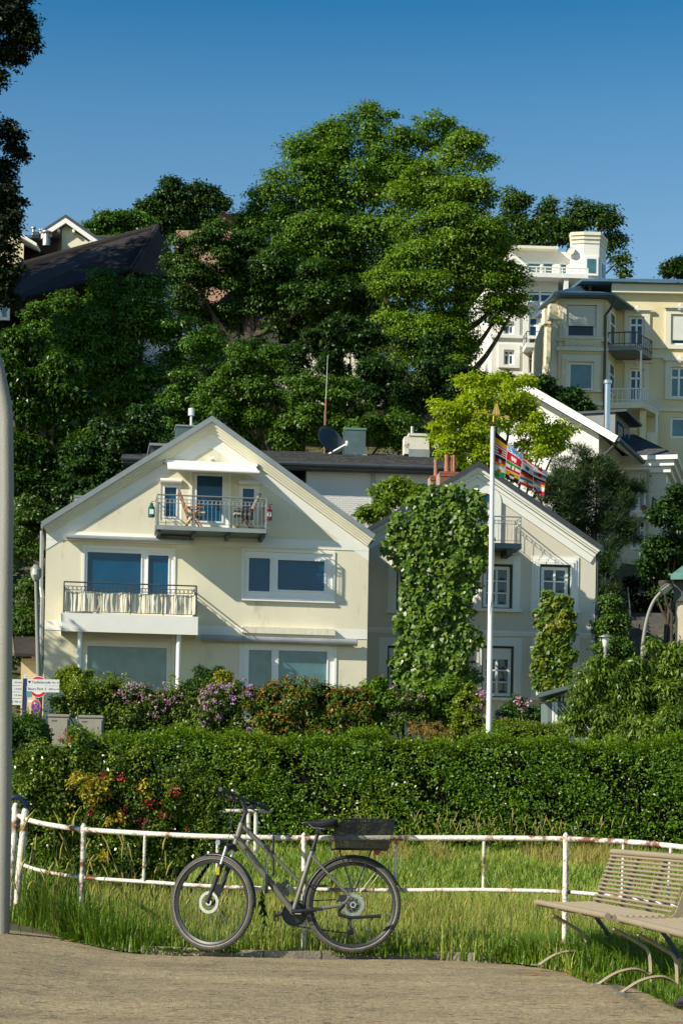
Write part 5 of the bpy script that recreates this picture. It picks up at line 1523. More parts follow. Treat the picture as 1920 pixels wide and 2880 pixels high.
# ------------------------------------------------------------------ trees
Lf_a = leafmat('lime tree leaves', [(0.042, 0.10, 0.014), (0.068, 0.15, 0.018), (0.10, 0.19, 0.025), (0.055, 0.12, 0.014)], 0.5, 0.22)
Lf_b = leafmat('maple leaves', [(0.03, 0.085, 0.022), (0.045, 0.115, 0.026), (0.065, 0.145, 0.032), (0.10, 0.175, 0.06)], 0.42, 0.2)
Lf_c = leafmat('chestnut leaves', [(0.02, 0.06, 0.012), (0.035, 0.085, 0.015), (0.06, 0.11, 0.02)], 0.35, 0.15)
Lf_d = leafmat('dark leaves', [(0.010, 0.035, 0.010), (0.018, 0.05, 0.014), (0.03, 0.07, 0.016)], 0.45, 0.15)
Lf_y = leafmat('bright yellow green leaves', [(0.20, 0.32, 0.006), (0.31, 0.42, 0.010), (0.40, 0.46, 0.014), (0.25, 0.36, 0.008)], 0.45, 0.45, (1.3, 1.35, 0.4))
Lf_p = leafmat('pine needles', [(0.010, 0.030, 0.018), (0.018, 0.045, 0.025), (0.045, 0.075, 0.035)], 0.5, 0.08)
Lf_bl = leafmat('shade black leaves', [(0.006, 0.014, 0.006), (0.01, 0.022, 0.008), (0.016, 0.03, 0.01)], 0.6, 0.05)  # colour taken near black to stand in for shade on the crown
TG = 'trees on the hillside'
tree('lime_tree', 'tallest lime tree with rounded light topped crown in the middle of the hill',
     [(860, 288, 50), (800, 325, 62), (725, 350, 58), (900, 345, 62), (985, 305, 45), (1030, 300, 28), (690, 415, 80), (790, 420, 90), (880, 440, 85), (645, 490, 70), (740, 530, 105), (850, 560, 105), (600, 495, 38), (930, 420, 70), (680, 600, 90), (780, 640, 95), (575, 520, 40)],
     96, 130000, 0.155, Lf_a, M_bark, TG, sub=12, k=20, spread=0.42, smin=0.22, smax=0.8, flat=0.4, tr=0.5, tier=0.75, topup=0.75, keep=0.68)
tree('lime_tree', 'broad lime tree whose yellowish crown reaches right in front of the white villa',
     [(1065, 375, 62), (1000, 420, 65), (1085, 450, 55), (960, 500, 80), (1060, 540, 90), (1120, 560, 50), (1000, 640, 95), (1105, 655, 80), (1165, 665, 42), (910, 660, 62), (990, 760, 95), (920, 790, 70), (1030, 790, 58), (1150, 712, 40), (1185, 700, 26), (1010, 860, 55)],
     90, 120000, 0.145, leafmat('lime leaves with pale flower bracts', [(0.05, 0.115, 0.014), (0.08, 0.16, 0.018), (0.11, 0.195, 0.024), (0.14, 0.21, 0.035)], 0.5, 0.25), M_bark, TG, sub=12, k=20, spread=0.42, smin=0.22, smax=0.8, flat=0.4, tr=0.45, tier=0.75, topup=0.75, keep=0.68)
tree('beech_tree', 'dark spreading tree left of the tallest tree, hanging over a brown roof',
     [(430, 590, 48), (500, 575, 60), (580, 565, 62), (450, 650, 50), (545, 645, 75), (640, 640, 78), (725, 680, 75), (790, 690, 55), (545, 720, 45), (700, 745, 55), (620, 720, 55), (835, 690, 45), (400, 610, 26), (425, 700, 34), (480, 725, 36)],
     92, 72000, 0.15, leafmat('beech leaves', [(0.018, 0.05, 0.012), (0.03, 0.075, 0.014), (0.05, 0.105, 0.018)], 0.5, 0.15), M_bark, TG, sub=9, k=16, spread=0.3, smin=0.2, smax=0.6, tr=0.45, flat=0.35)
tree('maple_tree', 'large rounded maple with pale leaf undersides in front of the dark hipped roof',
     [(240, 670, 48), (335, 680, 52), (115, 730, 45), (190, 770, 70), (300, 770, 85), (400, 760, 65), (445, 820, 60), (240, 870, 85), (350, 880, 85), (450, 900, 60), (290, 960, 75), (400, 970, 70), (90, 780, 45), (480, 790, 35), (150, 700, 30)],
     78, 90000, 0.13, Lf_b, M_bark, TG, sub=9, k=14, spread=0.3, smin=0.18, smax=0.55, tr=0.4)
tree('chestnut_tree', 'horse chestnut with drooping leaf fans at the left edge beside the cream house',
     [(50, 790, 55), (130, 860, 52), (55, 920, 75), (155, 960, 72), (70, 1050, 75), (160, 1080, 52), (60, 1150, 55), (20, 860, 50), (215, 1010, 45)],
     70, 42000, 0.20, Lf_c, M_bark, TG, sub=8, k=10, spread=0.3, smin=0.2, smax=0.45, droop=0.8, asp=0.4, tr=0.35)
tree('maple_tree', 'mid green maple behind the slate roof and satellite dish',
     [(560, 850, 52), (620, 835, 45), (600, 920, 75), (690, 895, 45), (700, 960, 60), (780, 915, 52), (820, 975, 48), (900, 980, 50), (510, 930, 55), (560, 980, 55), (760, 990, 50), (660, 1000, 55), (950, 1000, 45)],
     76, 60000, 0.13, leafmat('upright maple leaves', [(0.03, 0.08, 0.015), (0.05, 0.115, 0.018), (0.08, 0.145, 0.03)], 0.45, 0.2), M_bark, TG, sub=8, k=12, spread=0.3, smin=0.16, smax=0.45, tr=0.3)
tree('ivy_bank', 'dark ivy covered bank below the tallest trees',
     [(900, 880, 70), (990, 880, 75), (840, 900, 60), (1050, 890, 45), (760, 850, 50), (680, 840, 50), (950, 940, 60), (1010, 800, 40), (500, 830, 50), (590, 800, 45), (745, 785, 48), (805, 765, 46), (860, 790, 46), (690, 805, 36)],
     86, 50000, 0.15, Lf_d, M_bark, None, sub=7, k=12, cat='ivy', tr=0.2)
tree('bright_tree', 'bright yellow green young tree behind the flagpole',
     [(1090, 890, 40), (1030, 950, 45), (1110, 960, 58), (1180, 920, 45), (1225, 970, 45), (1050, 1030, 55), (1130, 1040, 50), (1240, 1030, 48), (1290, 995, 32), (1075, 1090, 38), (1010, 990, 30), (1210, 880, 18), (1140, 880, 24), (1180, 1080, 40)],
     71, 40000, 0.125, Lf_y, M_bark, TG, sub=8, k=12, spread=0.34, smin=0.14, smax=0.4, tr=0.22, inner=0.7, up=0.3, out=0.8, rand=0.5, topup=0.5)
tree('pine_tree', 'dark bluish pine with upright candles to the right of the small gabled house',
     [(1320, 1075, 42), (1265, 1130, 46), (1370, 1115, 52), (1425, 1145, 32), (1335, 1195, 62), (1410, 1225, 42), (1462, 1125, 20), (1390, 1290, 36), (1300, 1150, 50), (1440, 1240, 25), (1225, 1110, 22), (1380, 1360, 35), (1400, 1430, 40), (1360, 1310, 30)],
     68, 90000, 0.17, Lf_p, M_bark, TG, sub=11, k=26, asp=0.10, spread=0.2, smin=0.10, smax=0.22, up=0.1, out=0.2, rand=1.0, droop=-0.7, tr=0.25, topup=0.2, tier=0.9)
tree('shrub', 'dark glossy shrub mass at the right edge below the cream house',
     [(1540, 1200, 50), (1530, 1280, 60), (1560, 1350, 55), (1500, 1250, 28), (1560, 1150, 40), (1490, 1300, 22)],
     64, 26000, 0.13, Lf_d, M_bark, None, sub=8, cat='shrub', tr=0.12)
tree('ivy_shrub', 'ivy shrub climbing by the corner of the small gabled house beside the garden lamp',
     [(1405, 1400, 32), (1415, 1450, 40), (1400, 1500, 38), (1430, 1500, 30), (1380, 1440, 22)],
     60, 14000, 0.09, leafmat('ivy leaves', [(0.025, 0.07, 0.02), (0.05, 0.11, 0.03), (0.09, 0.14, 0.05)], 0.4, 0.15), M_bark, None, sub=7, cat='ivy', tr=0.08)
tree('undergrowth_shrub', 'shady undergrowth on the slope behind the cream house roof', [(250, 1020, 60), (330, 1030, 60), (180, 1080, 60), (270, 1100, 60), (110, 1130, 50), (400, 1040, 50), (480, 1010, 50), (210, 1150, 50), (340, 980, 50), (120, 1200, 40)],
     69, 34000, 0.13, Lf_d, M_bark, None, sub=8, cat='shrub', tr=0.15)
def free_tree(name, label, c, r, n, L, m, base):
    lb = [(c[0] + r * a * 0.6, c[1] + r * b * 0.5, c[2] + r * e, r * 0.62, r * 0.6, r * 0.62) for a, b, e in ((0, 0, 0.5), (-0.8, 0.2, 0.1), (0.7, -0.2, 0.15), (0.1, 0.6, -0.2), (-0.3, -0.6, -0.3), (0.5, 0.4, -0.7), (-0.6, 0.1, -0.8), (0, 0, -1.2))]
    root = thing(name, label, 'tree', base, 0)
    lb = [(a - base[0], b - base[1], e - base[2], f, g, h) for a, b, e, f, g, h in lb]
    v, d = cloud(subdiv(lb, 7), n, L, k=14, smin=0.3, smax=0.8, front=0.2)
    tag(quads('crown', v, m, None, root), kind='stuff'); trunk(root, (0, 0, 0), [Vector(l[:3]) for l in lb], 0.3, M_bark)
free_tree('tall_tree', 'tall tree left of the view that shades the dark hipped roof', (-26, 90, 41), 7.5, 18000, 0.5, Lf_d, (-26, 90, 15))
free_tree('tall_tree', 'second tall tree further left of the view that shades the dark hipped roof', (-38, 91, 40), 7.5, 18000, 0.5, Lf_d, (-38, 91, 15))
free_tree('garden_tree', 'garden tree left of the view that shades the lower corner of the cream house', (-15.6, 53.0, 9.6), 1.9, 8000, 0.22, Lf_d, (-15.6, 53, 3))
tree('shrub', 'shrubs coloured black for shade between the small gabled house and the garden stair', [(1455, 1390, 26), (1470, 1440, 30), (1490, 1390, 24), (1450, 1480, 26), (1520, 1420, 24), (1510, 1470, 20), (1480, 1340, 26), (1455, 1340, 20), (1480, 1500, 30), (1445, 1530, 26), (1505, 1545, 26), (1530, 1480, 26)],
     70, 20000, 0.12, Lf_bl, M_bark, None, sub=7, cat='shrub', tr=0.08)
tree('hill_tree', 'round oak on the skyline left of the tallest tree', [(400, 455, 40), (455, 465, 42), (355, 470, 30), (500, 470, 22), (380, 500, 34), (440, 500, 36), (330, 480, 16), (400, 530, 34), (450, 530, 30), (490, 505, 26), (350, 515, 26)],
     140, 28000, 0.26, Lf_d, M_bark, 'trees along the skyline', sub=8, k=14, smin=0.3, smax=0.8, tr=0.35)
tree('hill_tree', 'low bushy tree on the skyline beside the cream hilltop house', [(250, 515, 26), (215, 525, 18), (285, 505, 26), (190, 530, 12), (320, 510, 22), (265, 540, 20)],
     136, 12000, 0.24, Lf_b, M_bark, 'trees along the skyline', sub=7, k=14, smin=0.3, smax=0.7, tr=0.25)
tree('hill_tree', 'wide dark tree on the skyline behind the white tower', [(1180, 480, 42), (1250, 500, 42), (1330, 490, 32), (1385, 505, 34), (1400, 560, 30), (1420, 600, 20), (1240, 550, 45), (1310, 550, 40), (1180, 540, 40), (1430, 630, 14), (1090, 560, 55), (1090, 650, 60), (1140, 600, 50), (1120, 720, 60), (1180, 620, 40)],
     136, 44000, 0.24, leafmat('skyline leaves', [(0.02, 0.055, 0.012), (0.035, 0.08, 0.015), (0.06, 0.11, 0.02)], 0.5, 0.15), M_bark, 'trees along the skyline', sub=8, k=14, smin=0.3, smax=0.9, tr=0.4)
tree('hill_tree', 'small tree top at the right edge above the yellow villa roof', [(1545, 615, 16), (1560, 610, 18), (1535, 628, 9), (1575, 625, 18)],
     140, 5000, 0.24, Lf_d, M_bark, 'trees along the skyline', sub=5, k=14, smin=0.3, smax=0.6, tr=0.2)
tree('columnar_tree', 'tall tree coloured nearly black for shade, cut by the left edge of the view',
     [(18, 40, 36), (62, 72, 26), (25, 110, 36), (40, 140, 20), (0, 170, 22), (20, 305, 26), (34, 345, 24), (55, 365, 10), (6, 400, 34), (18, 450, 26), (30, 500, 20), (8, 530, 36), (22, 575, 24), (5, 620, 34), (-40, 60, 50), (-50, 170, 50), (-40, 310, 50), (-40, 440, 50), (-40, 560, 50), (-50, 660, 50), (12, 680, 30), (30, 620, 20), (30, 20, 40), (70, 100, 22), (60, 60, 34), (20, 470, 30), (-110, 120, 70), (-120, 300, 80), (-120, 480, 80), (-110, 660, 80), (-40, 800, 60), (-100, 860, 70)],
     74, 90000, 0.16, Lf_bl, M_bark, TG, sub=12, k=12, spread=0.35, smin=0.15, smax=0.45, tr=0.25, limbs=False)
tree('shrub', 'dark shrubs on the slope below the white villa', [(1220, 890, 32), (1290, 918, 40), (1165, 882, 30), (1335, 935, 24), (1110, 880, 34), (1255, 880, 22), (1060, 870, 34)],
     84, 22000, 0.14, Lf_d, M_bark, None, sub=7, cat='shrub', tr=0.15)
tree('lime_shrub', 'young light green lime shoots between the brick house and the vine', [(885, 1140, 32), (930, 1130, 30), (850, 1178, 24), (905, 1110, 14), (960, 1150, 30), (880, 1180, 30), (830, 1185, 12)],
     63.5, 9000, 0.12, leafmat('young lime leaves', [(0.07, 0.14, 0.02), (0.11, 0.19, 0.03), (0.15, 0.22, 0.04)], 0.45, 0.35), M_bark, None, sub=7, cat='shrub', inner=0.8, tr=0.08)
tree('shrub', 'large leaved dark shrubs at the left edge below the chestnut tree', [(80, 1180, 42), (55, 1270, 55), (70, 1370, 55), (105, 1200, 26), (40, 1440, 50), (30, 1500, 40), (90, 1440, 26)],
     63, 26000, 0.12, leafmat('shrub leaves', [(0.02, 0.05, 0.015), (0.04, 0.085, 0.025), (0.07, 0.12, 0.04)], 0.4, 0.15), M_bark, None, sub=8, cat='shrub', tr=0.12)
tree('weeping_shrub', 'large light green shrub with long drooping leaves at the right behind the hedge',
     [(1400, 1540, 42), (1460, 1530, 38), (1530, 1505, 42), (1350, 1590, 42), (1440, 1620, 65), (1530, 1600, 65), (1400, 1680, 60), (1500, 1680, 70), (1320, 1650, 34), (1560, 1700, 60), (1575, 1540, 40), (1340, 1540, 18), (1500, 1480, 16), (1400, 1720, 45)],
     42, 44000, 0.12, leafmat('long drooping leaves', [(0.05, 0.10, 0.025), (0.08, 0.145, 0.035), (0.11, 0.18, 0.05), (0.15, 0.21, 0.06)], 0.35, 0.25), M_bark, None, sub=9, k=12, asp=0.30, spread=0.3, smin=0.08, smax=0.22, droop=1.0, up=0.3, cat='shrub', tr=0.08, inner=0.6, topup=0.3, tier=0.9)

# ------------------------------------------------------------------ climbing vines on the small house
Lf_v = leafmat('vine leaves', [(0.03, 0.075, 0.018), (0.045, 0.10, 0.022), (0.068, 0.135, 0.028), (0.13, 0.185, 0.05), (0.038, 0.088, 0.018)], 0.35, 0.2)
Lf_v2 = leafmat('yellowing vine leaves', [(0.03, 0.075, 0.02), (0.045, 0.10, 0.02), (0.07, 0.125, 0.025), (0.13, 0.15, 0.03), (0.035, 0.085, 0.02), (0.05, 0.10, 0.02)], 0.35, 0.2)
def round_leaves(pos, nrm, dv, L):                                # broad six sided leaf blades
    n = unit(nrm); d = unit(dv - n * np.sum(dv * n, 1, keepdims=True)); b = np.cross(n, d); l = L[:, None]
    v = np.empty((len(pos), 6, 3))
    v[:, 0] = pos + d * l * 0.08
    v[:, 1] = pos + b * l * 0.40 + d * l * 0.12 + n * l * 0.08
    v[:, 2] = pos + b * l * 0.42 + d * l * 0.5 + n * l * 0.06
    v[:, 3] = pos + d * l * 1.0 - n * l * 0.12
    v[:, 4] = pos - b * l * 0.42 + d * l * 0.5 + n * l * 0.06
    v[:, 5] = pos - b * l * 0.40 + d * l * 0.12 + n * l * 0.08
    return v
def vine(name, label, spec, Y, n, L, m, dep, bld):
    lb = lobes_px(spec, Y, z=z3, dep=dep, yj=0.15)
    lb = [(a, b, c, d * 1.1, e * 1.1, f * 1.08) for a, b, c, d, e, f in lb]
    cx = sum(l[0] for l in lb) / len(lb); cy = lb[0][1]
    base = Vector((cx, cy, 3.0))
    root = thing(name, label, 'climbing plant', base)
    fine = subdiv(lb, 6, keep=0.88, lo=0.32, hi=0.5, at=0.9)
    A = np.array(fine); r = A[:, 3]
    idx = RNG.choice(len(A), n, p=r ** 2 / np.sum(r ** 2))
    d = unit(RNG.normal(size=(n, 3))); d[:, 1] = -np.abs(d[:, 1])
    fac = 1 - 0.6 * RNG.random(n) ** 1.5 + 0.12 * RNG.normal(size=n)
    pos = A[idx, :3] + A[idx, 3:] * d * fac[:, None] - np.array(base)
    nrm = np.array([-0.15, -0.65, 0.60]) + d * 0.45 + RNG.normal(size=(n, 3)) * 0.42
    dv = np.array([0, -0.25, -1.0]) + RNG.normal(size=(n, 3)) * 0.45
    ll = L * RNG.uniform(0.6, 1.35, n)
    order = np.argsort(pos[:, 1])
    v = round_leaves(pos, nrm, dv, ll)[order]
    k = min(260, n // 4)
    fol = quads('foliage', v[k:], m, None, root, 6); tag(fol, kind='stuff')
    for i in range(k):                                            # the foremost leaves one by one
        c = v[i].mean(0)
        me = bpy.data.meshes.new('leaf'); me.from_pydata([tuple(p - c) for p in v[i]], [], [(0, 1, 2, 3, 4, 5)]); me.materials.append(m)
        link('leaf', me, root, tuple(c))
    mb = MB()
    for l in lb[::2]:
        p = Vector(l[:3]) - base
        mb.tube(bez([(p.x * 0.3, 0.15, -0.5), (p.x * 0.7, 0.2, p.z * 0.5), (p.x, 0.1, p.z)], 5), [0.04 - 0.03 * i / 10 for i in range(11)], 6)
    mb.build('stem', M_bark, root)
vine('climbing_vine', 'big climbing vine covering the middle of the grey beige gabled house',
     [(560, 590, 70), (700, 590, 85), (820, 640, 75), (450, 680, 90), (600, 740, 130), (780, 760, 110), (330, 800, 90), (480, 880, 130), (680, 900, 130), (850, 890, 90), (290, 960, 90), (400, 1040, 120), (600, 1060, 130), (780, 1050, 110), (420, 1200, 100), (600, 1230, 130), (760, 1200, 100), (400, 1340, 110), (560, 1400, 130), (720, 1380, 110), (330, 1460, 80), (450, 1560, 120), (640, 1580, 130), (780, 1560, 90), (340, 1680, 90), (500, 1740, 130), (680, 1740, 120), (300, 1800, 80), (430, 1860, 110), (600, 1880, 110), (740, 1880, 90), (260, 860, 50), (820, 980, 80)],
     59.3, 16000, 0.125, Lf_v, 0.8, rh)
vine('climbing_vine', 'narrow column of yellowing climbing vine between the right windows of the grey beige house',
     [(1330, 1330, 65), (1420, 1330, 60), (1300, 1420, 60), (1400, 1440, 80), (1480, 1420, 35), (1320, 1530, 75), (1440, 1560, 70), (1300, 1650, 75), (1420, 1680, 80), (1280, 1770, 70), (1390, 1800, 80), (1280, 1890, 60), (1370, 1920, 70), (1480, 1500, 30), (1310, 1290, 30), (1470, 1700, 45)],
     59.6, 4600, 0.13, Lf_v2, 0.5, rh)

# ------------------------------------------------------------------ hedges and garden shrubs
def hedge(name, label, x0, x1, y0, y1, ztop, zbot, n, L, m, asp=0.5, cat='hedge', wob=0.05, top_rand=0.1, core=True, mi=None, extra=None, group=None, up=0.3, skew=(0, 0)):
    """Clipped hedge: leaves over the front, top and ends of a box; x edges may lean with depth."""
    base = Vector(((x0 + x1) / 2, (y0 + y1) / 2, zbot))
    root = thing(name, label, cat, base, 0, group)
    w, h, dp = x1 - x0, ztop - zbot, y1 - y0
    af, at, ae = w * h, w * dp, 2 * h * dp
    c = RNG.random(n) * (af + at + ae * 0.7)
    face = np.where(c < af, 0, np.where(c < af + at, 1, 2))
    u, v = RNG.random(n), RNG.random(n)
    x = np.where(face == 2, np.where(RNG.random(n) < 0.5, 0, w), u * w)
    y = np.where(face == 0, 0, np.where(face == 1, v * dp, u * dp))
    z = np.where(face == 1, h, v * h)
    nx = np.where(face == 2, np.where(x > 0, 1, -1), 0); ny = np.where(face == 0, -1, np.where(face == 1, 0, -0.3)); nz = np.where(face == 1, 1, 0.25)
    d = unit(np.stack([nx, ny, nz], -1).astype(float))
    wv_ = wob * (np.sin(x * 2.1 + z * 1.3) + 0.7 * np.sin(x * 5.3 + 1 + z * 4.1) + 0.6 * np.sin(z * 7 + x * 3.2) + 0.5 * np.sin(x * 11.0 + z * 9.0))
    depth = -0.22 * RNG.random(n) ** 2 + top_rand * np.where(face == 1, np.abs(RNG.normal(size=n)) * 0.8, 0.35 * np.abs(RNG.normal(size=n)))
    holes_ = np.sin(x * 9 + np.sin(z * 7 + x) * 1.5) * np.sin((z + y) * 11 + 2 * np.sin(x * 5)) + 0.5 * np.sin(x * 3.1 + z * 2.3)
    keep = (holes_ > -0.35) | (RNG.random(n) > 0.75) | (face == 1)
    pos = np.stack([x, y, z], -1) + d * (wv_ + depth)[:, None]
    round_ = np.clip((z - (h - 0.25)) / 0.25, 0, 1) ** 2
    pos[:, 1] += np.where(face == 0, round_ * 0.16, 0)
    pos[:, 0] += -w / 2; pos[:, 1] += -dp / 2
    nrm = d * 0.6 + np.array([0, 0, up]) + RNG.normal(size=(n, 3)) * 0.55
    dv = d * 0.5 + np.array([0, 0, 0.45]) + RNG.normal(size=(n, 3)) * 0.6
    ll = L * RNG.uniform(0.6, 1.35, n)
    vv = leaf_verts(pos, nrm, dv, ll, ll * asp)[keep]
    mi_ = None
    ms = m if isinstance(m, list) else [m]
    if len(ms) > 1:
        mi_ = mi(pos + np.array(base), d)[keep].astype(int)
    tag(quads('foliage', vv, ms, mi_, root), kind='stuff')
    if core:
        mb = MB(); mb.box(-w / 2 + 0.12, w / 2 - 0.12, -dp / 2 + 0.16, dp / 2 - 0.12, 0.0, h - 0.14); mb.build('shade_core', M_shadesoil, root)  # near black box added as the shade seen between leaves
    mb = MB()
    for i in range(int(w * 2)):
        xx = rnd.uniform(-w / 2 + 0.1, w / 2 - 0.1)
        mb.tube([(xx, -dp / 2 + 0.12 + rnd.uniform(-0.05, 0.05), -0.3), (xx + rnd.uniform(-0.2, 0.2), -dp / 2 + 0.12, h * 0.5)], [0.02, 0.008], 5)
    tag(mb.build('stems', M_bark, root), kind='stuff')
    return root
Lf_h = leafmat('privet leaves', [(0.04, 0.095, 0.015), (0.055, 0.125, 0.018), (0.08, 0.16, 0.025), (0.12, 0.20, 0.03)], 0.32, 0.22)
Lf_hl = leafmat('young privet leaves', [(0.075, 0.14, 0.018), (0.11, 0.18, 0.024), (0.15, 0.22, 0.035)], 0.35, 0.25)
ha, hb_ = W(*vw(180, 1700), 37.0), W(*vw(1590, 1725), 37.0)
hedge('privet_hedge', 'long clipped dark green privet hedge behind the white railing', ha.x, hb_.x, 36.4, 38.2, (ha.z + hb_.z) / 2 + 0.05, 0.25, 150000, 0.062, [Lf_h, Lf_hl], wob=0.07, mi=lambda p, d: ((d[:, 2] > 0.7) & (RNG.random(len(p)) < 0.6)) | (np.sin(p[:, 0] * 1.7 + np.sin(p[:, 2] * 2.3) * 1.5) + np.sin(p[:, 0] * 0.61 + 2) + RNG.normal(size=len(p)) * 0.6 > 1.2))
h2a, h2b = W(*vw(1120, 1662), 44), W(*vw(1300, 1662), 44)
hedge('box_hedge', 'low pale topped clipped hedge right of the flagpole', h2a.x, h2b.x, 43.6, 44.8, h2a.z, h2a.z - 1.0, 14000, 0.05, leafmat('box leaves', [(0.07, 0.13, 0.02), (0.11, 0.17, 0.03), (0.15, 0.21, 0.035)], 0.4, 0.2), wob=0.02, top_rand=0.05)
h3a, h3b = W(*vw(10, 1700), 46), W(*vw(260, 1700), 46)
hedge('laurel_hedge', 'dark unclipped hedge below the blue signpost', h3a.x - 0.5, h3a.x + 0.95, 45.5, 46.8, h3a.z + 0.42, h3a.z - 1.2, 22000, 0.07, leafmat('laurel leaves', [(0.025, 0.065, 0.015), (0.04, 0.09, 0.02), (0.06, 0.12, 0.03)], 0.35, 0.15), wob=0.1, top_rand=0.15)

def flower_shrub(name, label, spec, Y, n, L, lm, flowers=None, nf=0, fL=0.07, cat='shrub', sub=8, group=None, tr=0.05, **kw):
    lb = lobes_px(spec, Y, dep=0.8, yj=0.3)
    cx = sum(l[0] for l in lb) / len(lb); cy = sum(l[1] for l in lb) / len(lb)
    lowest = min(l[2] - l[5] for l in lb)
    base = Vector((cx, cy, lowest))
    root = thing(name, label, cat, base, 0, group)
    fine = subdiv([(a - base.x, b - base.y, c - base.z, d, e, f) for a, b, c, d, e, f in lb], sub)
    kk = dict(k=8, spread=0.3, smin=0.05, smax=0.16, inner=0.35)
    kk.update(kw)
    v, d = cloud(fine, n, L, **kk)
    tag(quads('foliage', v, lm, None, root), kind='stuff')
    if flowers is not None:
        for fm, share, sub_l, nm, *big in flowers:
            k2 = dict(k=10, spread=0.16, smin=0.03, smax=0.09, inner=0.0, asp=0.8, flat=0.8, droop=0, front=0.95, rand=0.8)
            ll = fine if sub_l is None else [(a - base.x, b - base.y, c - base.z, dd, e, f) for a, b, c, dd, e, f in lobes_px(sub_l, Y - 0.3, yj=0.1)]
            v, d = cloud(ll, int(nf * share), fL * (big[0] if big else 1), **k2)
            tag(quads(nm, v, fm, None, root), kind='stuff')
    mb = MB()
    for l in lb:
        p = Vector(l[:3]) - base
        mb.tube(bez([(p.x * 0.4, 0, -0.4), (p.x * 0.8, p.y, p.z * 0.5), tuple(p)], 4), [0.03 - 0.022 * i / 8 for i in range(9)], 5)
        q = Vector(l[:3]) - base; s_ = l[3] * 0.62
        mb.lathe([(0.02, -s_), (s_ * 0.8, -s_ * 0.6), (s_, 0), (s_ * 0.8, s_ * 0.6), (0.02, s_)], q, 8)  # solid near black lobes added as the shade inside the bush
    tag(mb.build('branches_with_shade_core', M_shadesoil, root), kind='stuff')
    return root
F_pink = leafmat('pink blossom', [(0.42, 0.20, 0.28), (0.52, 0.31, 0.38), (0.58, 0.40, 0.42)], 0.6, 0.2, (1, 1, 1))
F_purp = leafmat('purple blossom', [(0.38, 0.16, 0.40), (0.50, 0.26, 0.52), (0.60, 0.38, 0.58)], 0.6, 0.2, (1, 1, 1))
F_red = leafmat('red blossom', [(0.30, 0.005, 0.02), (0.45, 0.01, 0.04), (0.55, 0.03, 0.06)], 0.6, 0.15, (1, 1, 1))
F_rust = leafmat('rust young leaves', [(0.20, 0.085, 0.03), (0.29, 0.14, 0.045), (0.22, 0.15, 0.05)], 0.45, 0.2, (1.2, 1, 0.6))
F_yel = leafmat('yellow young leaves', [(0.30, 0.29, 0.02), (0.40, 0.36, 0.03), (0.46, 0.28, 0.03)], 0.45, 0.3, (1.2, 1.1, 0.5))
Lf_r = leafmat('rhododendron leaves', [(0.035, 0.075, 0.02), (0.06, 0.11, 0.025), (0.10, 0.15, 0.035), (0.05, 0.09, 0.02)], 0.38, 0.15)
Lf_ry = leafmat('yellow green young foliage', [(0.08, 0.14, 0.02), (0.13, 0.19, 0.025), (0.19, 0.23, 0.03)], 0.4, 0.25)
SG = 'flowering shrubs in front of the cream house'
flower_shrub('rhododendron', 'rhododendron with pink flowers at the left below the ground floor window',
     [(190, 1600, 42), (260, 1600, 42), (330, 1605, 45), (400, 1610, 45), (220, 1650, 42), (300, 1660, 45), (380, 1665, 45), (150, 1620, 36), (430, 1640, 40), (260, 1680, 40), (340, 1690, 40), (200, 1690, 36), (180, 1600, 30), (230, 1585, 26)], 50.5, 26000, 0.085, Lf_r,
     [(F_pink, 0.7, [(310, 1590, 26), (345, 1598, 26), (390, 1595, 22), (280, 1605, 20), (360, 1625, 20), (420, 1600, 18)], 'blossoms'), (Lf_ry, 1.2, [(190, 1575, 26), (240, 1572, 24), (290, 1570, 20), (160, 1590, 20), (400, 1570, 20)], 'young_leaves')], 1300, 0.048, group=SG)
flower_shrub('rhododendron', 'rhododendron with purple flowers below the round evergreen bush',
     [(480, 1605, 42), (535, 1605, 40), (470, 1655, 45), (530, 1660, 42), (440, 1665, 30), (590, 1610, 30), (560, 1680, 36), (500, 1690, 36), (450, 1600, 30)], 50.2, 15000, 0.085, Lf_r,
     [(F_purp, 0.6, [(500, 1590, 22), (545, 1582, 22), (530, 1605, 18), (570, 1590, 16), (470, 1660, 18), (570, 1680, 12)], 'blossoms'), (F_pink, 0.5, [(480, 1605, 22), (470, 1625, 20), (500, 1640, 12)], 'pale_blossoms')], 1050, 0.048, group=SG)
flower_shrub('pieris_shrub', 'dense shrub with rust orange young leaves below the ground floor terrace window',
     [(620, 1605, 42), (680, 1600, 45), (740, 1598, 45), (800, 1605, 42), (640, 1655, 45), (710, 1655, 45), (770, 1650, 42), (600, 1640, 36), (830, 1640, 34), (650, 1685, 34), (720, 1690, 34), (780, 1685, 34), (580, 1600, 30)], 50, 26000, 0.075, Lf_r,
     [(F_rust, 1.0, None, 'young_leaves')], 6500, 0.06, group=SG)
flower_shrub('green_shrub', 'bright green bush right of the rust coloured shrub', [(850, 1600, 36), (890, 1605, 36), (840, 1650, 34), (880, 1655, 30), (870, 1580, 22)], 50.3, 11000, 0.085, leafmat('fresh green leaves', [(0.05, 0.12, 0.018), (0.08, 0.16, 0.022), (0.11, 0.19, 0.03)], 0.4, 0.2), group=SG)
flower_shrub('rhododendron', 'small rhododendron with pale pink flowers at the right end of the shrub row', [(920, 1605, 28), (950, 1610, 26), (925, 1640, 26), (905, 1660, 22), (955, 1640, 22)], 50.1, 6000, 0.075, Lf_r,
     [(F_pink, 1.0, None, 'blossoms')], 800, 0.048, group=SG)
flower_shrub('green_shrub', 'loose light green shrub under the big vine', [(980, 1590, 36), (1020, 1600, 40), (1000, 1640, 36), (1050, 1640, 34), (970, 1640, 28), (1040, 1580, 26)], 50.5, 12000, 0.08, leafmat('loose leaves', [(0.05, 0.12, 0.02), (0.09, 0.17, 0.025), (0.13, 0.20, 0.03)], 0.4, 0.2), group=SG)
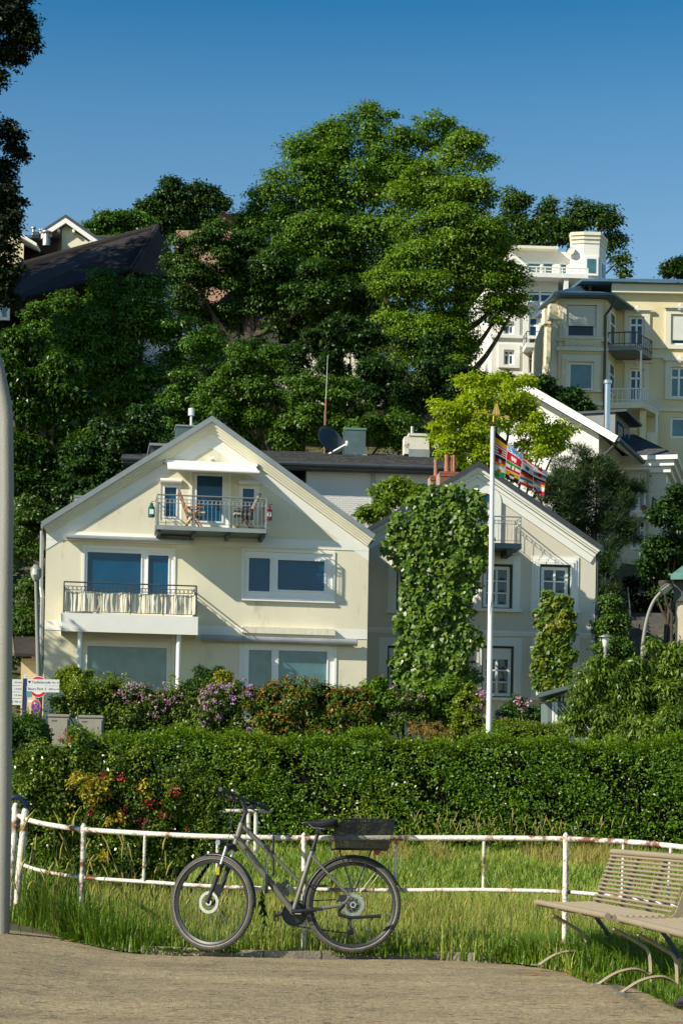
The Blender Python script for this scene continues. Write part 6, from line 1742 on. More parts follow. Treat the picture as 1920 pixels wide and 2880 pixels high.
flower_shrub('rose_bush', 'thin yellowish bush left of the flagpole foot', [(1070, 1620, 30), (1090, 1660, 28), (1050, 1670, 28), (1100, 1610, 22), (1075, 1580, 16)], 48.5, 6000, 0.06, Lf_ry, [(F_pink, 1.0, [(1105, 1595, 10), (1095, 1620, 8)], 'roses')], 120, 0.07, inner=0.8, group=SG)
flower_shrub('rose_bush', 'rose bush with pink roses right of the flagpole', [(1165, 1640, 24), (1200, 1630, 26), (1150, 1660, 18), (1225, 1640, 22), (1185, 1610, 16)], 49, 6000, 0.065, leafmat('rose leaves', [(0.025, 0.065, 0.02), (0.045, 0.095, 0.03)], 0.4, 0.15), [(F_pink, 1.0, [(1150, 1650, 9), (1165, 1605, 5), (1190, 1612, 9), (1205, 1625, 8), (1215, 1610, 7), (1160, 1660, 7)], 'roses')], 160, 0.065, inner=0.7, group=SG)
flower_shrub('evergreen_bush', 'dark clipped round bush by the cream house wall', [(460, 1562, 26), (490, 1555, 24), (440, 1568, 16)], 54, 8000, 0.06, Lf_d)
flower_shrub('variegated_bush', 'yellow leaved round bush beside the dark round bush', [(510, 1562, 24), (535, 1572, 18), (495, 1572, 20)], 53.5, 7000, 0.07, leafmat('variegated leaves', [(0.10, 0.15, 0.02), (0.25, 0.25, 0.03), (0.36, 0.32, 0.06)], 0.4, 0.2))
flower_shrub('ivy_bush', 'ivy bush in front of the left corner of the cream house', [(155, 1555, 22), (175, 1545, 16), (140, 1572, 16), (185, 1570, 20), (207, 1548, 10)], 55, 6000, 0.08, Lf_ry)
flower_shrub('dry_bush', 'bare dry brushwood at the foot of the shrub row', [(960, 1675, 22), (1000, 1680, 24), (1040, 1690, 18)], 48.6, 1600, 0.16, leafmat('dry twigs', [(0.16, 0.11, 0.06), (0.26, 0.19, 0.11)], 0.9, 0.0), asp=0.06, rand=1.0, inner=0.8)
Lf_q = leafmat('glossy small leaves', [(0.03, 0.07, 0.015), (0.05, 0.10, 0.02), (0.08, 0.13, 0.03), (0.12, 0.16, 0.05)], 0.25, 0.15)
flower_shrub('flowering_quince', 'large glossy bush with red blossoms and yellow shoots behind the left of the railing',
     [(95, 1760, 55), (170, 1745, 60), (250, 1750, 55), (330, 1770, 55), (80, 1830, 60), (170, 1840, 75), (270, 1840, 75), (370, 1830, 55), (110, 1910, 60), (200, 1920, 70), (300, 1930, 70), (390, 1900, 55), (60, 1890, 40), (420, 1850, 35), (400, 1960, 40), (300, 1990, 55), (210, 1990, 55), (140, 1985, 50), (370, 1990, 45), (230, 1720, 22), (420, 1800, 40), (70, 1960, 36), (470, 1830, 40), (490, 1890, 42), (450, 1950, 40), (500, 1830, 22), (440, 1760, 22), (520, 1940, 22)], 20, 80000, 0.036, Lf_q,
     [(F_red, 0.6, [(102, 1711, 9), (235, 1785, 10), (280, 1790, 9), (315, 1805, 8), (345, 1840, 12), (245, 1842, 7), (400, 1815, 9), (430, 1895, 7), (205, 1740, 7), (290, 1865, 10), (375, 1870, 8), (215, 1870, 6), (330, 1890, 8), (150, 1690, 9)], 'blossoms'), (F_yel, 1.0, [(190, 1800, 24), (215, 1815, 24), (165, 1790, 12), (240, 1800, 16), (330, 1815, 14), (160, 1860, 12), (265, 1885, 18), (245, 1965, 12)], 'young_leaves', 2.0), (Lf_ry, 9.0, None, 'fresh_leaves', 2.2)],
     800, 0.016, cat='flowering bush', k=9, smin=0.03, smax=0.09, inner=0.3)

# ------------------------------------------------------------------ grass
M_gr = leafmat('meadow grass', [(0.13, 0.22, 0.05), (0.19, 0.27, 0.075), (0.25, 0.295, 0.13), (0.28, 0.29, 0.17), (0.15, 0.24, 0.05)], 0.55, 0.25, (1.1, 1.15, 0.6))
M_grd = leafmat('lush grass', [(0.05, 0.11, 0.02), (0.08, 0.15, 0.025), (0.12, 0.19, 0.03)], 0.45, 0.25, (1.1, 1.15, 0.6))
M_dry = leafmat('dry grass', [(0.19, 0.175, 0.09), (0.27, 0.24, 0.13), (0.15, 0.14, 0.08)], 0.7, 0.2, (1, 1, 0.8))
def blades(name, x, y, h, w, m, lean=0.35, z=None, kind='stuff', parent=None, bend=0.5):
    n = len(x)
    z0 = (gz(x, y) - 0.05 if z is None else z)
    a = RNG.uniform(0, 2 * np.pi, n)
    l = np.abs(RNG.normal(size=n)) * lean
    dx, dy = np.cos(a) * l, np.sin(a) * l
    pa = a + np.pi / 2 + RNG.normal(size=n) * 0.25
    bx, by = np.cos(pa), np.sin(pa)
    v = np.empty((n, 5, 3))
    v[:, 4] = np.stack([x + dx * h * 0.45 - bx * w * 0.7, y + dy * h * 0.45 - by * w * 0.7, z0 + h * 0.6], -1)
    v[:, 0] = np.stack([x - bx * w, y - by * w, z0], -1)
    v[:, 1] = np.stack([x + bx * w, y + by * w, z0], -1)
    v[:, 2] = np.stack([x + dx * h * 0.45 + bx * w * 0.7, y + dy * h * 0.45 + by * w * 0.7, z0 + h * 0.6], -1)
    v[:, 3] = np.stack([x + dx * h * (1 + bend), y + dy * h * (1 + bend), z0 + h * (1 - 0.2 * l)], -1)
    me = bpy.data.meshes.new(name)                                # each blade: a quad and a tip triangle
    me.vertices.add(n * 5)
    me.vertices.foreach_set('co', np.ascontiguousarray(v, dtype=np.float32).ravel())
    me.loops.add(n * 7)
    me.loops.foreach_set('vertex_index', (np.arange(n)[:, None] * 5 + np.array([0, 1, 2, 4, 4, 2, 3])[None]).astype(np.int32).ravel())
    me.polygons.add(n * 2)
    me.polygons.foreach_set('loop_start', (np.arange(n)[:, None] * 7 + np.array([0, 4])[None]).astype(np.int32).ravel())
    me.materials.append(m)
    me.update(calc_edges=True)
    me.validate()
    o = link(name, me, parent)
    return tag(o, kind=kind) if kind else o
def field(name, n, xa, xb, ya, yb, hlo, hhi, w, m, lean=0.35, power=1.0, mask=None, off=0.02):
    y = ya + (yb - ya) * RNG.random(n) ** power
    x = xa(y) + (xb(y) - xa(y)) * RNG.random(n)
    k = (y > edge_y(x) + off)
    if mask is not None: k &= mask(x, y)
    x, y = x[k], y[k]
    pat = 0.6 + 0.4 * np.sin(x * 1.7 + np.sin(y * 0.9) * 2) * np.cos(y * 1.3)
    h = RNG.uniform(hlo, hhi, len(x)) * (0.8 + 0.35 * pat)
    return blades(name, x, y, h, w * RNG.uniform(0.7, 1.3, len(x)), m, lean)
xl_ = lambda y: -0.21 * y - 0.8
xr_ = lambda y: 0.23 * y + 1.0
field('grass', 96000, xl_, xr_, 13.2, 21, 0.10, 0.26, 0.0045, M_gr, power=1.3, mask=lambda x, y: (x < 1.6) | (y > 14.6))
field('grass', 20000, xl_, xr_, 13.2, 22, 0.05, 0.18, 0.006, M_grd, power=1.3)
field('grass', 68000, xl_, xr_, 20, 36.5, 0.08, 0.26, 0.010, M_gr, lean=0.4)
field('grass', 40000, xl_, xr_, 22, 36.5, 0.10, 0.30, 0.011, M_grd, lean=0.4, mask=lambda x, y: (np.sin(x * 0.9 + 1) + np.sin(y * 0.5 + x * 0.3) > -0.5))
field('dry_grass', 8000, lambda y: 0.0 * y - 1.5, lambda y: 0 * y + 5.5, 31, 36.3, 0.2, 0.42, 0.008, M_dry, lean=0.3, mask=lambda x, y: np.sin(x * 1.6 + 0.6) + 0.5 * np.sin(x * 4.1) > 0.1)
field('dry_grass', 6000, xl_, xr_, 14.5, 20, 0.2, 0.42, 0.0028, M_dry, lean=0.3)
# long lush grass at the left edge and around the bench legs
def tuft_grass(n, c, r, hlo, hhi, w, m, lean=0.5, nm='grass'):
    x = c[0] + RNG.normal(size=n) * r[0]; y = c[1] + RNG.normal(size=n) * r[1]
    k = y > edge_y(x) - 0.12
    x, y = x[k], y[k]
    return blades(nm, x, y, RNG.uniform(hlo, hhi, len(x)), w * RNG.uniform(0.6, 1.3, len(x)), m, lean, z=gz(x, y) - 0.04)
for (c, r, n, a, b) in (((-2.75, 15.5), (0.25, 0.3), 1700, 0.25, 0.75), ((-2.25, 15.1), (0.28, 0.15), 1500, 0.12, 0.45), ((-1.75, 14.75), (0.25, 0.12), 1300, 0.08, 0.30), ((-1.35, 14.7), (0.2, 0.12), 700, 0.05, 0.2), ((1.50, 14.1), (0.22, 0.12), 1300, 0.06, 0.28), ((1.92, 13.6), (0.14, 0.4), 2200, 0.08, 0.34), ((2.2, 12.7), (0.12, 0.4), 1800, 0.08, 0.30), ((2.3, 11.9), (0.10, 0.3), 1300, 0.06, 0.20), ((1.97, 11.15), (0.07, 0.28), 2200, 0.04, 0.13), ((1.93, 10.75), (0.05, 0.15), 900, 0.03, 0.09), ((1.70, 12.9), (0.07, 0.35), 500, 0.03, 0.08)):
    tuft_grass(int(n * 1.6), c, r, a, b, 0.0055, M_grd)
x = RNG.uniform(-3.2, 1.7, 5200); y = edge_y(x) + RNG.normal(size=5200) * 0.05 + 0.02
k = (np.sin(x * 5.3) + np.sin(x * 2.1 + 1) + 0.5 * np.sin(x * 13) > 0.3)
blades('grass', x[k], y[k], RNG.uniform(0.02, 0.11, k.sum()), RNG.uniform(0.003, 0.006, k.sum()), M_grd, 0.6, z=gz(x[k], y[k]) - 0.02)
# tall seeding stalks
def stalks(n, xf, yf, hlo, hhi, m, nm='tall_grass'):
    mb = MB()
    for i in range(n):
        x, y = xf(), yf()
        h = rnd.uniform(hlo, hhi); l = rnd.uniform(-0.25, 0.25) * h
        z = float(gz(x, y)) - 0.03
        mb.tube([(x, y, z), (x + l * 0.3, y, z + h * 0.6), (x + l, y, z + h)], [0.003, 0.0025, 0.002], 3)
        mb.tube([(x + l * 0.8, y, z + h * 0.88), (x + l, y, z + h), (x + l * 1.25, y, z + h * 1.08)], [0.004, 0.009, 0.002], 4)
    tag(mb.build(nm, m), kind='stuff')
stalks(60, lambda: rnd.uniform(-2.9, -1.4), lambda: rnd.uniform(14.9, 16.0), 0.35, 0.95, M_dry)
stalks(140, lambda: rnd.uniform(-2.0, 2.8), lambda: rnd.uniform(14.9, 18), 0.2, 0.4, M_dry)
stalks(120, lambda: rnd.uniform(0.3, 4.5), lambda: rnd.uniform(30, 35), 0.5, 0.9, M_dry)
def rosette(name, label, c, r, n, L, m, cat='weed', group='broad leaved weeds along the path edge'):
    root = thing(name, label, cat, (c[0], c[1], float(gz(c[0], c[1])) - 0.02), 0, group)
    L = L * 0.42; n = int(n * 1.6)
    a = RNG.uniform(0, 2 * np.pi, n); rr = RNG.random(n) ** 0.6 * r
    pos = np.stack([np.cos(a) * rr * 0.5, np.sin(a) * rr * 0.4, np.zeros(n)], -1)
    dv = np.stack([np.cos(a), np.sin(a), RNG.uniform(0.25, 1.3, n)], -1)
    nrm = np.stack([-np.cos(a) * 0.5, -np.sin(a) * 0.5, np.ones(n)], -1) + RNG.normal(size=(n, 3)) * 0.3
    ll = L * RNG.uniform(0.5, 1.2, n)
    quads('leaves', leaf_verts(pos, nrm, dv, ll, ll * 0.28), m, None, root)
Lw = leafmat('weed leaves', [(0.05, 0.11, 0.025), (0.08, 0.15, 0.03), (0.12, 0.19, 0.04)], 0.35, 0.2)
for (px, py, r, n, L, lab) in ((225, 2655, 0.28, 130, 0.24, 'broad dock leaves at the foot of the left railing post'), (120, 2625, 0.24, 110, 0.2, 'low leafy weeds at the far left of the path edge'), (490, 2672, 0.22, 170, 0.12, 'clover patch in front of the front wheel'), (565, 2670, 0.12, 80, 0.1, 'small clover clump right under the front wheel'), (1470, 2690, 0.16, 70, 0.2, 'plantain clump left of the bench'), (1590, 2690, 0.22, 110, 0.24, 'bright green dock leaves under the far end of the bench'), (1905, 2790, 0.14, 60, 0.2, 'leafy weed at the right edge beside the shoe'), (1530, 2682, 0.12, 60, 0.16, 'dandelion clump by the right railing post')):
    g = G(px, py, 0.0); rosette('weed_clump', lab, (g.x, max(g.y, float(edge_y(g.x)) + 0.0)), r, n, L, Lw)
# scrub over the slope beyond the left edge of the view
n = 26000; yy = RNG.uniform(58, 98, n); xx = -0.175 * yy - RNG.uniform(0, 22, n)
zz = gz(xx, yy) + np.abs(RNG.normal(size=n)) * 1.3 * (0.6 + 0.4 * np.sin(xx * 0.9) * np.sin(yy * 0.7))
tag(quads('scrub', leaf_verts(np.stack([xx, yy, zz], -1), RNG.normal(size=(n, 3)) * 0.6 + np.array([-0.3, -0.5, 0.8]), RNG.normal(size=(n, 3)), RNG.uniform(0.3, 0.6, n), RNG.uniform(0.2, 0.35, n)), Lf_d), kind='stuff')
# the dark spiky weed by the chainring
g = G(735, 2668)
t = thing('thistle', 'thin dark spiky weed standing below the chainring', 'weed', (g.x, g.y + 0.12, -0.02))
n = 60; zz = RNG.uniform(0.05, 0.46, n); a = RNG.uniform(0, 6.28, n)
tag(quads('leaves', leaf_verts(np.stack([0.02 * np.sin(zz * 9), 0 * zz, zz], -1), np.stack([np.cos(a), np.sin(a), np.full(n, 0.8)], -1), np.stack([np.cos(a), np.sin(a), np.full(n, 0.5)], -1), RNG.uniform(0.04, 0.09, n), np.full(n, 0.018)), Lf_d, None, t), kind='stuff')
mb = MB(); mb.tube([(0, 0, 0), (0.01, 0, 0.25), (-0.01, 0, 0.48)], [0.005, 0.004, 0.002], 5); mb.build('stem', Lf_d, t)
# fallen brown leaves on the path by the bench
M_fl = mat('dry fallen leaf', (0.42, 0.16, 0.06), 0.8, 0.3, 20)
for i, (zx, zy) in enumerate([(550, 1535), (690, 1540), (720, 1558), (790, 1560), (740, 1612), (825, 1615), (260, 1558)]):
    g = G(*zr(zx, zy)); a = rnd.uniform(0, 3.1); L = rnd.uniform(0.03, 0.045)
    mb = MB(); c, s = math.cos(a) * L, math.sin(a) * L
    mb.add([(-c, -s, 0.004), (s * 0.4, -c * 0.4, 0.012), (c, s, 0.006), (-s * 0.4, c * 0.4, 0.014)], [(0, 1, 2), (0, 2, 3)])
    o = mb.build('fallen_leaf', M_fl, None, loc=(g.x, g.y, 0.002)); tag(o, 'curled orange brown leaf lying on the path by the bench', 'leaf', 'fallen leaves by the bench')
def to_mesh(o):                                                   # lettering as a mesh of its own
    bpy.context.view_layer.update()
    me = bpy.data.meshes.new_from_object(o.evaluated_get(bpy.context.evaluated_depsgraph_get()))
    n = bpy.data.objects.new('lettering', me)
    COL.objects.link(n)
    n.parent = o.parent
    n.matrix_local = o.matrix_local.copy()
    bpy.data.objects.remove(o)
    n.name = 'lettering'
    return n
# ------------------------------------------------------------------ white railing
M_rail = mat('chipped white rail paint', (0.66, 0.62, 0.53), 0.5, 0.08, 6.0, 0.4, 60, dirt=(0.17, 0.065, 0.025), dirt_amt=0.45, dscale=5.0)
M_railr = mat('rusty white rail paint', (0.70, 0.65, 0.54), 0.6, 0.1, 4.0, 0.5, 40, dirt=(0.22, 0.09, 0.035), dirt_amt=0.42, dscale=12.0)
def at_scale(px, py, Y): return W(px, py, Y)
top_px = [(36, 2275, 16.9), (52, 2292, 16.1), (75, 2304, 15.7), (130, 2318, 15.45), (235, 2333, 15.2), (420, 2345, 14.9), (600, 2353, 14.65), (855, 2357, 14.5), (1110, 2357, 14.4), (1350, 2357, 14.25), (1590, 2360, 14.05), (1760, 2368, 13.8), (1890, 2380, 13.5), (2050, 2400, 13.0)]
low_px = [(52, 2424, 15.9), (75, 2436, 15.55), (130, 2452, 15.4), (235, 2468, 15.2), (420, 2481, 14.9), (600, 2493, 14.65), (855, 2501, 14.5), (1110, 2504, 14.4), (1350, 2503, 14.25), (1590, 2509, 14.05), (1760, 2526, 13.8), (1890, 2545, 13.5), (2050, 2580, 13.0)]
railing = thing('railing', 'curved white painted railing with rust patches behind the bicycle', 'railing', (0, 14.5, 0))
def rel(p): return Vector(p) - Vector((0, 14.5, 0))
mb = MB(); mb.tube(bez([rel(W(*p)) for p in top_px], 6), 0.0205, 10); mb.build('top_rail', M_rail, railing, smooth=True)
mb = MB(); mb.tube(bez([rel(W(*p)) for p in low_px], 6), 0.0155, 10); mb.build('lower_rail', M_rail, railing, smooth=True)
for i, (a, b, r) in enumerate((((72, 2284, 15.7), (52, 2490, 15.7), 0.030), ((46, 2268, 16.05), (30, 2500, 15.9), 0.030), ((236, 2326, 15.2), (226, 2610, 15.2), 0.0225), ((855, 2353, 14.5), (855, 2676, 14.45), 0.020), ((1590, 2353, 14.05), (1586, 2680, 14.0), 0.0195))):
    p, q = rel(W(*a)), rel(W(*b))
    q = q + (q - p).normalized() * 0.15
    mb = MB(); mb.tube([p + Vector((0, 0, 0.03)), p + Vector((0, 0, 0.015)), p, q], [r * 0.45, r * 0.9, r, r], 12); mb.build('rail_post', M_railr if i > 2 else M_rail, railing, smooth=True)
    if i > 1:
        for zz, rr_ in ((p.z - 0.02, 1.22), (p.z - 0.40, 1.25)):
            k = (p.z - zz) / (p.z - q.z); c = p.lerp(q, k)
            mb = MB(); mb.lathe([(r * 1.0, -0.035), (r * rr_, -0.02), (r * rr_, 0.02), (r * 1.0, 0.035)], c, 12); mb.build('rail_joint', mat('rusted joint', (0.68, 0.60, 0.48), 0.8, 0.2, 9, 0.5, 40, dirt=(0.20, 0.075, 0.03), dirt_amt=0.42, dscale=22), railing, smooth=True)
for a, b in (((408, 2350, 14.9), (404, 2475, 14.9)), ((612, 2356, 14.65), (610, 2490, 14.65)), ((1112, 2360, 14.4), (1110, 2500, 14.4)), ((1360, 2360, 14.25), (1358, 2500, 14.25)), ((1752, 2372, 13.8), (1748, 2524, 13.8)), ((1885, 2385, 13.5), (1875, 2545, 13.5))):
    mb = MB(); mb.tube([rel(W(*a)), rel(W(*b))], 0.0115, 8); mb.build('baluster', M_rail, railing, smooth=True)
# second short railing at the foot of the hedge
r2_ = thing('railing', 'short white railing end at the foot of the hedge, behind the bicycle handlebar', 'railing', W(700, 2425, 33))
o2 = W(700, 2425, 33)
mb = MB(); mb.tube([W(592, 2281, 32.5) - o2, W(722, 2281, 32.6) - o2], 0.033, 10); mb.tube([W(722, 2281, 32.6) - o2, W(760, 2283, 36) - o2], 0.033, 10); mb.build('top_rail', M_rail, r2_, smooth=True)
for x_ in ((699, 32.6), (720, 32.6)):
    mb = MB(); mb.tube([W(x_[0], 2284, x_[1]) - o2, W(x_[0] - 2, 2440, x_[1]) - o2], 0.036, 10); mb.build('rail_post', M_rail, r2_, smooth=True)
g = W(48, 2262, 16.8)
hz_ = thing('blue_hose', 'dark blue tube bent over the far left end of the white railing', 'hose', (g.x, g.y, g.z))
mb = MB(); mb.tube(bez([(-0.12, 0, -0.02), (-0.03, 0, 0.06), (0.06, 0, 0.03), (0.09, 0.02, -0.06), (0.09, 0.05, -0.2)], 6), 0.022, 8); mb.build('tube', mat('navy rubber', (0.008, 0.015, 0.06), 0.4), hz_, smooth=True)

# ------------------------------------------------------------------ bicycle
YB = 14.34
bo_ = G(790, 2677); YB = bo_.y
bk = thing('bicycle', 'grey step through trekking bicycle with black rear basket leaning on the white railing', 'bicycle', bo_)
bk.rotation_euler = (math.radians(-4.5), 0, 0)
SB = F / YB
def bp(x, y, d=0.0):
    p = W(*zb(x, y), YB) - bo_
    return Vector((p.x, d, p.z))
M_fr = mat('matt grey bicycle paint', (0.165, 0.157, 0.132), 0.42, 0.06, 4, metal=0.3)
M_bb = mat('black bicycle parts', (0.018, 0.018, 0.02), 0.38, 0.2, 8)
M_tyre = mat('dusty tyre rubber', (0.085, 0.08, 0.068), 0.85, 0.3, 20, 0.5, 120)
M_refl = mat('pale reflex stripe', (0.34, 0.31, 0.25), 0.5, 0.1, 10)
M_alu = mat('brushed aluminium', (0.58, 0.57, 0.54), 0.3, 0.1, 10, metal=0.9)
M_rim = mat('black rim', (0.03, 0.03, 0.032), 0.4)
M_cyan = mat('chrome', (0.42, 0.42, 0.41), 0.4, 0.05, 5, metal=1.0)
RB = 0.357
def wheel(nm, c, steer, lean=0.0):
    w = bpy.data.objects.new(nm, None); COL.objects.link(w); w.parent = bk; w.location = c; w.rotation_euler = (0, lean, steer)
    n = 64
    mb = MB(); rt = RB - 0.0215
    mb.tube([(rt * math.cos(a), 0, rt * math.sin(a)) for a in [2 * math.pi * i / n for i in range(n)]], 0.0215, 12, closed=True); mb.build('tyre', M_tyre, w, smooth=True)
    mb = MB(); tn = MB()
    for i in range(96):                                           # tread blocks
        a = 2 * math.pi * i / 96
        for yy in (-0.011, 0.0, 0.011):
            r0 = rt + 0.0205 - abs(yy) * 0.28
            ca, sa = math.cos(a + yy * 4), math.sin(a + yy * 4)
            t0 = Vector((-sa, 0, ca)) * 0.007; rr = Vector((ca, 0, sa)); yv = Vector((0, 1, 0)) * 0.0042
            c0 = rr * r0 + Vector((0, yy, 0))
            tn.hexa([c0 - t0 - yv, c0 + t0 - yv, c0 + t0 + yv, c0 - t0 + yv] + [q + rr * 0.003 for q in (c0 - t0 - yv, c0 + t0 - yv, c0 + t0 + yv, c0 - t0 + yv)])
    tag(tn.build('tread', M_tyre, w), kind='stuff')
    for s in (-1, 1):
        mb = MB(); r1, r2 = RB - 0.032, RB - 0.0285
        for i in range(n):
            a0, a1 = 2 * math.pi * i / n, 2 * math.pi * (i + 1) / n
            y1, y2 = s * 0.0206, s * 0.0222
            mb.add([(r1 * math.cos(a0), y1, r1 * math.sin(a0)), (r1 * math.cos(a1), y1, r1 * math.sin(a1)), (r2 * math.cos(a1), y2, r2 * math.sin(a1)), (r2 * math.cos(a0), y2, r2 * math.sin(a0))], [(0, 1, 2, 3)])
        mb.build('reflex_stripe', M_refl, w)
    mb = MB()
    rA, rB = RB - 0.043, RB - 0.062
    prof = [(rA, -0.013), (rA - 0.002, -0.014), (rB, -0.007), (rB, 0.007), (rA - 0.002, 0.014), (rA, 0.013)]
    vs_ = []
    for i in range(n):
        a = 2 * math.pi * i / n
        vs_ += [(r * math.cos(a), y, r * math.sin(a)) for r, y in prof]
    k = len(prof)
    mb.add(vs_, [(i * k + j, i * k + (j + 1) % k, ((i + 1) % n) * k + (j + 1) % k, ((i + 1) % n) * k + j) for i in range(n) for j in range(k)])
    mb.build('rim', M_rim, w, smooth=True)
    mb = MB(); mb.lathe([(0.010, -0.06), (0.018, -0.045), (0.030, -0.035), (0.020, -0.025), (0.018, 0.025), (0.030, 0.035), (0.018, 0.045), (0.010, 0.06)], (0, 0, 0), 14, 'Y'); mb.build('hub', M_bb, w, smooth=True)
    for i in range(32):
        a = 2 * math.pi * (i // 2 * 2 + (0.5 if i % 2 else 0)) / 32 + 0.1
        s = -1 if i % 4 < 2 else 1
        b = a + (0.55 if i % 2 else -0.55)
        MB().tube([(0.03 * math.cos(b), s * 0.033, 0.03 * math.sin(b)), (rB * math.cos(a), 0, rB * math.sin(a))], 0.0012, 4, cap=False).build('spoke', M_alu, w)
    # brake disc with a pierced ring, on the side towards the viewer
    mb = MB(); rd0, rd1 = 0.062, 0.083
    m = 36
    for i in range(m):
        a0, a1 = 2 * math.pi * i / m, 2 * math.pi * (i + 0.72) / m
        sk = 0.06
        mb.add([((rd0 + 0.004) * math.cos(a0), -0.052, (rd0 + 0.004) * math.sin(a0)), ((rd0 + 0.004) * math.cos(a1), -0.052, (rd0 + 0.004) * math.sin(a1)), ((rd1 - 0.003) * math.cos(a1 + sk), -0.052, (rd1 - 0.003) * math.sin(a1 + sk)), ((rd1 - 0.003) * math.cos(a0 + sk), -0.052, (rd1 - 0.003) * math.sin(a0 + sk))], [(0, 1, 2, 3)])
    for ra, rb in ((rd0, rd0 + 0.005), (rd1 - 0.004, rd1)):
        for i in range(m):
            a0, a1 = 2 * math.pi * i / m, 2 * math.pi * (i + 1) / m
            mb.add([(ra * math.cos(a0), -0.0525, ra * math.sin(a0)), (ra * math.cos(a1), -0.0525, ra * math.sin(a1)), (rb * math.cos(a1), -0.0525, rb * math.sin(a1)), (rb * math.cos(a0), -0.0525, rb * math.sin(a0))], [(0, 1, 2, 3)])
    for i in range(6):
        a = 2 * math.pi * i / 6
        mb.tube([(0.022 * math.cos(a), -0.051, 0.022 * math.sin(a)), (0.045 * math.cos(a + 0.35), -0.051, 0.045 * math.sin(a + 0.35)), (rd0 * math.cos(a + 0.8), -0.051, rd0 * math.sin(a + 0.8))], 0.003, 4)
    mb.lathe([(0.024, -0.054), (0.024, -0.049)], (0, 0, 0), 16, 'Y')
    mb.build('brake_disc', M_alu, w)
    return w
rc = bp(1214, 880); rc.z = RB
fc = bp(328, 873); fc.z = RB
STEER = math.radians(-27)
wheel('rear_wheel', rc, 0.0)
wheel('front_wheel', fc, STEER)
def bt(nm, pts, r, m=None, n=10, flat=1.0, par=None, smooth=True):
    mb = MB(); mb.tube(pts, r, n, flat=flat); return mb.build(nm, m or M_bb, par or bk, smooth=smooth)
BBk = bp(838, 928)
ht, hb2 = bp(512, 368), bp(472, 503)
# main frame: one welded piece
mb = MB()
mb.tube([ht, hb2], 0.0235, 14)
mb.tube([bp(490, 470), bp(640, 672), BBk], [0.027, 0.026, 0.023], 12, flat=0.85)
mb.tube([bp(520, 388), bp(655, 522), bp(720, 580), bp(880, 742)], [0.020, 0.019, 0.013, 0.012], 12)
mb.tube([BBk, bp(960, 540)], 0.018, 12)
for s in (-1, 1):
    mb.tube([bp(955, 575, s * 0.02), bp(1080, 712, s * 0.05), bp(1192, 828, s * 0.065)], [0.010, 0.010, 0.009], 8)
    mb.tube([bp(860, 930, s * 0.03), bp(1000, 908, s * 0.05), bp(1150, 888, s * 0.066), bp(1198, 832, s * 0.066)], [0.012, 0.012, 0.012, 0.010], 8, flat=0.7)
mb.lathe([(0.024, -0.04), (0.024, 0.04)], BBk, 14, 'Y')
frame = mb.build('frame', M_fr, bk, smooth=True)
for i in range(2):
    p = bp(955, 548); 
mb = MB(); mb.lathe([(0.021, -0.012), (0.023, 0.0), (0.021, 0.012)], bp(961, 535), 12); mb.build('seat_clamp', M_bb, frame)
# maker's lettering on the down tube
fcu = bpy.data.curves.new('lettering', 'FONT'); fcu.body = 'RALEIGH'; fcu.size = 0.044; fcu.extrude = 0.0005; fcu.align_x = 'CENTER'; fcu.align_y = 'CENTER'
fcu.materials.append(M_bb)
lt = bpy.data.objects.new('lettering', fcu); COL.objects.link(lt); lt.parent = frame
dv = bp(640, 672) - bp(490, 470); ang = math.atan2(dv.z, dv.x)
pm = bp(583, 588, -0.0285)
lt.matrix_local = Matrix.Translation(pm) @ Matrix.Rotation(-ang, 4, 'Y') @ Matrix.Rotation(math.pi / 2, 4, 'X')
to_mesh(lt)
bt('seat_post', [bp(958, 545), bp(1000, 412)], 0.0135)
# saddle: sections along its length (x from nose to tail)
sx0, sx1 = bp(891, 360), bp(1118, 360)
nose, Ls, ztop = sx0.x, sx1.x - sx0.x, sx0.z + 0.012
sec = [(0.0, 0.012, -0.012), (0.08, 0.020, -0.004), (0.25, 0.026, -0.006), (0.45, 0.036, -0.010), (0.62, 0.058, -0.004), (0.78, 0.078, 0.004), (0.92, 0.080, 0.008), (1.0, 0.055, 0.002)]
mb = MB(); nk = 12
for t_, hw_, dz_ in sec:
    x = nose + Ls * t_
    th_ = 0.016 + 0.03 * min(1, t_ * 1.6)
    for k in range(nk):
        a = 2 * math.pi * k / nk
        mb.v.append((x, hw_ * math.cos(a), ztop + dz_ + (th_ * 0.5 * math.sin(a) if math.sin(a) > 0 else th_ * 1.0 * math.sin(a)) - 0.012))
for i in range(len(sec) - 1):
    for k in range(nk):
        mb.f.append((i * nk + k, i * nk + (k + 1) % nk, (i + 1) * nk + (k + 1) % nk, (i + 1) * nk + k)); mb.mi.append(0)
mb.f += [tuple(range(nk)), tuple(range((len(sec) - 1) * nk, len(sec) * nk))]; mb.mi += [0, 0]
saddle = mb.build('saddle', mat('black saddle cover', (0.022, 0.023, 0.025), 0.32, 0.1, 8), bk, smooth=True)
for s in (-0.02, 0.02):
    bt('saddle_rail', [bp(935, 375, s), bp(965, 398, s), bp(1030, 404, s), bp(1062, 385, s)], 0.0038, M_cyan, 6, par=saddle)
MB().box(bp(985, 0).x, bp(1020, 0).x, -0.025, 0.025, bp(0, 415).z, bp(0, 398).z).build('seat_clamp_head', M_bb, saddle)
# steering: everything that turns with the fork hangs on one part
st = bpy.data.objects.new('fork', None); COL.objects.link(st); st.parent = bk
hx = bp(492, 435)
axis_o = hb2.copy(); axis_d = (ht - hb2).normalized()
MS = Matrix.Translation(axis_o) @ Matrix.Rotation(-STEER * -1, 4, axis_d) @ Matrix.Translation(-axis_o)
def sp(x, y, d=0.0): return MS @ bp(x, y, d)
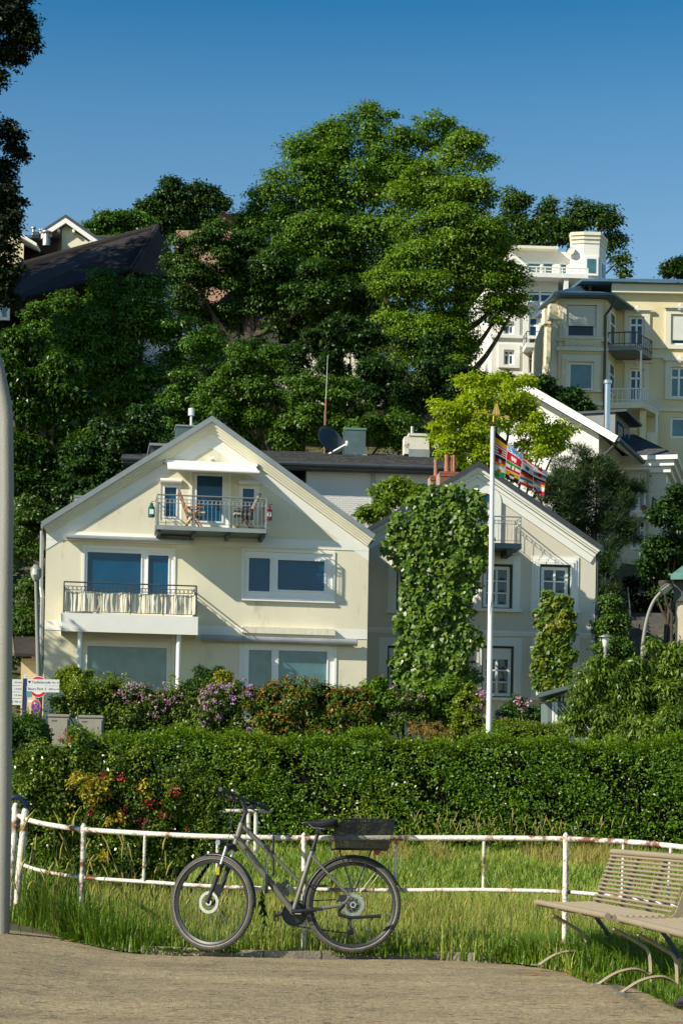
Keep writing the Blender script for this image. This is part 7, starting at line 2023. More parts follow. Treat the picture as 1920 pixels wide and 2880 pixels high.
# fork points are measured on the picture, so legs run straight from the turned crown to the axle
yv = Vector((math.sin(-STEER) * 1.0, math.cos(STEER), 0)) * 1.0
yv = Vector((-math.sin(STEER), math.cos(STEER), 0))
def fk(x, y, s): return bp(x, y) + yv * s
crown = bp(452, 522)
legs = []
for s in (-0.058, 0.058):
    topp = crown + yv * s + Vector((-0.012, 0, -0.008)); ax = fc + yv * s
    mid = topp.lerp(ax, 0.33)
    mb = MB(); mb.tube([topp + Vector((0, 0, 0.012)), mid], 0.0145, 10); mb.build('stanchion', M_cyan if s < 0 else M_alu, st, smooth=True)
    mb = MB(); mb.tube([topp.lerp(ax, 0.30), topp.lerp(ax, 0.36), topp.lerp(ax, 0.7), ax + Vector((-0.012, 0, -0.004))], [0.0225, 0.021, 0.018, 0.013], 10); mb.build('fork_leg', M_bb, st, smooth=True)
    legs.append((topp, ax))
mb = MB(); mb.tube([crown - yv * 0.068 + Vector((-0.01, 0, -0.012)), crown + Vector((0.004, 0, 0.012)), crown + yv * 0.068 + Vector((-0.01, 0, -0.012))], [0.021, 0.026, 0.021], 10); mb.tube([hb2, crown], 0.02, 10); mb.build('fork_crown', M_bb, st, smooth=True)
mb = MB(); a, b = legs[0][0].lerp(legs[0][1], 0.62), legs[0][0].lerp(legs[0][1], 0.62); mb.box(a.x + 0.005, a.x + 0.03, a.y - 0.02, a.y + 0.01, a.z + 0.05, a.z + 0.11); mb.build('fork_reflector', mat('yellow sticker', (0.45, 0.36, 0.02), 0.5), st)
mb = MB(); c = legs[0][1].lerp(legs[0][0], 0.2) + Vector((0.04, 0, 0.01)); mb.box(c.x - 0.02, c.x + 0.025, c.y - 0.012, c.y + 0.02, c.z - 0.045, c.z + 0.045); mb.build('brake_caliper', M_bb, st)
bt('stem', [ht, bp(523, 335), bp(538, 295), bp(520, 240), bp(510, 215)], [0.018, 0.017, 0.018, 0.017, 0.016], par=st)
hc = bp(513, 212)
gl, gr_ = bp(392, 175), bp(672, 262)
dl = Vector((0, 1, 0))
pl_ = gl + Vector((0, -0.30, 0)); pr_ = gr_ + Vector((0, 0.26, 0))
bt('handlebar', bez([pl_.lerp(hc, 0.42) + Vector((0.004, 0, 0.004)), hc + Vector((-0.012, -0.05, 0.004)), hc + Vector((0.02, 0.05, 0.0)), pr_.lerp(hc, 0.42) + Vector((-0.01, 0, 0.012))], 6), 0.0125, par=st)
for a, m_ in ((pl_, -1), (pr_, 1)):
    q = a.lerp(hc, 0.45) + Vector((0, 0, 0.006))
    mb = MB(); mb.tube([a, a.lerp(q, 0.05), a.lerp(q, 0.5), q], [0.017, 0.0185, 0.017, 0.016], 12); gp_ = mb.build('grip', mat('black rubber grip', (0.03, 0.03, 0.032), 0.7), st, smooth=True)
    q2 = a.lerp(hc, 0.55)
    bt('brake_lever', [q2 + Vector((-0.01, 0, -0.01)), q2 + Vector((-0.04, 0, -0.03)), a.lerp(q, 0.3) + Vector((-0.05, 0, -0.035))], [0.009, 0.007, 0.005], M_bb, 6, par=st)
    MB().lathe([(0.016, -0.02), (0.022, -0.01), (0.022, 0.012), (0.014, 0.02)], q2 + Vector((0, 0, -0.022)), 8).build('shifter', M_bb, st)
bpz = pl_.lerp(hc, 0.6) + Vector((0.0, 0, 0.028))
mb = MB(); mb.lathe([(0.010, -0.012), (0.024, -0.006), (0.025, 0.002), (0.019, 0.014), (0.008, 0.019), (0.001, 0.020)], bpz, 14); mb.build('bell', mat('brass bell', (0.55, 0.38, 0.13), 0.25, 0.1, 5, metal=0.9), st, smooth=True)
lp = bp(388, 492)
mb = MB(); mb.tube([lp + Vector((0.045, 0, -0.02)), lp + Vector((0.025, 0, -0.005)), lp], 0.006, 6); mb.tube([lp + Vector((0.025, 0, 0.0)), lp + Vector((0.0, 0, 0)), lp + Vector((-0.022, -0.012, 0))], [0.013, 0.022, 0.024], 12); hl_ = mb.build('headlight', M_bb, st, smooth=True)
MB().lathe([(0.020, -0.003), (0.020, 0.0)], (0, 0, 0), 12, 'Y').build('lens', M_alu, hl_, loc=lp + Vector((-0.03, -0.02, 0)))
for pts in ([(470, 215), (440, 300), (455, 440), (500, 480)], [(480, 220), (455, 330), (440, 430), (410, 530), (395, 600)], [(545, 250), (540, 400), (545, 490), (560, 520)], [(540, 520), (500, 575), (465, 590)], [(452, 440), (500, 470), (552, 520)]):
    bt('cable', bez([bp(*p, -0.03) for p in pts], 6), 0.0026, M_bb, 5)
# mudguards
def guard(nm, c, a0, a1, R_, steer, parent, flap=True):
    mb = MB(); n = 26; k = 7
    for i in range(n + 1):
        a = math.radians(a0 + (a1 - a0) * i / n)
        for j in range(k):
            t_ = -1 + 2 * j / (k - 1)
            r = R_ - 0.016 * t_ * t_
            mb.v.append((r * math.cos(a), 0.027 * t_, r * math.sin(a)))
    for i in range(n):
        for j in range(k - 1):
            mb.f.append((i * k + j, i * k + j + 1, (i + 1) * k + j + 1, (i + 1) * k + j)); mb.mi.append(0)
    o = mb.build(nm, M_bb, parent, smooth=True, loc=c)
    o.rotation_euler = (0, 0, steer)
    m_ = o.modifiers.new('thickness', 'SOLIDIFY'); m_.thickness = 0.002
    return o
guard('mudguard', rc, 25, 184, RB + 0.018, 0, bk)
guard('mudguard', fc, -6, 100, RB + 0.016, STEER, bk)
e = rc + Vector((math.cos(math.radians(25)), 0, math.sin(math.radians(25)))) * (RB + 0.016)
MB().hexa([(e.x - 0.01, -0.025, e.z - 0.0), (e.x + 0.045, -0.02, e.z - 0.065), (e.x + 0.045, 0.02, e.z - 0.065), (e.x - 0.01, 0.025, e.z), (e.x - 0.005, -0.025, e.z + 0.006), (e.x + 0.05, -0.02, e.z - 0.06), (e.x + 0.05, 0.02, e.z - 0.06), (e.x - 0.005, 0.025, e.z + 0.006)]).build('mud_flap', M_bb, bk)
# rack and basket
mb = MB()
for s in (-0.06, 0.06):
    mb.tube([bp(1130, 540, s), bp(1214, 800, s)], 0.005, 6); mb.tube([bp(1330, 545, s), bp(1224, 800, s)], 0.005, 6)
    mb.tube([bp(1080, 536, s), bp(1110, 530, s), bp(1340, 528, s)], 0.005, 6)
mb.tube([bp(1075, 515, 0), bp(1080, 536, -0.06)], 0.005, 6); mb.tube([bp(1075, 515, 0), bp(1080, 536, 0.06)], 0.005, 6)
mb.build('luggage_rack', M_bb, bk)
M_mesh = mat('black wire mesh', (0.016, 0.018, 0.02), 0.4, 0.2, 20)
bsk = [bp(1157, 350), bp(1480, 345), bp(1437, 520), bp(1108, 528), bp(1093, 438)]
hwid = 0.165
basket = bpy.data.objects.new('basket', None); COL.objects.link(basket); basket.parent = bk
def inside_span(z):                                               # the basket's left and right ends at height z
    zt, zb__ = bsk[0].z, bsk[3].z
    k = (z - zb__) / (zt - zb__)
    km = (bsk[4].z - zb__) / (zt - zb__)
    xl__ = bsk[3].x + (bsk[4].x - bsk[3].x) * min(k / km, 1) if k < km else bsk[4].x + (bsk[0].x - bsk[4].x) * (k - km) / (1 - km)
    return xl__, bsk[2].x + (bsk[1].x - bsk[2].x) * k
wires = MB()
zt, zb__ = bsk[0].z, bsk[3].z
nzr = 22
for side in (-1, 1):
    for i in range(nzr + 1):
        z = zb__ + (zt - zb__) * i / nzr
        a, b = inside_span(z); y = side * (hwid - 0.02 * (1 - i / nzr))
        wires.tube([(a, y, z), (b, y, z)], 0.0021, 3, cap=False)
    for i in range(56):
        t_ = i / 55
        pts = []
        for k in (0.0, 0.5, 1.0):
            z = zb__ + (zt - zb__) * k; a, b = inside_span(z); pts.append((a + (b - a) * t_, side * (hwid - 0.02 * (1 - k)), z))
        wires.tube(pts, 0.0021, 3, cap=False)
for end in (0, 1):
    for i in range(nzr + 1):
        z = zb__ + (zt - zb__) * i / nzr
        a, b = inside_span(z); x = (a, b)[end]; y = hwid - 0.02 * (1 - i / nzr)
        wires.tube([(x, -y, z), (x, y, z)], 0.0021, 3, cap=False)
    for i in range(36):
        t_ = -1 + 2 * i / 35
        pts = []
        for k in (0.0, 0.5, 1.0):
            z = zb__ + (zt - zb__) * k; a, b = inside_span(z); pts.append(((a, b)[end], t_ * (hwid - 0.02 * (1 - k)), z))
        wires.tube(pts, 0.0021, 3, cap=False)
a, b = inside_span(zb__)
for i in range(40):
    x = a + (b - a) * i / 39; wires.tube([(x, -hwid + 0.02, zb__), (x, hwid - 0.02, zb__)], 0.0021, 3, cap=False)
for i in range(14):
    y = -hwid + 0.02 + (2 * hwid - 0.04) * i / 13; wires.tube([(a, y, zb__), (b, y, zb__)], 0.0021, 3, cap=False)
tag(wires.build('wire_mesh', M_mesh, basket), kind='stuff')
for k, r in ((1.0, 0.0055), (0.5, 0.003), (0.0, 0.004)):
    z = zb__ + (zt - zb__) * k; a, b = inside_span(z); y = hwid - 0.02 * (1 - k)
    mb = MB(); mb.tube([(a, -y, z), (b, -y, z), (b, y, z), (a, y, z)], r, 6, closed=True); mb.build('rim_wire', M_bb, basket)
q = bp(1368, 553); MB().lathe([(0.018, -0.012), (0.022, 0.0), (0.018, 0.012)], (q.x, -0.0, q.z), 10, 'Y').build('tail_light', mat('red lamp glass', (0.35, 0.02, 0.02), 0.25), bk)
# drive train on the far side, crank on the near side
cr_ = bp(845, 940, 0.05)
mb = MB(); nt__ = 44
for i in range(nt__):
    for ro, t_ in ((0.092, 0),):
        a0, a1, a2 = 2 * math.pi * i / nt__, 2 * math.pi * (i + 0.5) / nt__, 2 * math.pi * (i + 1) / nt__
        for ra, rb0, rb1, y in ((0.070, 0.092, 0.098, 0.05),):
            mb.add([(cr_.x + ra * math.cos(a0), y, cr_.z + ra * math.sin(a0)), (cr_.x + ra * math.cos(a2), y, cr_.z + ra * math.sin(a2)), (cr_.x + rb0 * math.cos(a2), y, cr_.z + rb0 * math.sin(a2)), (cr_.x + rb1 * math.cos(a1), y, cr_.z + rb1 * math.sin(a1)), (cr_.x + rb0 * math.cos(a0), y, cr_.z + rb0 * math.sin(a0))], [(0, 1, 2, 3, 4)])
mb.lathe([(0.075, 0.040), (0.078, 0.046), (0.075, 0.049)], (cr_.x, 0, cr_.z), 28, 'Y')
mb.build('chainring', M_bb, bk)
bt('crank_arm', [bp(830, 930, -0.062), bp(905, 924, -0.075), bp(985, 918, -0.078)], [0.018, 0.014, 0.014], M_bb, 10)
bt('crank_arm', [bp(838, 930, 0.075), bp(780, 936, 0.085), bp(735, 945, 0.09)], [0.016, 0.013, 0.012], M_bb, 8)
fcu2 = MB().box(bp(868, 0).x, bp(905, 0).x, -0.0915, -0.0905, bp(0, 931).z, bp(0, 925).z); fcu2.build('crank_mark', M_refl, bk)
def pedal(c, par):
    mb = MB()
    mb.box(c.x - 0.045, c.x + 0.045, c.y - 0.045, c.y - 0.035, c.z - 0.012, c.z + 0.012); mb.box(c.x - 0.045, c.x + 0.045, c.y + 0.035, c.y + 0.045, c.z - 0.012, c.z + 0.012)
    for s in (-0.045, -0.015, 0.015, 0.037): mb.box(c.x + s, c.x + s + 0.008, c.y - 0.0349, c.y + 0.0349, c.z - 0.009, c.z + 0.009)
    mb.build('pedal', M_bb, par)
pedal(bp(985, 915, -0.14), bk)
c = bp(728, 952, 0.15)
mb = MB()
mb.box(c.x - 0.02, c.x - 0.008, c.y - 0.045, c.y + 0.045, c.z - 0.04, c.z + 0.04); mb.box(c.x + 0.008, c.x + 0.02, c.y - 0.045, c.y + 0.045, c.z - 0.036, c.z + 0.036); mb.box(c.x - 0.0079, c.x + 0.0079, c.y - 0.04, c.y + 0.04, c.z - 0.012, c.z + 0.012); mb.build('pedal', M_bb, bk)
mb = MB(); mb.lathe([(0.030, 0.040), (0.046, 0.046), (0.050, 0.055), (0.040, 0.060), (0.030, 0.065)], (rc.x, 0, rc.z), 22, 'Y'); mb.build('cassette', M_bb, bk)
bt('chain', [Vector((cr_.x + 0.02, 0.052, cr_.z + 0.094)), Vector((rc.x - 0.02, 0.055, rc.z + 0.046))], 0.0045, M_bb, 4)
dq = bp(1200, 1050, 0.06)
bt('chain', [Vector((cr_.x + 0.02, 0.052, cr_.z - 0.094)), dq + Vector((-0.02, 0, -0.015))], 0.0045, M_bb, 4)
mb = MB(); mb.tube([bp(1200, 900, 0.07), bp(1192, 960, 0.075), bp(1195, 1020, 0.065), dq], [0.012, 0.016, 0.012, 0.010], 8); mb.lathe([(0.028, -0.004), (0.030, 0), (0.028, 0.004)], dq, 14, 'Y'); mb.build('derailleur', M_bb, bk, smooth=True)
mb = MB(); mb.tube([bp(1160, 885, -0.075), bp(1125, 920, -0.085), bp(1130, 950, -0.088), bp(1190, 968, -0.09), bp(1270, 964, -0.09), bp(1390, 957, -0.09)], [0.014, 0.016, 0.015, 0.011, 0.012, 0.013], 10); mb.build('kickstand', M_bb, bk, smooth=True)
mb = MB(); q = bp(1150, 845, -0.055); mb.box(q.x - 0.03, q.x + 0.03, -0.07, -0.04, q.z - 0.025, q.z + 0.025); mb.tube([bp(1110, 860, -0.05), bp(1170, 830, -0.055)], 0.012, 8); mb.build('brake_caliper', M_bb, bk)
# frame lock round the rear wheel, holder on the down tube, bracket lock
mb = MB(); q = bp(955, 763); mb.tube([(q.x - 0.03, 0, q.z), (q.x - 0.02, -0.045, q.z), (q.x + 0.10, -0.05, q.z), (q.x + 0.11, -0.035, q.z)], 0.007, 8); mb.tube([(q.x - 0.03, 0, q.z), (q.x - 0.02, 0.045, q.z), (q.x + 0.10, 0.05, q.z)], 0.007, 8); mb.build('wheel_lock', M_bb, bk, smooth=True)
mb = MB(); pts = [bp(722, 735), bp(765, 800), bp(800, 835), bp(820, 812), bp(780, 760)]
mb.prism([(p.x, p.z) for p in pts], -0.025, 0.025); mb.prism([(p.x, p.z) for p in (bp(752, 757), bp(800, 722), bp(815, 745), bp(770, 782))], -0.03, 0.03); mb.build('lock_holder', M_bb, bk)
lk = bpy.data.objects.new('shackle_lock', None); COL.objects.link(lk); lk.parent = bk
a, b = bp(655, 532), bp(692, 508)
MB().box(a.x, b.x, -0.05, -0.028, a.z, b.z).build('lock_body', M_bb, lk)
MB().box(b.x + 0.0005, b.x + 0.007, -0.05, -0.028, a.z, b.z).build('lock_end', mat('dull red cap', (0.28, 0.03, 0.04), 0.5), lk)
bt('shackle', [bp(670, 534, -0.04), bp(674, 640, -0.04), bp(678, 755, -0.04)], 0.0055, mat('grey steel rod', (0.14, 0.14, 0.14), 0.35, metal=0.7), 8, par=lk)
bt('shackle', [bp(712, 424, 0.05), bp(710, 560, 0.05), bp(712, 700, 0.05)], 0.008, M_bb, 8, par=lk)
MB().box(bp(676, 0).x, bp(694, 0).x, -0.047, 0.02, bp(0, 800).z, bp(0, 680).z).build('lock_clip', M_bb, lk)

# ------------------------------------------------------------------ benches
M_bench = mat('beige powder coated bench', (0.29, 0.235, 0.155), 0.55, 0.07, 3, 0.15, 120, dirt=(0.22, 0.18, 0.12), dirt_amt=0.36, dscale=5)
fA, fB = G(*zr(280, 1455)), G(*zr(835, 1640))
def bench(label, far, near, L, group='slatted metal benches in a row'):
    ax = (near - far); ax.z = 0; ax.normalize()                      # from the far end to the near end
    q = Vector((-ax.y, ax.x, 0))                                     # towards the back of the bench
    if q.x < 0: q = -q
    t = thing('bench', label, 'bench', (far.x, far.y, 0), math.atan2(q.y, q.x), group)
    # local: x = towards the back, y = along the bench (negative towards the viewer)
    sg = 1 if Vector((-q.y, q.x, 0)).dot(ax) > 0 else -1
    def P(d, s, z): return Vector((d, sg * s, z))
    sz = 0.435
    s0, s1 = -0.02, L
    def seat_profile(k): return sz + 0.012 * math.cos(k * math.pi * 2) - 0.012
    for i in range(10):                                              # seat slats
        d = 0.025 + 0.041 * i
        r = 0.021 if i == 0 else 0.0165
        mb = MB(); mb.tube([P(d, s0, sz - 0.006 * math.sin(i / 9 * math.pi) - (0.003 if i else 0)), P(d, s1, sz - 0.006 * math.sin(i / 9 * math.pi) - (0.003 if i else 0))], r, 10, flat=0.75 if i else 1.0)
        mb.build('seat_slat', M_bench, t, smooth=True)
    bx0, bz0, bx1, bz1 = 0.435, 0.465, 0.565, 0.80
    for i in range(12):                                              # back slats
        k = i / 12
        mb = MB(); mb.tube([P(bx0 + (bx1 - bx0) * k, s0, bz0 + (bz1 - bz0) * k), P(bx0 + (bx1 - bx0) * k, s1, bz0 + (bz1 - bz0) * k)], 0.0088, 8); mb.build('back_slat', M_bench, t, smooth=True)
    mb = MB(); mb.tube([P(bx1, s0, bz1), P(bx1, s1, bz1)], 0.021, 10); mb.build('back_slat', M_bench, t, smooth=True)
    for j in range(4):
        s = s0 + (s1 - s0) * j / 3
        w = 0.012 if j in (0, 3) else 0.007
        prof = [(0.005, sz - 0.006), (0.12, sz - 0.020), (0.30, sz - 0.024), (0.40, sz - 0.018), (0.45, sz + 0.02), (0.575, bz1 + 0.01), (0.60, bz1), (0.49, sz + 0.0), (0.46, sz - 0.045), (0.38, sz - 0.055), (0.12, sz - 0.045), (0.01, sz - 0.024)]
        mb = MB(); n = len(prof)
        for e_ in (-w, w):
            mb.v += [tuple(P(d, s + e_, z)) for d, z in prof]
        mb.f += [tuple(range(n)), tuple(range(2 * n - 1, n - 1, -1))] + [(i, (i + 1) % n, n + (i + 1) % n, n + i) for i in range(n)]; mb.mi += [0] * (n + 2)
        mb.build('seat_bracket', M_bench, t)
    for s in (0.13, L - 0.13):
        mb = MB(); pts = bez([P(0.10, s, sz - 0.085), P(0.24, s, sz - 0.16), P(0.33, s, 0.20), P(0.345, s, 0.0)], 6); mb.tube(pts, 0.027, 4, flat=0.45, ref=(0, 1, 0)); mb.build('leg', M_bench, t)
        mb = MB(); pts = bez([P(0.345, s, 0.055), P(0.25, s, 0.10), P(0.12, s, 0.075), P(0.0, s, 0.0)], 6); mb.tube(pts, 0.024, 4, flat=0.4, ref=(0, 1, 0)); mb.build('foot', M_bench, t)
        MB().box(-0.035, 0.02, sg * s - 0.03, sg * s + 0.03, 0.0, 0.008).build('foot_plate', M_steel, t)
        mb = MB(); mb.tube([P(0.40, s, sz - 0.08), P(0.52, s, 0.2), P(0.56, s, -0.02)], 0.016, 6); mb.build('rear_leg', M_iron, t)
    return t
d_ = (fB - fA).normalized(); LB = (fB - fA).length + 0.16
f0 = fA - d_ * 0.10
bench('beige slatted metal bench with its backrest in view beside the right railing post', f0, fB, LB)
f2 = fB + d_ * 0.33
d2 = Vector((d_.x * 0.6, d_.y, 0)).normalized()
bench('beige slatted metal bench nearest the viewer, cut off by the right edge of the view', f2, f2 + d2 * LB, LB)
# shoe at the edge of the frame
g = G(1900, 2838)
sh = thing('shoe', 'dark shoe with thick black sole at the lower right corner', 'shoe', (g.x - 0.005, g.y, 0.006), math.radians(-8))
def shoe_ring(x, w, z0, z1, n=12):
    return [(x, w * math.cos(2 * math.pi * k / n), (z0 + z1) / 2 + (z1 - z0) / 2 * math.sin(2 * math.pi * k / n)) for k in range(n)]
def loft(mb, secs, n=12):
    o = len(mb.v)
    for s_ in secs: mb.v += shoe_ring(*s_, n)
    for i in range(len(secs) - 1):
        for k in range(n): mb.f.append((o + i * n + k, o + i * n + (k + 1) % n, o + (i + 1) * n + (k + 1) % n, o + (i + 1) * n + k)); mb.mi.append(0)
    mb.f += [tuple(range(o, o + n)), tuple(range(o + (len(secs) - 1) * n, o + len(secs) * n))]; mb.mi += [0, 0]
mb = MB(); loft(mb, [(0.0, 0.012, 0.02, 0.04), (0.015, 0.036, 0.016, 0.058), (0.06, 0.047, 0.016, 0.075), (0.12, 0.046, 0.016, 0.085), (0.18, 0.040, 0.018, 0.10), (0.24, 0.038, 0.018, 0.12), (0.285, 0.030, 0.018, 0.125), (0.30, 0.012, 0.03, 0.10)]); mb.build('upper', mat('dark brown suede', (0.035, 0.028, 0.025), 0.9, 0.2, 20), sh, smooth=True)
mb = MB(); loft(mb, [(-0.006, 0.014, 0.012, 0.03), (0.01, 0.04, 0.002, 0.03), (0.06, 0.051, 0.0, 0.03), (0.14, 0.048, 0.0, 0.032), (0.22, 0.042, 0.0, 0.035), (0.29, 0.034, 0.0, 0.035), (0.306, 0.014, 0.01, 0.03)]); mb.build('sole', M_black, sh, smooth=True)

# ------------------------------------------------------------------ lamps
lpx = [(6, 2605), (12, 2300), (14, 2000), (16, 1700), (20, 1400), (19, 1250), (17, 1160), (5, 1085), (-12, 1010), (-45, 930)]
YL = 14.9
base = W(9, 2610, YL)
lamp = thing('street_lamp', 'thick grey lamp post bending away at its top along the left edge', 'street lamp', (base.x, base.y, 0.1))
pts = [W(x, y, YL) - Vector((base.x, base.y, 0.1)) for x, y in lpx]
pts[0].z = -0.4
mb = MB(); mb.tube(bez(pts, 5), [0.060 - 0.012 * i / 45 for i in range(46)], 24); mb.build('post', M_polegrey, lamp, smooth=True)
e = pts[-1]
mb = MB(); mb.tube([e, e + Vector((-0.3, 0, 0.12)), e + Vector((-0.8, 0, 0.18))], [0.06, 0.10, 0.05], 12); mb.build('lamp_head', M_polegrey, lamp, smooth=True)
def lantern_head(root, c, d, L, w, m):
    d = d.normalized(); u = -((d.cross(Vector((0, 0, 1))).normalized()).cross(d)); u = -(u * 0.55 + Vector((0, -1, 0)) * 0.83); u = (u - d * u.dot(d)).normalized(); s = d.cross(u)
    mb = MB(); nk = 10
    secs = [(0.0, 0.3, 0.3), (0.15, 0.75, 0.6), (0.45, 1.0, 0.9), (0.8, 0.9, 0.8), (1.0, 0.35, 0.4)]
    for t_, a, b in secs:
        for k in range(nk):
            an_ = 2 * math.pi * k / nk
            y = math.sin(an_)
            mb.v.append(tuple(c + d * L * t_ + s * (w * a * math.cos(an_)) + u * (w * 0.6 * b * (y if y > 0 else y * 0.35))))
    for i in range(len(secs) - 1):
        for k in range(nk): mb.f.append((i * nk + k, i * nk + (k + 1) % nk, (i + 1) * nk + (k + 1) % nk, (i + 1) * nk + k)); mb.mi.append(0)
    mb.f += [tuple(range(nk)), tuple(range((len(secs) - 1) * nk, len(secs) * nk))]; mb.mi += [0, 0]
    h_ = mb.build('lamp_head', m, root, smooth=True)
    q = [c + d * L * t_ + s * (w * a) - u * (w * 0.26) for t_, a in ((0.2, -0.55), (0.2, 0.55), (0.9, 0.5), (0.9, -0.5))]
    mb = MB(); mb.add([tuple(v) for v in q] + [tuple(v - u * w * 0.12) for v in q], [(0, 1, 2, 3), (4, 5, 6, 7), (0, 1, 5, 4), (1, 2, 6, 5), (2, 3, 7, 6), (3, 0, 4, 7)]); mb.build('lens', mat('lamp glass', (0.45, 0.46, 0.42), 0.2), h_)
p0, p1 = W(*z1(268, 1850), 54), W(*z1(250, 1185), 54)
l2 = thing('street_lamp', 'slim street lamp with a glass head at the left corner of the cream house', 'street lamp', (p0.x, p0.y, 3.0))
b0 = Vector((p0.x, p0.y, 3.0))
mb = MB(); mb.tube([Vector((0, 0, 0)), p0 - b0, p0.lerp(p1, 0.6) - b0, p1 - b0], [0.07, 0.07, 0.055, 0.05], 12); mb.build('post', M_polegrey, l2, smooth=True)
h0_ = p1 - b0
mb = MB(); mb.tube([h0_, h0_ + Vector((0, 0, 0.12)), h0_ + Vector((0, -0.05, 0.32)), h0_ + Vector((0, -0.05, 0.44))], [0.08, 0.15, 0.16, 0.06], 12, flat=0.8); hd = mb.build('lamp_head', M_polegrey, l2, smooth=True)
mb = MB(); mb.tube([h0_ + Vector((0.0, -0.10, 0.02)), h0_ + Vector((0, -0.16, 0.16)), h0_ + Vector((0, -0.14, 0.30))], [0.07, 0.12, 0.09], 10, flat=0.8); mb.build('lens', mat('lamp glass', (0.45, 0.46, 0.42), 0.2), hd, smooth=True)
ps = [W(*z5(x, y), 46) for x, y in ((1288, 1030), (1300, 930), (1325, 810), (1360, 720), (1400, 665), (1412, 655))]
l3 = thing('street_lamp', 'curved street lamp with a flat head beside the copper roof at the right', 'street lamp', (ps[0].x, ps[0].y, ps[0].z - 3))
b0 = Vector((ps[0].x, ps[0].y, ps[0].z - 3))
mb = MB(); mb.tube([Vector((-0.05, 0, 0))] + [p - b0 for p in bez(ps, 4)], [0.046] + [0.046 - 0.010 * i / 20 for i in range(21)], 12); mb.build('post', M_polegrey, l3, smooth=True)
e0, e1 = W(*z5(1405, 660), 46), W(*z5(1480, 600), 46)
lantern_head(l3, e0 - b0, e1 - e0, (e1 - e0).length, 0.125, M_polegrey)
p0, pt = W(*z5(1030, 1140), 47), W(*z5(1030, 950), 47)
l4 = thing('garden_lamp', 'white mushroom shaped garden lamp beside the small gabled house', 'lamp', (p0.x, p0.y, p0.z - 2))
b0 = Vector((p0.x, p0.y, p0.z - 2)); k = 47 / F / 2.45
mb = MB(); mb.tube([(0, 0, 0), (0, 0, 2 + 112 * k)], 0.045, 10); mb.build('post', M_polegrey, l4, smooth=True)
mb = MB(); mb.lathe([(13 * k, 2 + 112 * k), (18 * k, 2 + 120 * k), (24 * k, 2 + 165 * k), (24 * k, 2 + 176 * k)], (0, 0, 0), 16); mb.build('lamp_shade', mat('opal glass', (0.72, 0.70, 0.62), 0.3), l4, smooth=True)
mb = MB(); mb.lathe([(50 * k, 2 + 180 * k), (48 * k, 2 + 184 * k), (20 * k, 2 + 194 * k), (2 * k, 2 + 198 * k)], (0, 0, 0), 18); mb.build('lamp_cap', M_steel, l4, smooth=True)

# ------------------------------------------------------------------ signs
YS = 50.0
def text(body, size, c, m, parent, align='LEFT', ext=0.001):
    cu = bpy.data.curves.new('lettering', 'FONT'); cu.body = body; cu.size = size; cu.extrude = ext; cu.align_x = align; cu.align_y = 'CENTER'; cu.materials.append(m)
    o = bpy.data.objects.new('lettering', cu); COL.objects.link(o); o.parent = parent; o.location = c; o.rotation_euler = (math.pi / 2, 0, 0)
    return to_mesh(o)
def sP(x, y, Y=YS): return W(*zs(x, y), Y)
M_sign = mat('pale grey sign board', (0.62, 0.63, 0.60), 0.5, 0.03, 2)
M_ink = mat('black lettering', (0.02, 0.02, 0.022), 0.6)
pb = sP(325, 1000)
so_ = Vector((pb.x, pb.y, float(gz(pb.x, pb.y))))
sg_ = thing('signpost', 'navy blue signpost with pale direction boards to both sides', 'signpost', so_)
tz0 = sP(355, 285)
mb = MB(); hw_ = 0.055
x0, x1 = pb.x - so_.x, tz0.x - so_.x
mb.hexa([(x0 - hw_, -0.03, -0.3), (x0 + hw_, -0.03, -0.3), (x0 + hw_, 0.03, -0.3), (x0 - hw_, 0.03, -0.3), (x1 - hw_, -0.03, tz0.z - so_.z), (x1 + hw_, -0.03, tz0.z - so_.z), (x1 + hw_, 0.03, tz0.z - so_.z), (x1 - hw_, 0.03, tz0.z - so_.z)]); mb.build('post', M_navy, sg_)
def board(x0, y0, x1, y1, nm='sign_board', m=M_sign, yo=-0.045):
    a, b = sP(x0, (y0 + y1) / 2) - so_, sP(x1, (y0 + y1) / 2) - so_
    t_, u = sP((x0 + x1) / 2, y0) - so_, sP((x0 + x1) / 2, y1) - so_
    return MB().box(a.x, b.x, yo - 0.012, yo, u.z, t_.z).build(nm, m, sg_), (a.x, b.x, u.z, t_.z)
cap_, _ = board(334, 232, 384, 284, yo=0.0)
text('A', 0.05, (_[1] - 0.03, -0.014, _[2] + 0.05), M_ink, cap_, 'CENTER')
arrow_m = M_ink
def arrow(par, x, z, s, y, m=M_ink):
    mb = MB(); mb.box(x - s, x + s * 0.5, y - 0.002, y, z - s * 0.13, z + s * 0.13)
    mb.prism([(x + s * 0.1, z + s * 0.75), (x + s * 0.4, z + s * 0.75), (x + s, z), (x + s * 0.6, z)], y - 0.002, y); mb.prism([(x + s * 0.1, z - s * 0.75), (x + s * 0.6, z), (x + s, z), (x + s * 0.4, z - s * 0.75)], y - 0.0015, y - 0.0001)
    mb.build('arrow', m, par)
ys_ = [(296, 387), (387, 478)]
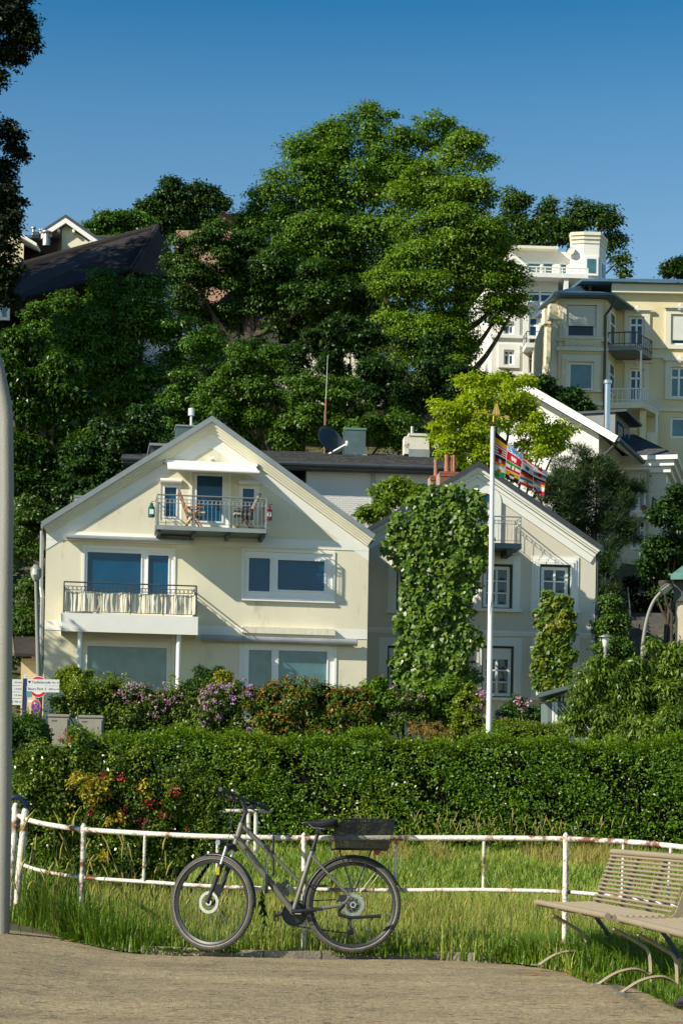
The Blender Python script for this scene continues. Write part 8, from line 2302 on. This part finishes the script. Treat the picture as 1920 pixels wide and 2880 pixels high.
for i, (a_, b_) in enumerate(ys_):
    o, r = board(378 + (6 if i == 0 else 0), a_ + 2, 826, b_ - 2)
    zc = (r[2] + r[3]) / 2
    if i == 0:
        text('Teufelsbrück', 0.092, (r[0] + 0.115, -0.059, zc), M_ink, o)
        mb = MB(); k = 0.045; xa = r[0] + 0.06; mb.prism([(xa - k, zc + 0.035), (xa + k, zc + 0.035), (xa + 0.01, zc - 0.03), (xa - 0.01, zc - 0.03)], -0.0585, -0.0572); mb.build('pictogram', M_navy, o)
        text('4,1 km', 0.07, (r[1] - 0.10, -0.059, zc), M_ink, o, 'RIGHT')
    else:
        text('Baurs Park', 0.092, (r[0] + 0.03, -0.059, zc), M_ink, o)
        text('650 m', 0.07, (r[1] - 0.10, -0.059, zc), M_ink, o, 'RIGHT')
        mb = MB(); mb.lathe([(0.009, -0.0005), (0.009, 0.0005)], (r[1] - 0.36, -0.058, zc + 0.03), 8, 'Y'); mb.box(r[1] - 0.368, r[1] - 0.352, -0.0585, -0.0572, zc - 0.035, zc + 0.018); mb.build('pictogram', M_ink, o)
    arrow(o, r[1] - 0.05, zc, 0.035, -0.0575)
for i, (a_, b_, tx) in enumerate(((296, 383, '2,0 km'), (386, 470, '1,6 km'), (473, 558, 'en      1,5 km'), (561, 652, '700 m'))):
    o, r = board(60, a_ + 2, 316 - i * 3, b_ - 1)
    text(tx, 0.07, (r[1] - 0.012, -0.059, (r[2] + r[3]) / 2), M_ink, o, 'RIGHT')
    if i > 1:
        mb = MB(); xx = r[1] - (0.27 if i == 2 else 0.23); zc = (r[2] + r[3]) / 2
        mb.lathe([(0.009, -0.0005), (0.009, 0.0005)], (xx, -0.058, zc + 0.03), 8, 'Y'); mb.box(xx - 0.008, xx + 0.008, -0.0585, -0.0572, zc - 0.035, zc + 0.018); mb.build('pictogram', M_ink, o)
o, r = board(374, 466, 448, 545, 'small_board', mat('teal board', (0.10, 0.26, 0.30), 0.5))
# round signs on a grey pole behind
pc = sP(505, 700, 50.6)
po_ = Vector((pc.x, pc.y, float(gz(pc.x, pc.y))))
rs = thing('traffic_sign', 'grey pole with a red and white no entry ring and a round no stopping sign', 'traffic sign', po_)
tp2 = sP(510, 260, 50.6)
mb = MB(); mb.tube([(0, 0, -0.4), (0.0, 0, tp2.z - po_.z)], 0.04, 10); mb.build('post', M_polegrey, rs, smooth=True)
k = 50.4 / F / 4.9
def disc(c, rx, rz, y, m, nm, par, th=0.006, n=32):
    mb = MB(); pts = [(c[0] + rx * math.cos(2 * math.pi * i / n), c[1] + rz * math.sin(2 * math.pi * i / n)) for i in range(n)]; mb.prism(pts, y - th, y); return mb.build(nm, m, par)
c_ = sP(518, 395, 50.4) - po_
d0 = disc((c_.x, c_.z), 132 * k, 150 * k, -0.05, M_white, 'sign_disc', rs, 0.01)
disc((c_.x, c_.z), 126 * k, 143 * k, -0.0605, M_red, 'red_ring', d0, 0.002)
disc((c_.x, c_.z), 92 * k, 105 * k, -0.063, M_white, 'white_field', d0, 0.002)
c_ = sP(480, 670, 50.3) - po_
d0 = disc((c_.x, c_.z), 71 * k, 105 * k, -0.09, M_white, 'sign_disc', rs, 0.01)
d0['label'] = 'no stopping sign, blue with a red cross and a white arrow'
disc((c_.x, c_.z), 68 * k, 101 * k, -0.1005, mat('faded red', (0.62, 0.10, 0.09), 0.5), 'red_ring', d0, 0.002)
disc((c_.x, c_.z), 52 * k, 78 * k, -0.103, M_blue, 'blue_field', d0, 0.002)
mb = MB()
for s in (-1, 1):
    dx, dz = 38 * k, 58 * k
    w_ = 8 * k
    mb.prism([(c_.x - dx - w_, c_.z - s * dz), (c_.x - dx + w_, c_.z - s * dz), (c_.x + dx + w_, c_.z + s * dz), (c_.x + dx - w_, c_.z + s * dz)], -0.1075 - 0.0008 * s, -0.1055)
mb.build('red_cross', mat('faded red', (0.62, 0.10, 0.09), 0.5), d0)
mb = MB(); zc = c_.z + 52 * k; mb.box(c_.x - 22 * k, c_.x + 14 * k, -0.110, -0.1086, zc - 4 * k, zc + 4 * k); mb.prism([(c_.x - 30 * k, zc), (c_.x - 12 * k, zc + 18 * k), (c_.x - 12 * k, zc - 18 * k)], -0.1105, -0.1087); mb.build('arrow', M_white, d0)
a = sP(470, 862, 50.3) - po_; b = sP(530, 930, 50.3) - po_
pp = MB().box(a.x, b.x, -0.07, -0.05, b.z, a.z).build('small_plate', mat('pale blue plate', (0.35, 0.48, 0.52), 0.5), rs)
a = sP(368, 570, 50.3) - po_; b = sP(455, 605, 50.3) - po_; MB().box(a.x, b.x, -0.03, -0.02, b.z, a.z).build('small_plate', M_white, rs)
# utility cabinets
def cabinet(label, x0, y0, x1, y1, Y):
    a, b = W(*zs(x0, y1), Y), W(*zs(x1, y0), Y)
    w, h = b.x - a.x, b.z - a.z
    t = thing('utility_cabinet', label, 'cabinet', (a.x + w / 2, Y, a.z - 0.3), 0, 'grey utility cabinets among the shrubs')
    m = mat('grey beige cabinet', (0.27, 0.25, 0.20), 0.7, 0.08, 4, dirt=(0.3, 0.28, 0.22), dirt_amt=0.35, dscale=4)
    h += 0.3
    MB().box(-w / 2, w / 2, 0, 0.3, 0, h - 0.06).build('body', m, t)
    mb = MB(); mb.prism([(-w / 2 - 0.02, h - 0.059), (w / 2 + 0.02, h - 0.059), (w / 2 + 0.015, h - 0.015), (w / 2 - 0.02, h), (-w / 2 + 0.02, h), (-w / 2 - 0.015, h - 0.015)], -0.03, 0.33); mb.build('lid', m, t)
    d = MB().box(-w / 2 + 0.06, w / 2 - 0.03, -0.02, -0.001, 0.05, h - 0.12).build('door', m, t)
    for i in range(5):
        MB().box(-w / 2 + 0.09 + 0.03 * i, -w / 2 + 0.105 + 0.03 * i, -0.023, -0.0205, h - 0.19, h - 0.15).build('vent_slot', M_black, d)
    mb = MB(); mb.lathe([(0.012, -0.035), (0.015, -0.021)], (w / 2 - 0.08, 0, h * 0.55), 8, 'Y'); mb.build('lock', M_steel, d)
    return t
cabinet('grey beige utility cabinet right beside the sign pole', 665, 780, 950, 1080, 49.2)
cabinet('grey beige utility cabinet further right, half covered by the red flowered bush', 1082, 795, 1420, 1085, 49.4)
# ------------------------------------------------------------------ garden shed
sd0 = W(*z5(635, 1545), 45.5)
gs = thing('garden_shed', 'small grey green garden shed with white trellis half hidden behind the drooping shrub', 'shed', sd0)
a, b = W(*z5(632, 1400), 45.5) - sd0, W(*z5(800, 1540), 45.5) - sd0
M_shed = mat('grey green boards', (0.14, 0.18, 0.17), 0.7, 0.1, 5)
MB().box(0, 2.0, 0.05, 1.6, -0.8, a.z).build('wall', M_shed, gs)
for i in range(5):
    MB().box(0.02 + 0.075 * i, 0.02 + 0.075 * i + 0.06, 0.02, 0.049, -0.8, a.z - 0.02).build('board', M_white if i in (1, 2) else M_shed, gs)
p_ = W(*z5(570, 1375), 45.1) - sd0; q_ = W(*z5(800, 1310), 45.1) - sd0
mb = MB(); mb.hexa([(p_.x, -0.35, p_.z), (q_.x + 0.2, -0.35, q_.z + 0.05), (q_.x + 0.2, 1.6, q_.z + 0.05), (p_.x + 0.3, 1.6, p_.z), (p_.x, -0.35, p_.z + 0.10), (q_.x + 0.2, -0.35, q_.z + 0.15), (q_.x + 0.2, 1.6, q_.z + 0.15), (p_.x + 0.3, 1.6, p_.z + 0.10)]); mb.build('roof', mat('grey green roof edge', (0.10, 0.135, 0.125), 0.6), gs)
for i in range(7):
    for s in (-1, 1):
        x_ = 0.45 + 0.16 * i
        mb = MB(); zt_ = a.z - 0.05; mb.hexa([(x_ - s * 0.3 - 0.015, 0.012 + 0.006 * s, zt_ - 0.7), (x_ - s * 0.3 + 0.015, 0.012 + 0.006 * s, zt_ - 0.7), (x_ - s * 0.3 + 0.015, 0.017 + 0.006 * s, zt_ - 0.7), (x_ - s * 0.3 - 0.015, 0.017 + 0.006 * s, zt_ - 0.7), (x_ + s * 0.3 - 0.015, 0.012 + 0.006 * s, zt_), (x_ + s * 0.3 + 0.015, 0.012 + 0.006 * s, zt_), (x_ + s * 0.3 + 0.015, 0.017 + 0.006 * s, zt_), (x_ + s * 0.3 - 0.015, 0.017 + 0.006 * s, zt_)]); mb.build('trellis_slat', M_white, gs)

# ------------------------------------------------------------------ flagpole and flag
YF = 40.0
f0_, f1_ = W(*z3(918, 2080), YF), W(*z3(943, 115), YF)
fb_ = Vector((f0_.x, f0_.y, float(gz(f0_.x, f0_.y))))
fp = thing('flagpole', 'tall white flagpole with a gilded weathervane, rising behind the privet hedge', 'flagpole', fb_)
M_pole = mat('white pole paint', (0.80, 0.80, 0.76), 0.35, 0.03, 3)
dn = (f1_ - f0_).normalized()
mb = MB(); mb.tube([f0_ - dn * 1.4 - fb_, f0_ - fb_, f1_ - dn * 0.3 - fb_, f1_ - fb_], [0.062, 0.058, 0.042, 0.038], 18); mb.build('pole', M_pole, fp, smooth=True)
mb = MB(); mb.tube([f1_ - dn * 0.42 - fb_, f1_ - dn * 0.05 - fb_], 0.046, 14); mb.build('collar', M_pole, fp, smooth=True)
mb = MB(); mb.tube(bez([f0_ + dn * 2 - fb_ + Vector((-0.03, -0.06, 0)), f0_.lerp(f1_, 0.5) - fb_ + Vector((0.05, -0.05, 0)), f1_ - dn * 0.4 - fb_ + Vector((0.05, 0, 0))], 6), 0.004, 4); mb.build('halyard', M_steel, fp)
kf = YF / F / 6.03
mb = MB(); mb.lathe([(28 * kf, -12 * kf), (55 * kf, -4 * kf), (70 * kf, 12 * kf), (55 * kf, 28 * kf), (20 * kf, 34 * kf)], f1_ - fb_, 16); mb.build('cap', mat('copper brown knob', (0.20, 0.08, 0.04), 0.35, metal=0.5), fp, smooth=True)
M_gold = mat('gilded metal', (0.62, 0.42, 0.10), 0.35, 0.12, 6, metal=0.6)
def fP(x, y): return W(*zf(x, y), YF) - fb_
mb = MB(); mb.tube([fP(278, 405), fP(285, 300)], 14 * kf, 8); va = mb.build('vane_spindle', M_gold, fp)
mb = MB(); mb.tube([fP(25, 245), fP(290, 285), fP(470, 325)], 12 * kf, 8); mb.tube([fP(325, 290), fP(342, 85)], 8 * kf, 8)
def slab_(pts, th=0.012):
    q = [fP(*p) for p in pts]; m = MB(); m.prism([(p.x, p.z) for p in q], q[0].y - th, q[0].y + th); return m
mb.build('vane_arm', M_gold, fp)
slab_([(455, 310), (495, 290), (560, 312), (530, 340), (565, 368), (500, 365), (470, 335)]).build('vane_tail', M_gold, fp)
slab_([(255, 265), (285, 190), (310, 100), (326, 95), (318, 275)]).build('vane_sail', M_gold, fp)
slab_([(350, 95), (372, 170), (395, 280), (335, 280)]).build('vane_sail', M_gold, fp)
slab_([(15, 222), (45, 232), (45, 262), (15, 262), (28, 242)]).build('vane_tip', M_gold, fp)
# the flag: sixteen sewn fields
fl_ = thing('flag', 'weathered flag sewn from sixteen state flags, blowing right of the flagpole', 'flag', fb_ + fP(300, 560))
fo_ = fP(300, 560)
cols_x = [0.0, 0.27, 0.55, 0.76, 1.0]
def edge(t_, pts):
    xs_ = [p[0] for p in pts]; return (np.interp(t_, [p[2] for p in pts], xs_), np.interp(t_, [p[2] for p in pts], [p[1] for p in pts]))
topE = [(303, 558, 0), (540, 735, 0.27), (800, 960, 0.55), (985, 1105, 0.76), (1235, 1190, 1.0)]
botE = [(285, 1310, 0), (480, 1345, 0.27), (725, 1430, 0.55), (985, 1505, 0.76), (1160, 1600, 1.0)]
def flag_pt(s, t_):
    a, b = edge(s, topE), edge(s, botE)
    bow = 0.0
    x = a[0] + (b[0] - a[0]) * t_ ; y = a[1] + (b[1] - a[1]) * (t_ ** (1.0 + 0.25 * s))
    p = fP(x, y) - fo_
    dep = 0.07 * math.sin(s * 7 + t_ * 2.2) * s + 0.05 * math.sin(s * 13 - t_ * 4) * s + 0.35 * s - 0.10 * math.exp(-((t_ - 0.12 - 0.2 * s) / 0.1) ** 2) * s
    return (p.x, dep, p.z)
fm = {n_: leafmat('flag ' + n_, [c, c], 0.8, 0.25, (1, 1, 1), 0.2) for n_, c in dict(black=(0.012, 0.012, 0.02), gold=(0.72, 0.36, 0.01), red=(0.55, 0.012, 0.035), white=(0.78, 0.76, 0.70), green=(0.01, 0.20, 0.09), blue=(0.02, 0.13, 0.50), lblue=(0.08, 0.27, 0.62)).items()}
fk_ = list(fm); fmats = [fm[n_] for n_ in fk_]
K, G_, R_, Wh, Gn, Bu, Lb_ = [fk_.index(n_) for n_ in ('black', 'gold', 'red', 'white', 'green', 'blue', 'lblue')]
fields = {(0, 0): ([K, G_], K), (0, 1): ([R_, Wh] * 4, R_), (0, 2): ([K, R_, G_], R_), (0, 3): ([Wh, Gn], G_),
          (1, 0): ('loz', Lb_), (1, 1): ([R_], Wh), (1, 2): ([Gn, Wh, R_], R_), (1, 3): ([G_, K], Wh),
          (2, 0): ([R_, Wh, R_], Wh), (2, 1): ([Wh], Bu), (2, 2): ([K, R_, G_], R_), (2, 3): ([Bu, Wh, R_], G_),
          (3, 0): ([Bu, Wh, G_, Wh, R_], R_), (3, 1): ([Wh, Lb_, Wh], R_), (3, 2): ([K, R_, G_], Lb_), (3, 3): ([Wh, R_], Bu)}
rows_t = [0, 0.25, 0.5, 0.75, 1.0]
for (c, r), (st_f, em) in fields.items():
    s0, s1, t0, t1 = cols_x[c], cols_x[c + 1], rows_t[r], rows_t[r + 1]
    mb = MB(); nu, nv = 24, 24
    ins = 0.045
    for j in range(nv + 1):
        for i in range(nu + 1):
            mb.v.append(flag_pt(s0 + (s1 - s0) * i / nu, t0 + (t1 - t0) * j / nv))
    for j in range(nv):
        for i in range(nu):
            u, v = (i + 0.5) / nu, (j + 0.5) / nv
            if (u > 1 - ins and c < 3) or (v > 1 - ins and r < 3): m = Wh
            elif st_f == 'loz': m = Lb_ if (int(u * 6 + v * 3) + int(v * 6 - u * 3 + 20)) % 2 else Wh
            else: m = st_f[min(int(v * len(st_f)), len(st_f) - 1)]
            du, dv_ = (u - 0.47) / 0.17, (v - 0.5) / 0.27
            if (r, c) != (0, 0):
                shield = (abs(du) < 1 and -1 < dv_ < 0.2) or (dv_ >= 0.2 and du * du + ((dv_ - 0.2) / 0.8) ** 2 < 1)
                if shield:
                    m = em
                    if (c, r) == (0, 3): m = K if j % 2 else G_
                    elif (c, r) == (0, 2): m = Wh if (abs(du) < 0.55 and abs(dv_) < 0.6 and (i + j) % 3) else R_
                    elif (c, r) == (1, 1): m = Wh if not (abs(du) < 0.2 and dv_ > 0.4) and not (dv_ < -0.5 and i % 3 == 0) else R_
                    elif (c, r) == (1, 2): m = Gn if du < -0.3 else (Wh if abs(dv_) < 0.7 and du < 0.5 else R_)
                    elif (c, r) == (3, 3): m = Wh if (i + j) % 3 == 0 else Bu
                    elif (c, r) == (2, 3): m = G_ if du < 0.3 else R_
                    elif (c, r) == (1, 3): m = Wh if dv_ > -0.2 else K
            a = j * (nu + 1) + i
            mb.f.append((a, a + 1, a + nu + 2, a + nu + 1)); mb.mi.append(m)
    mb.build('flag_field', fmats, fl_, smooth=True)
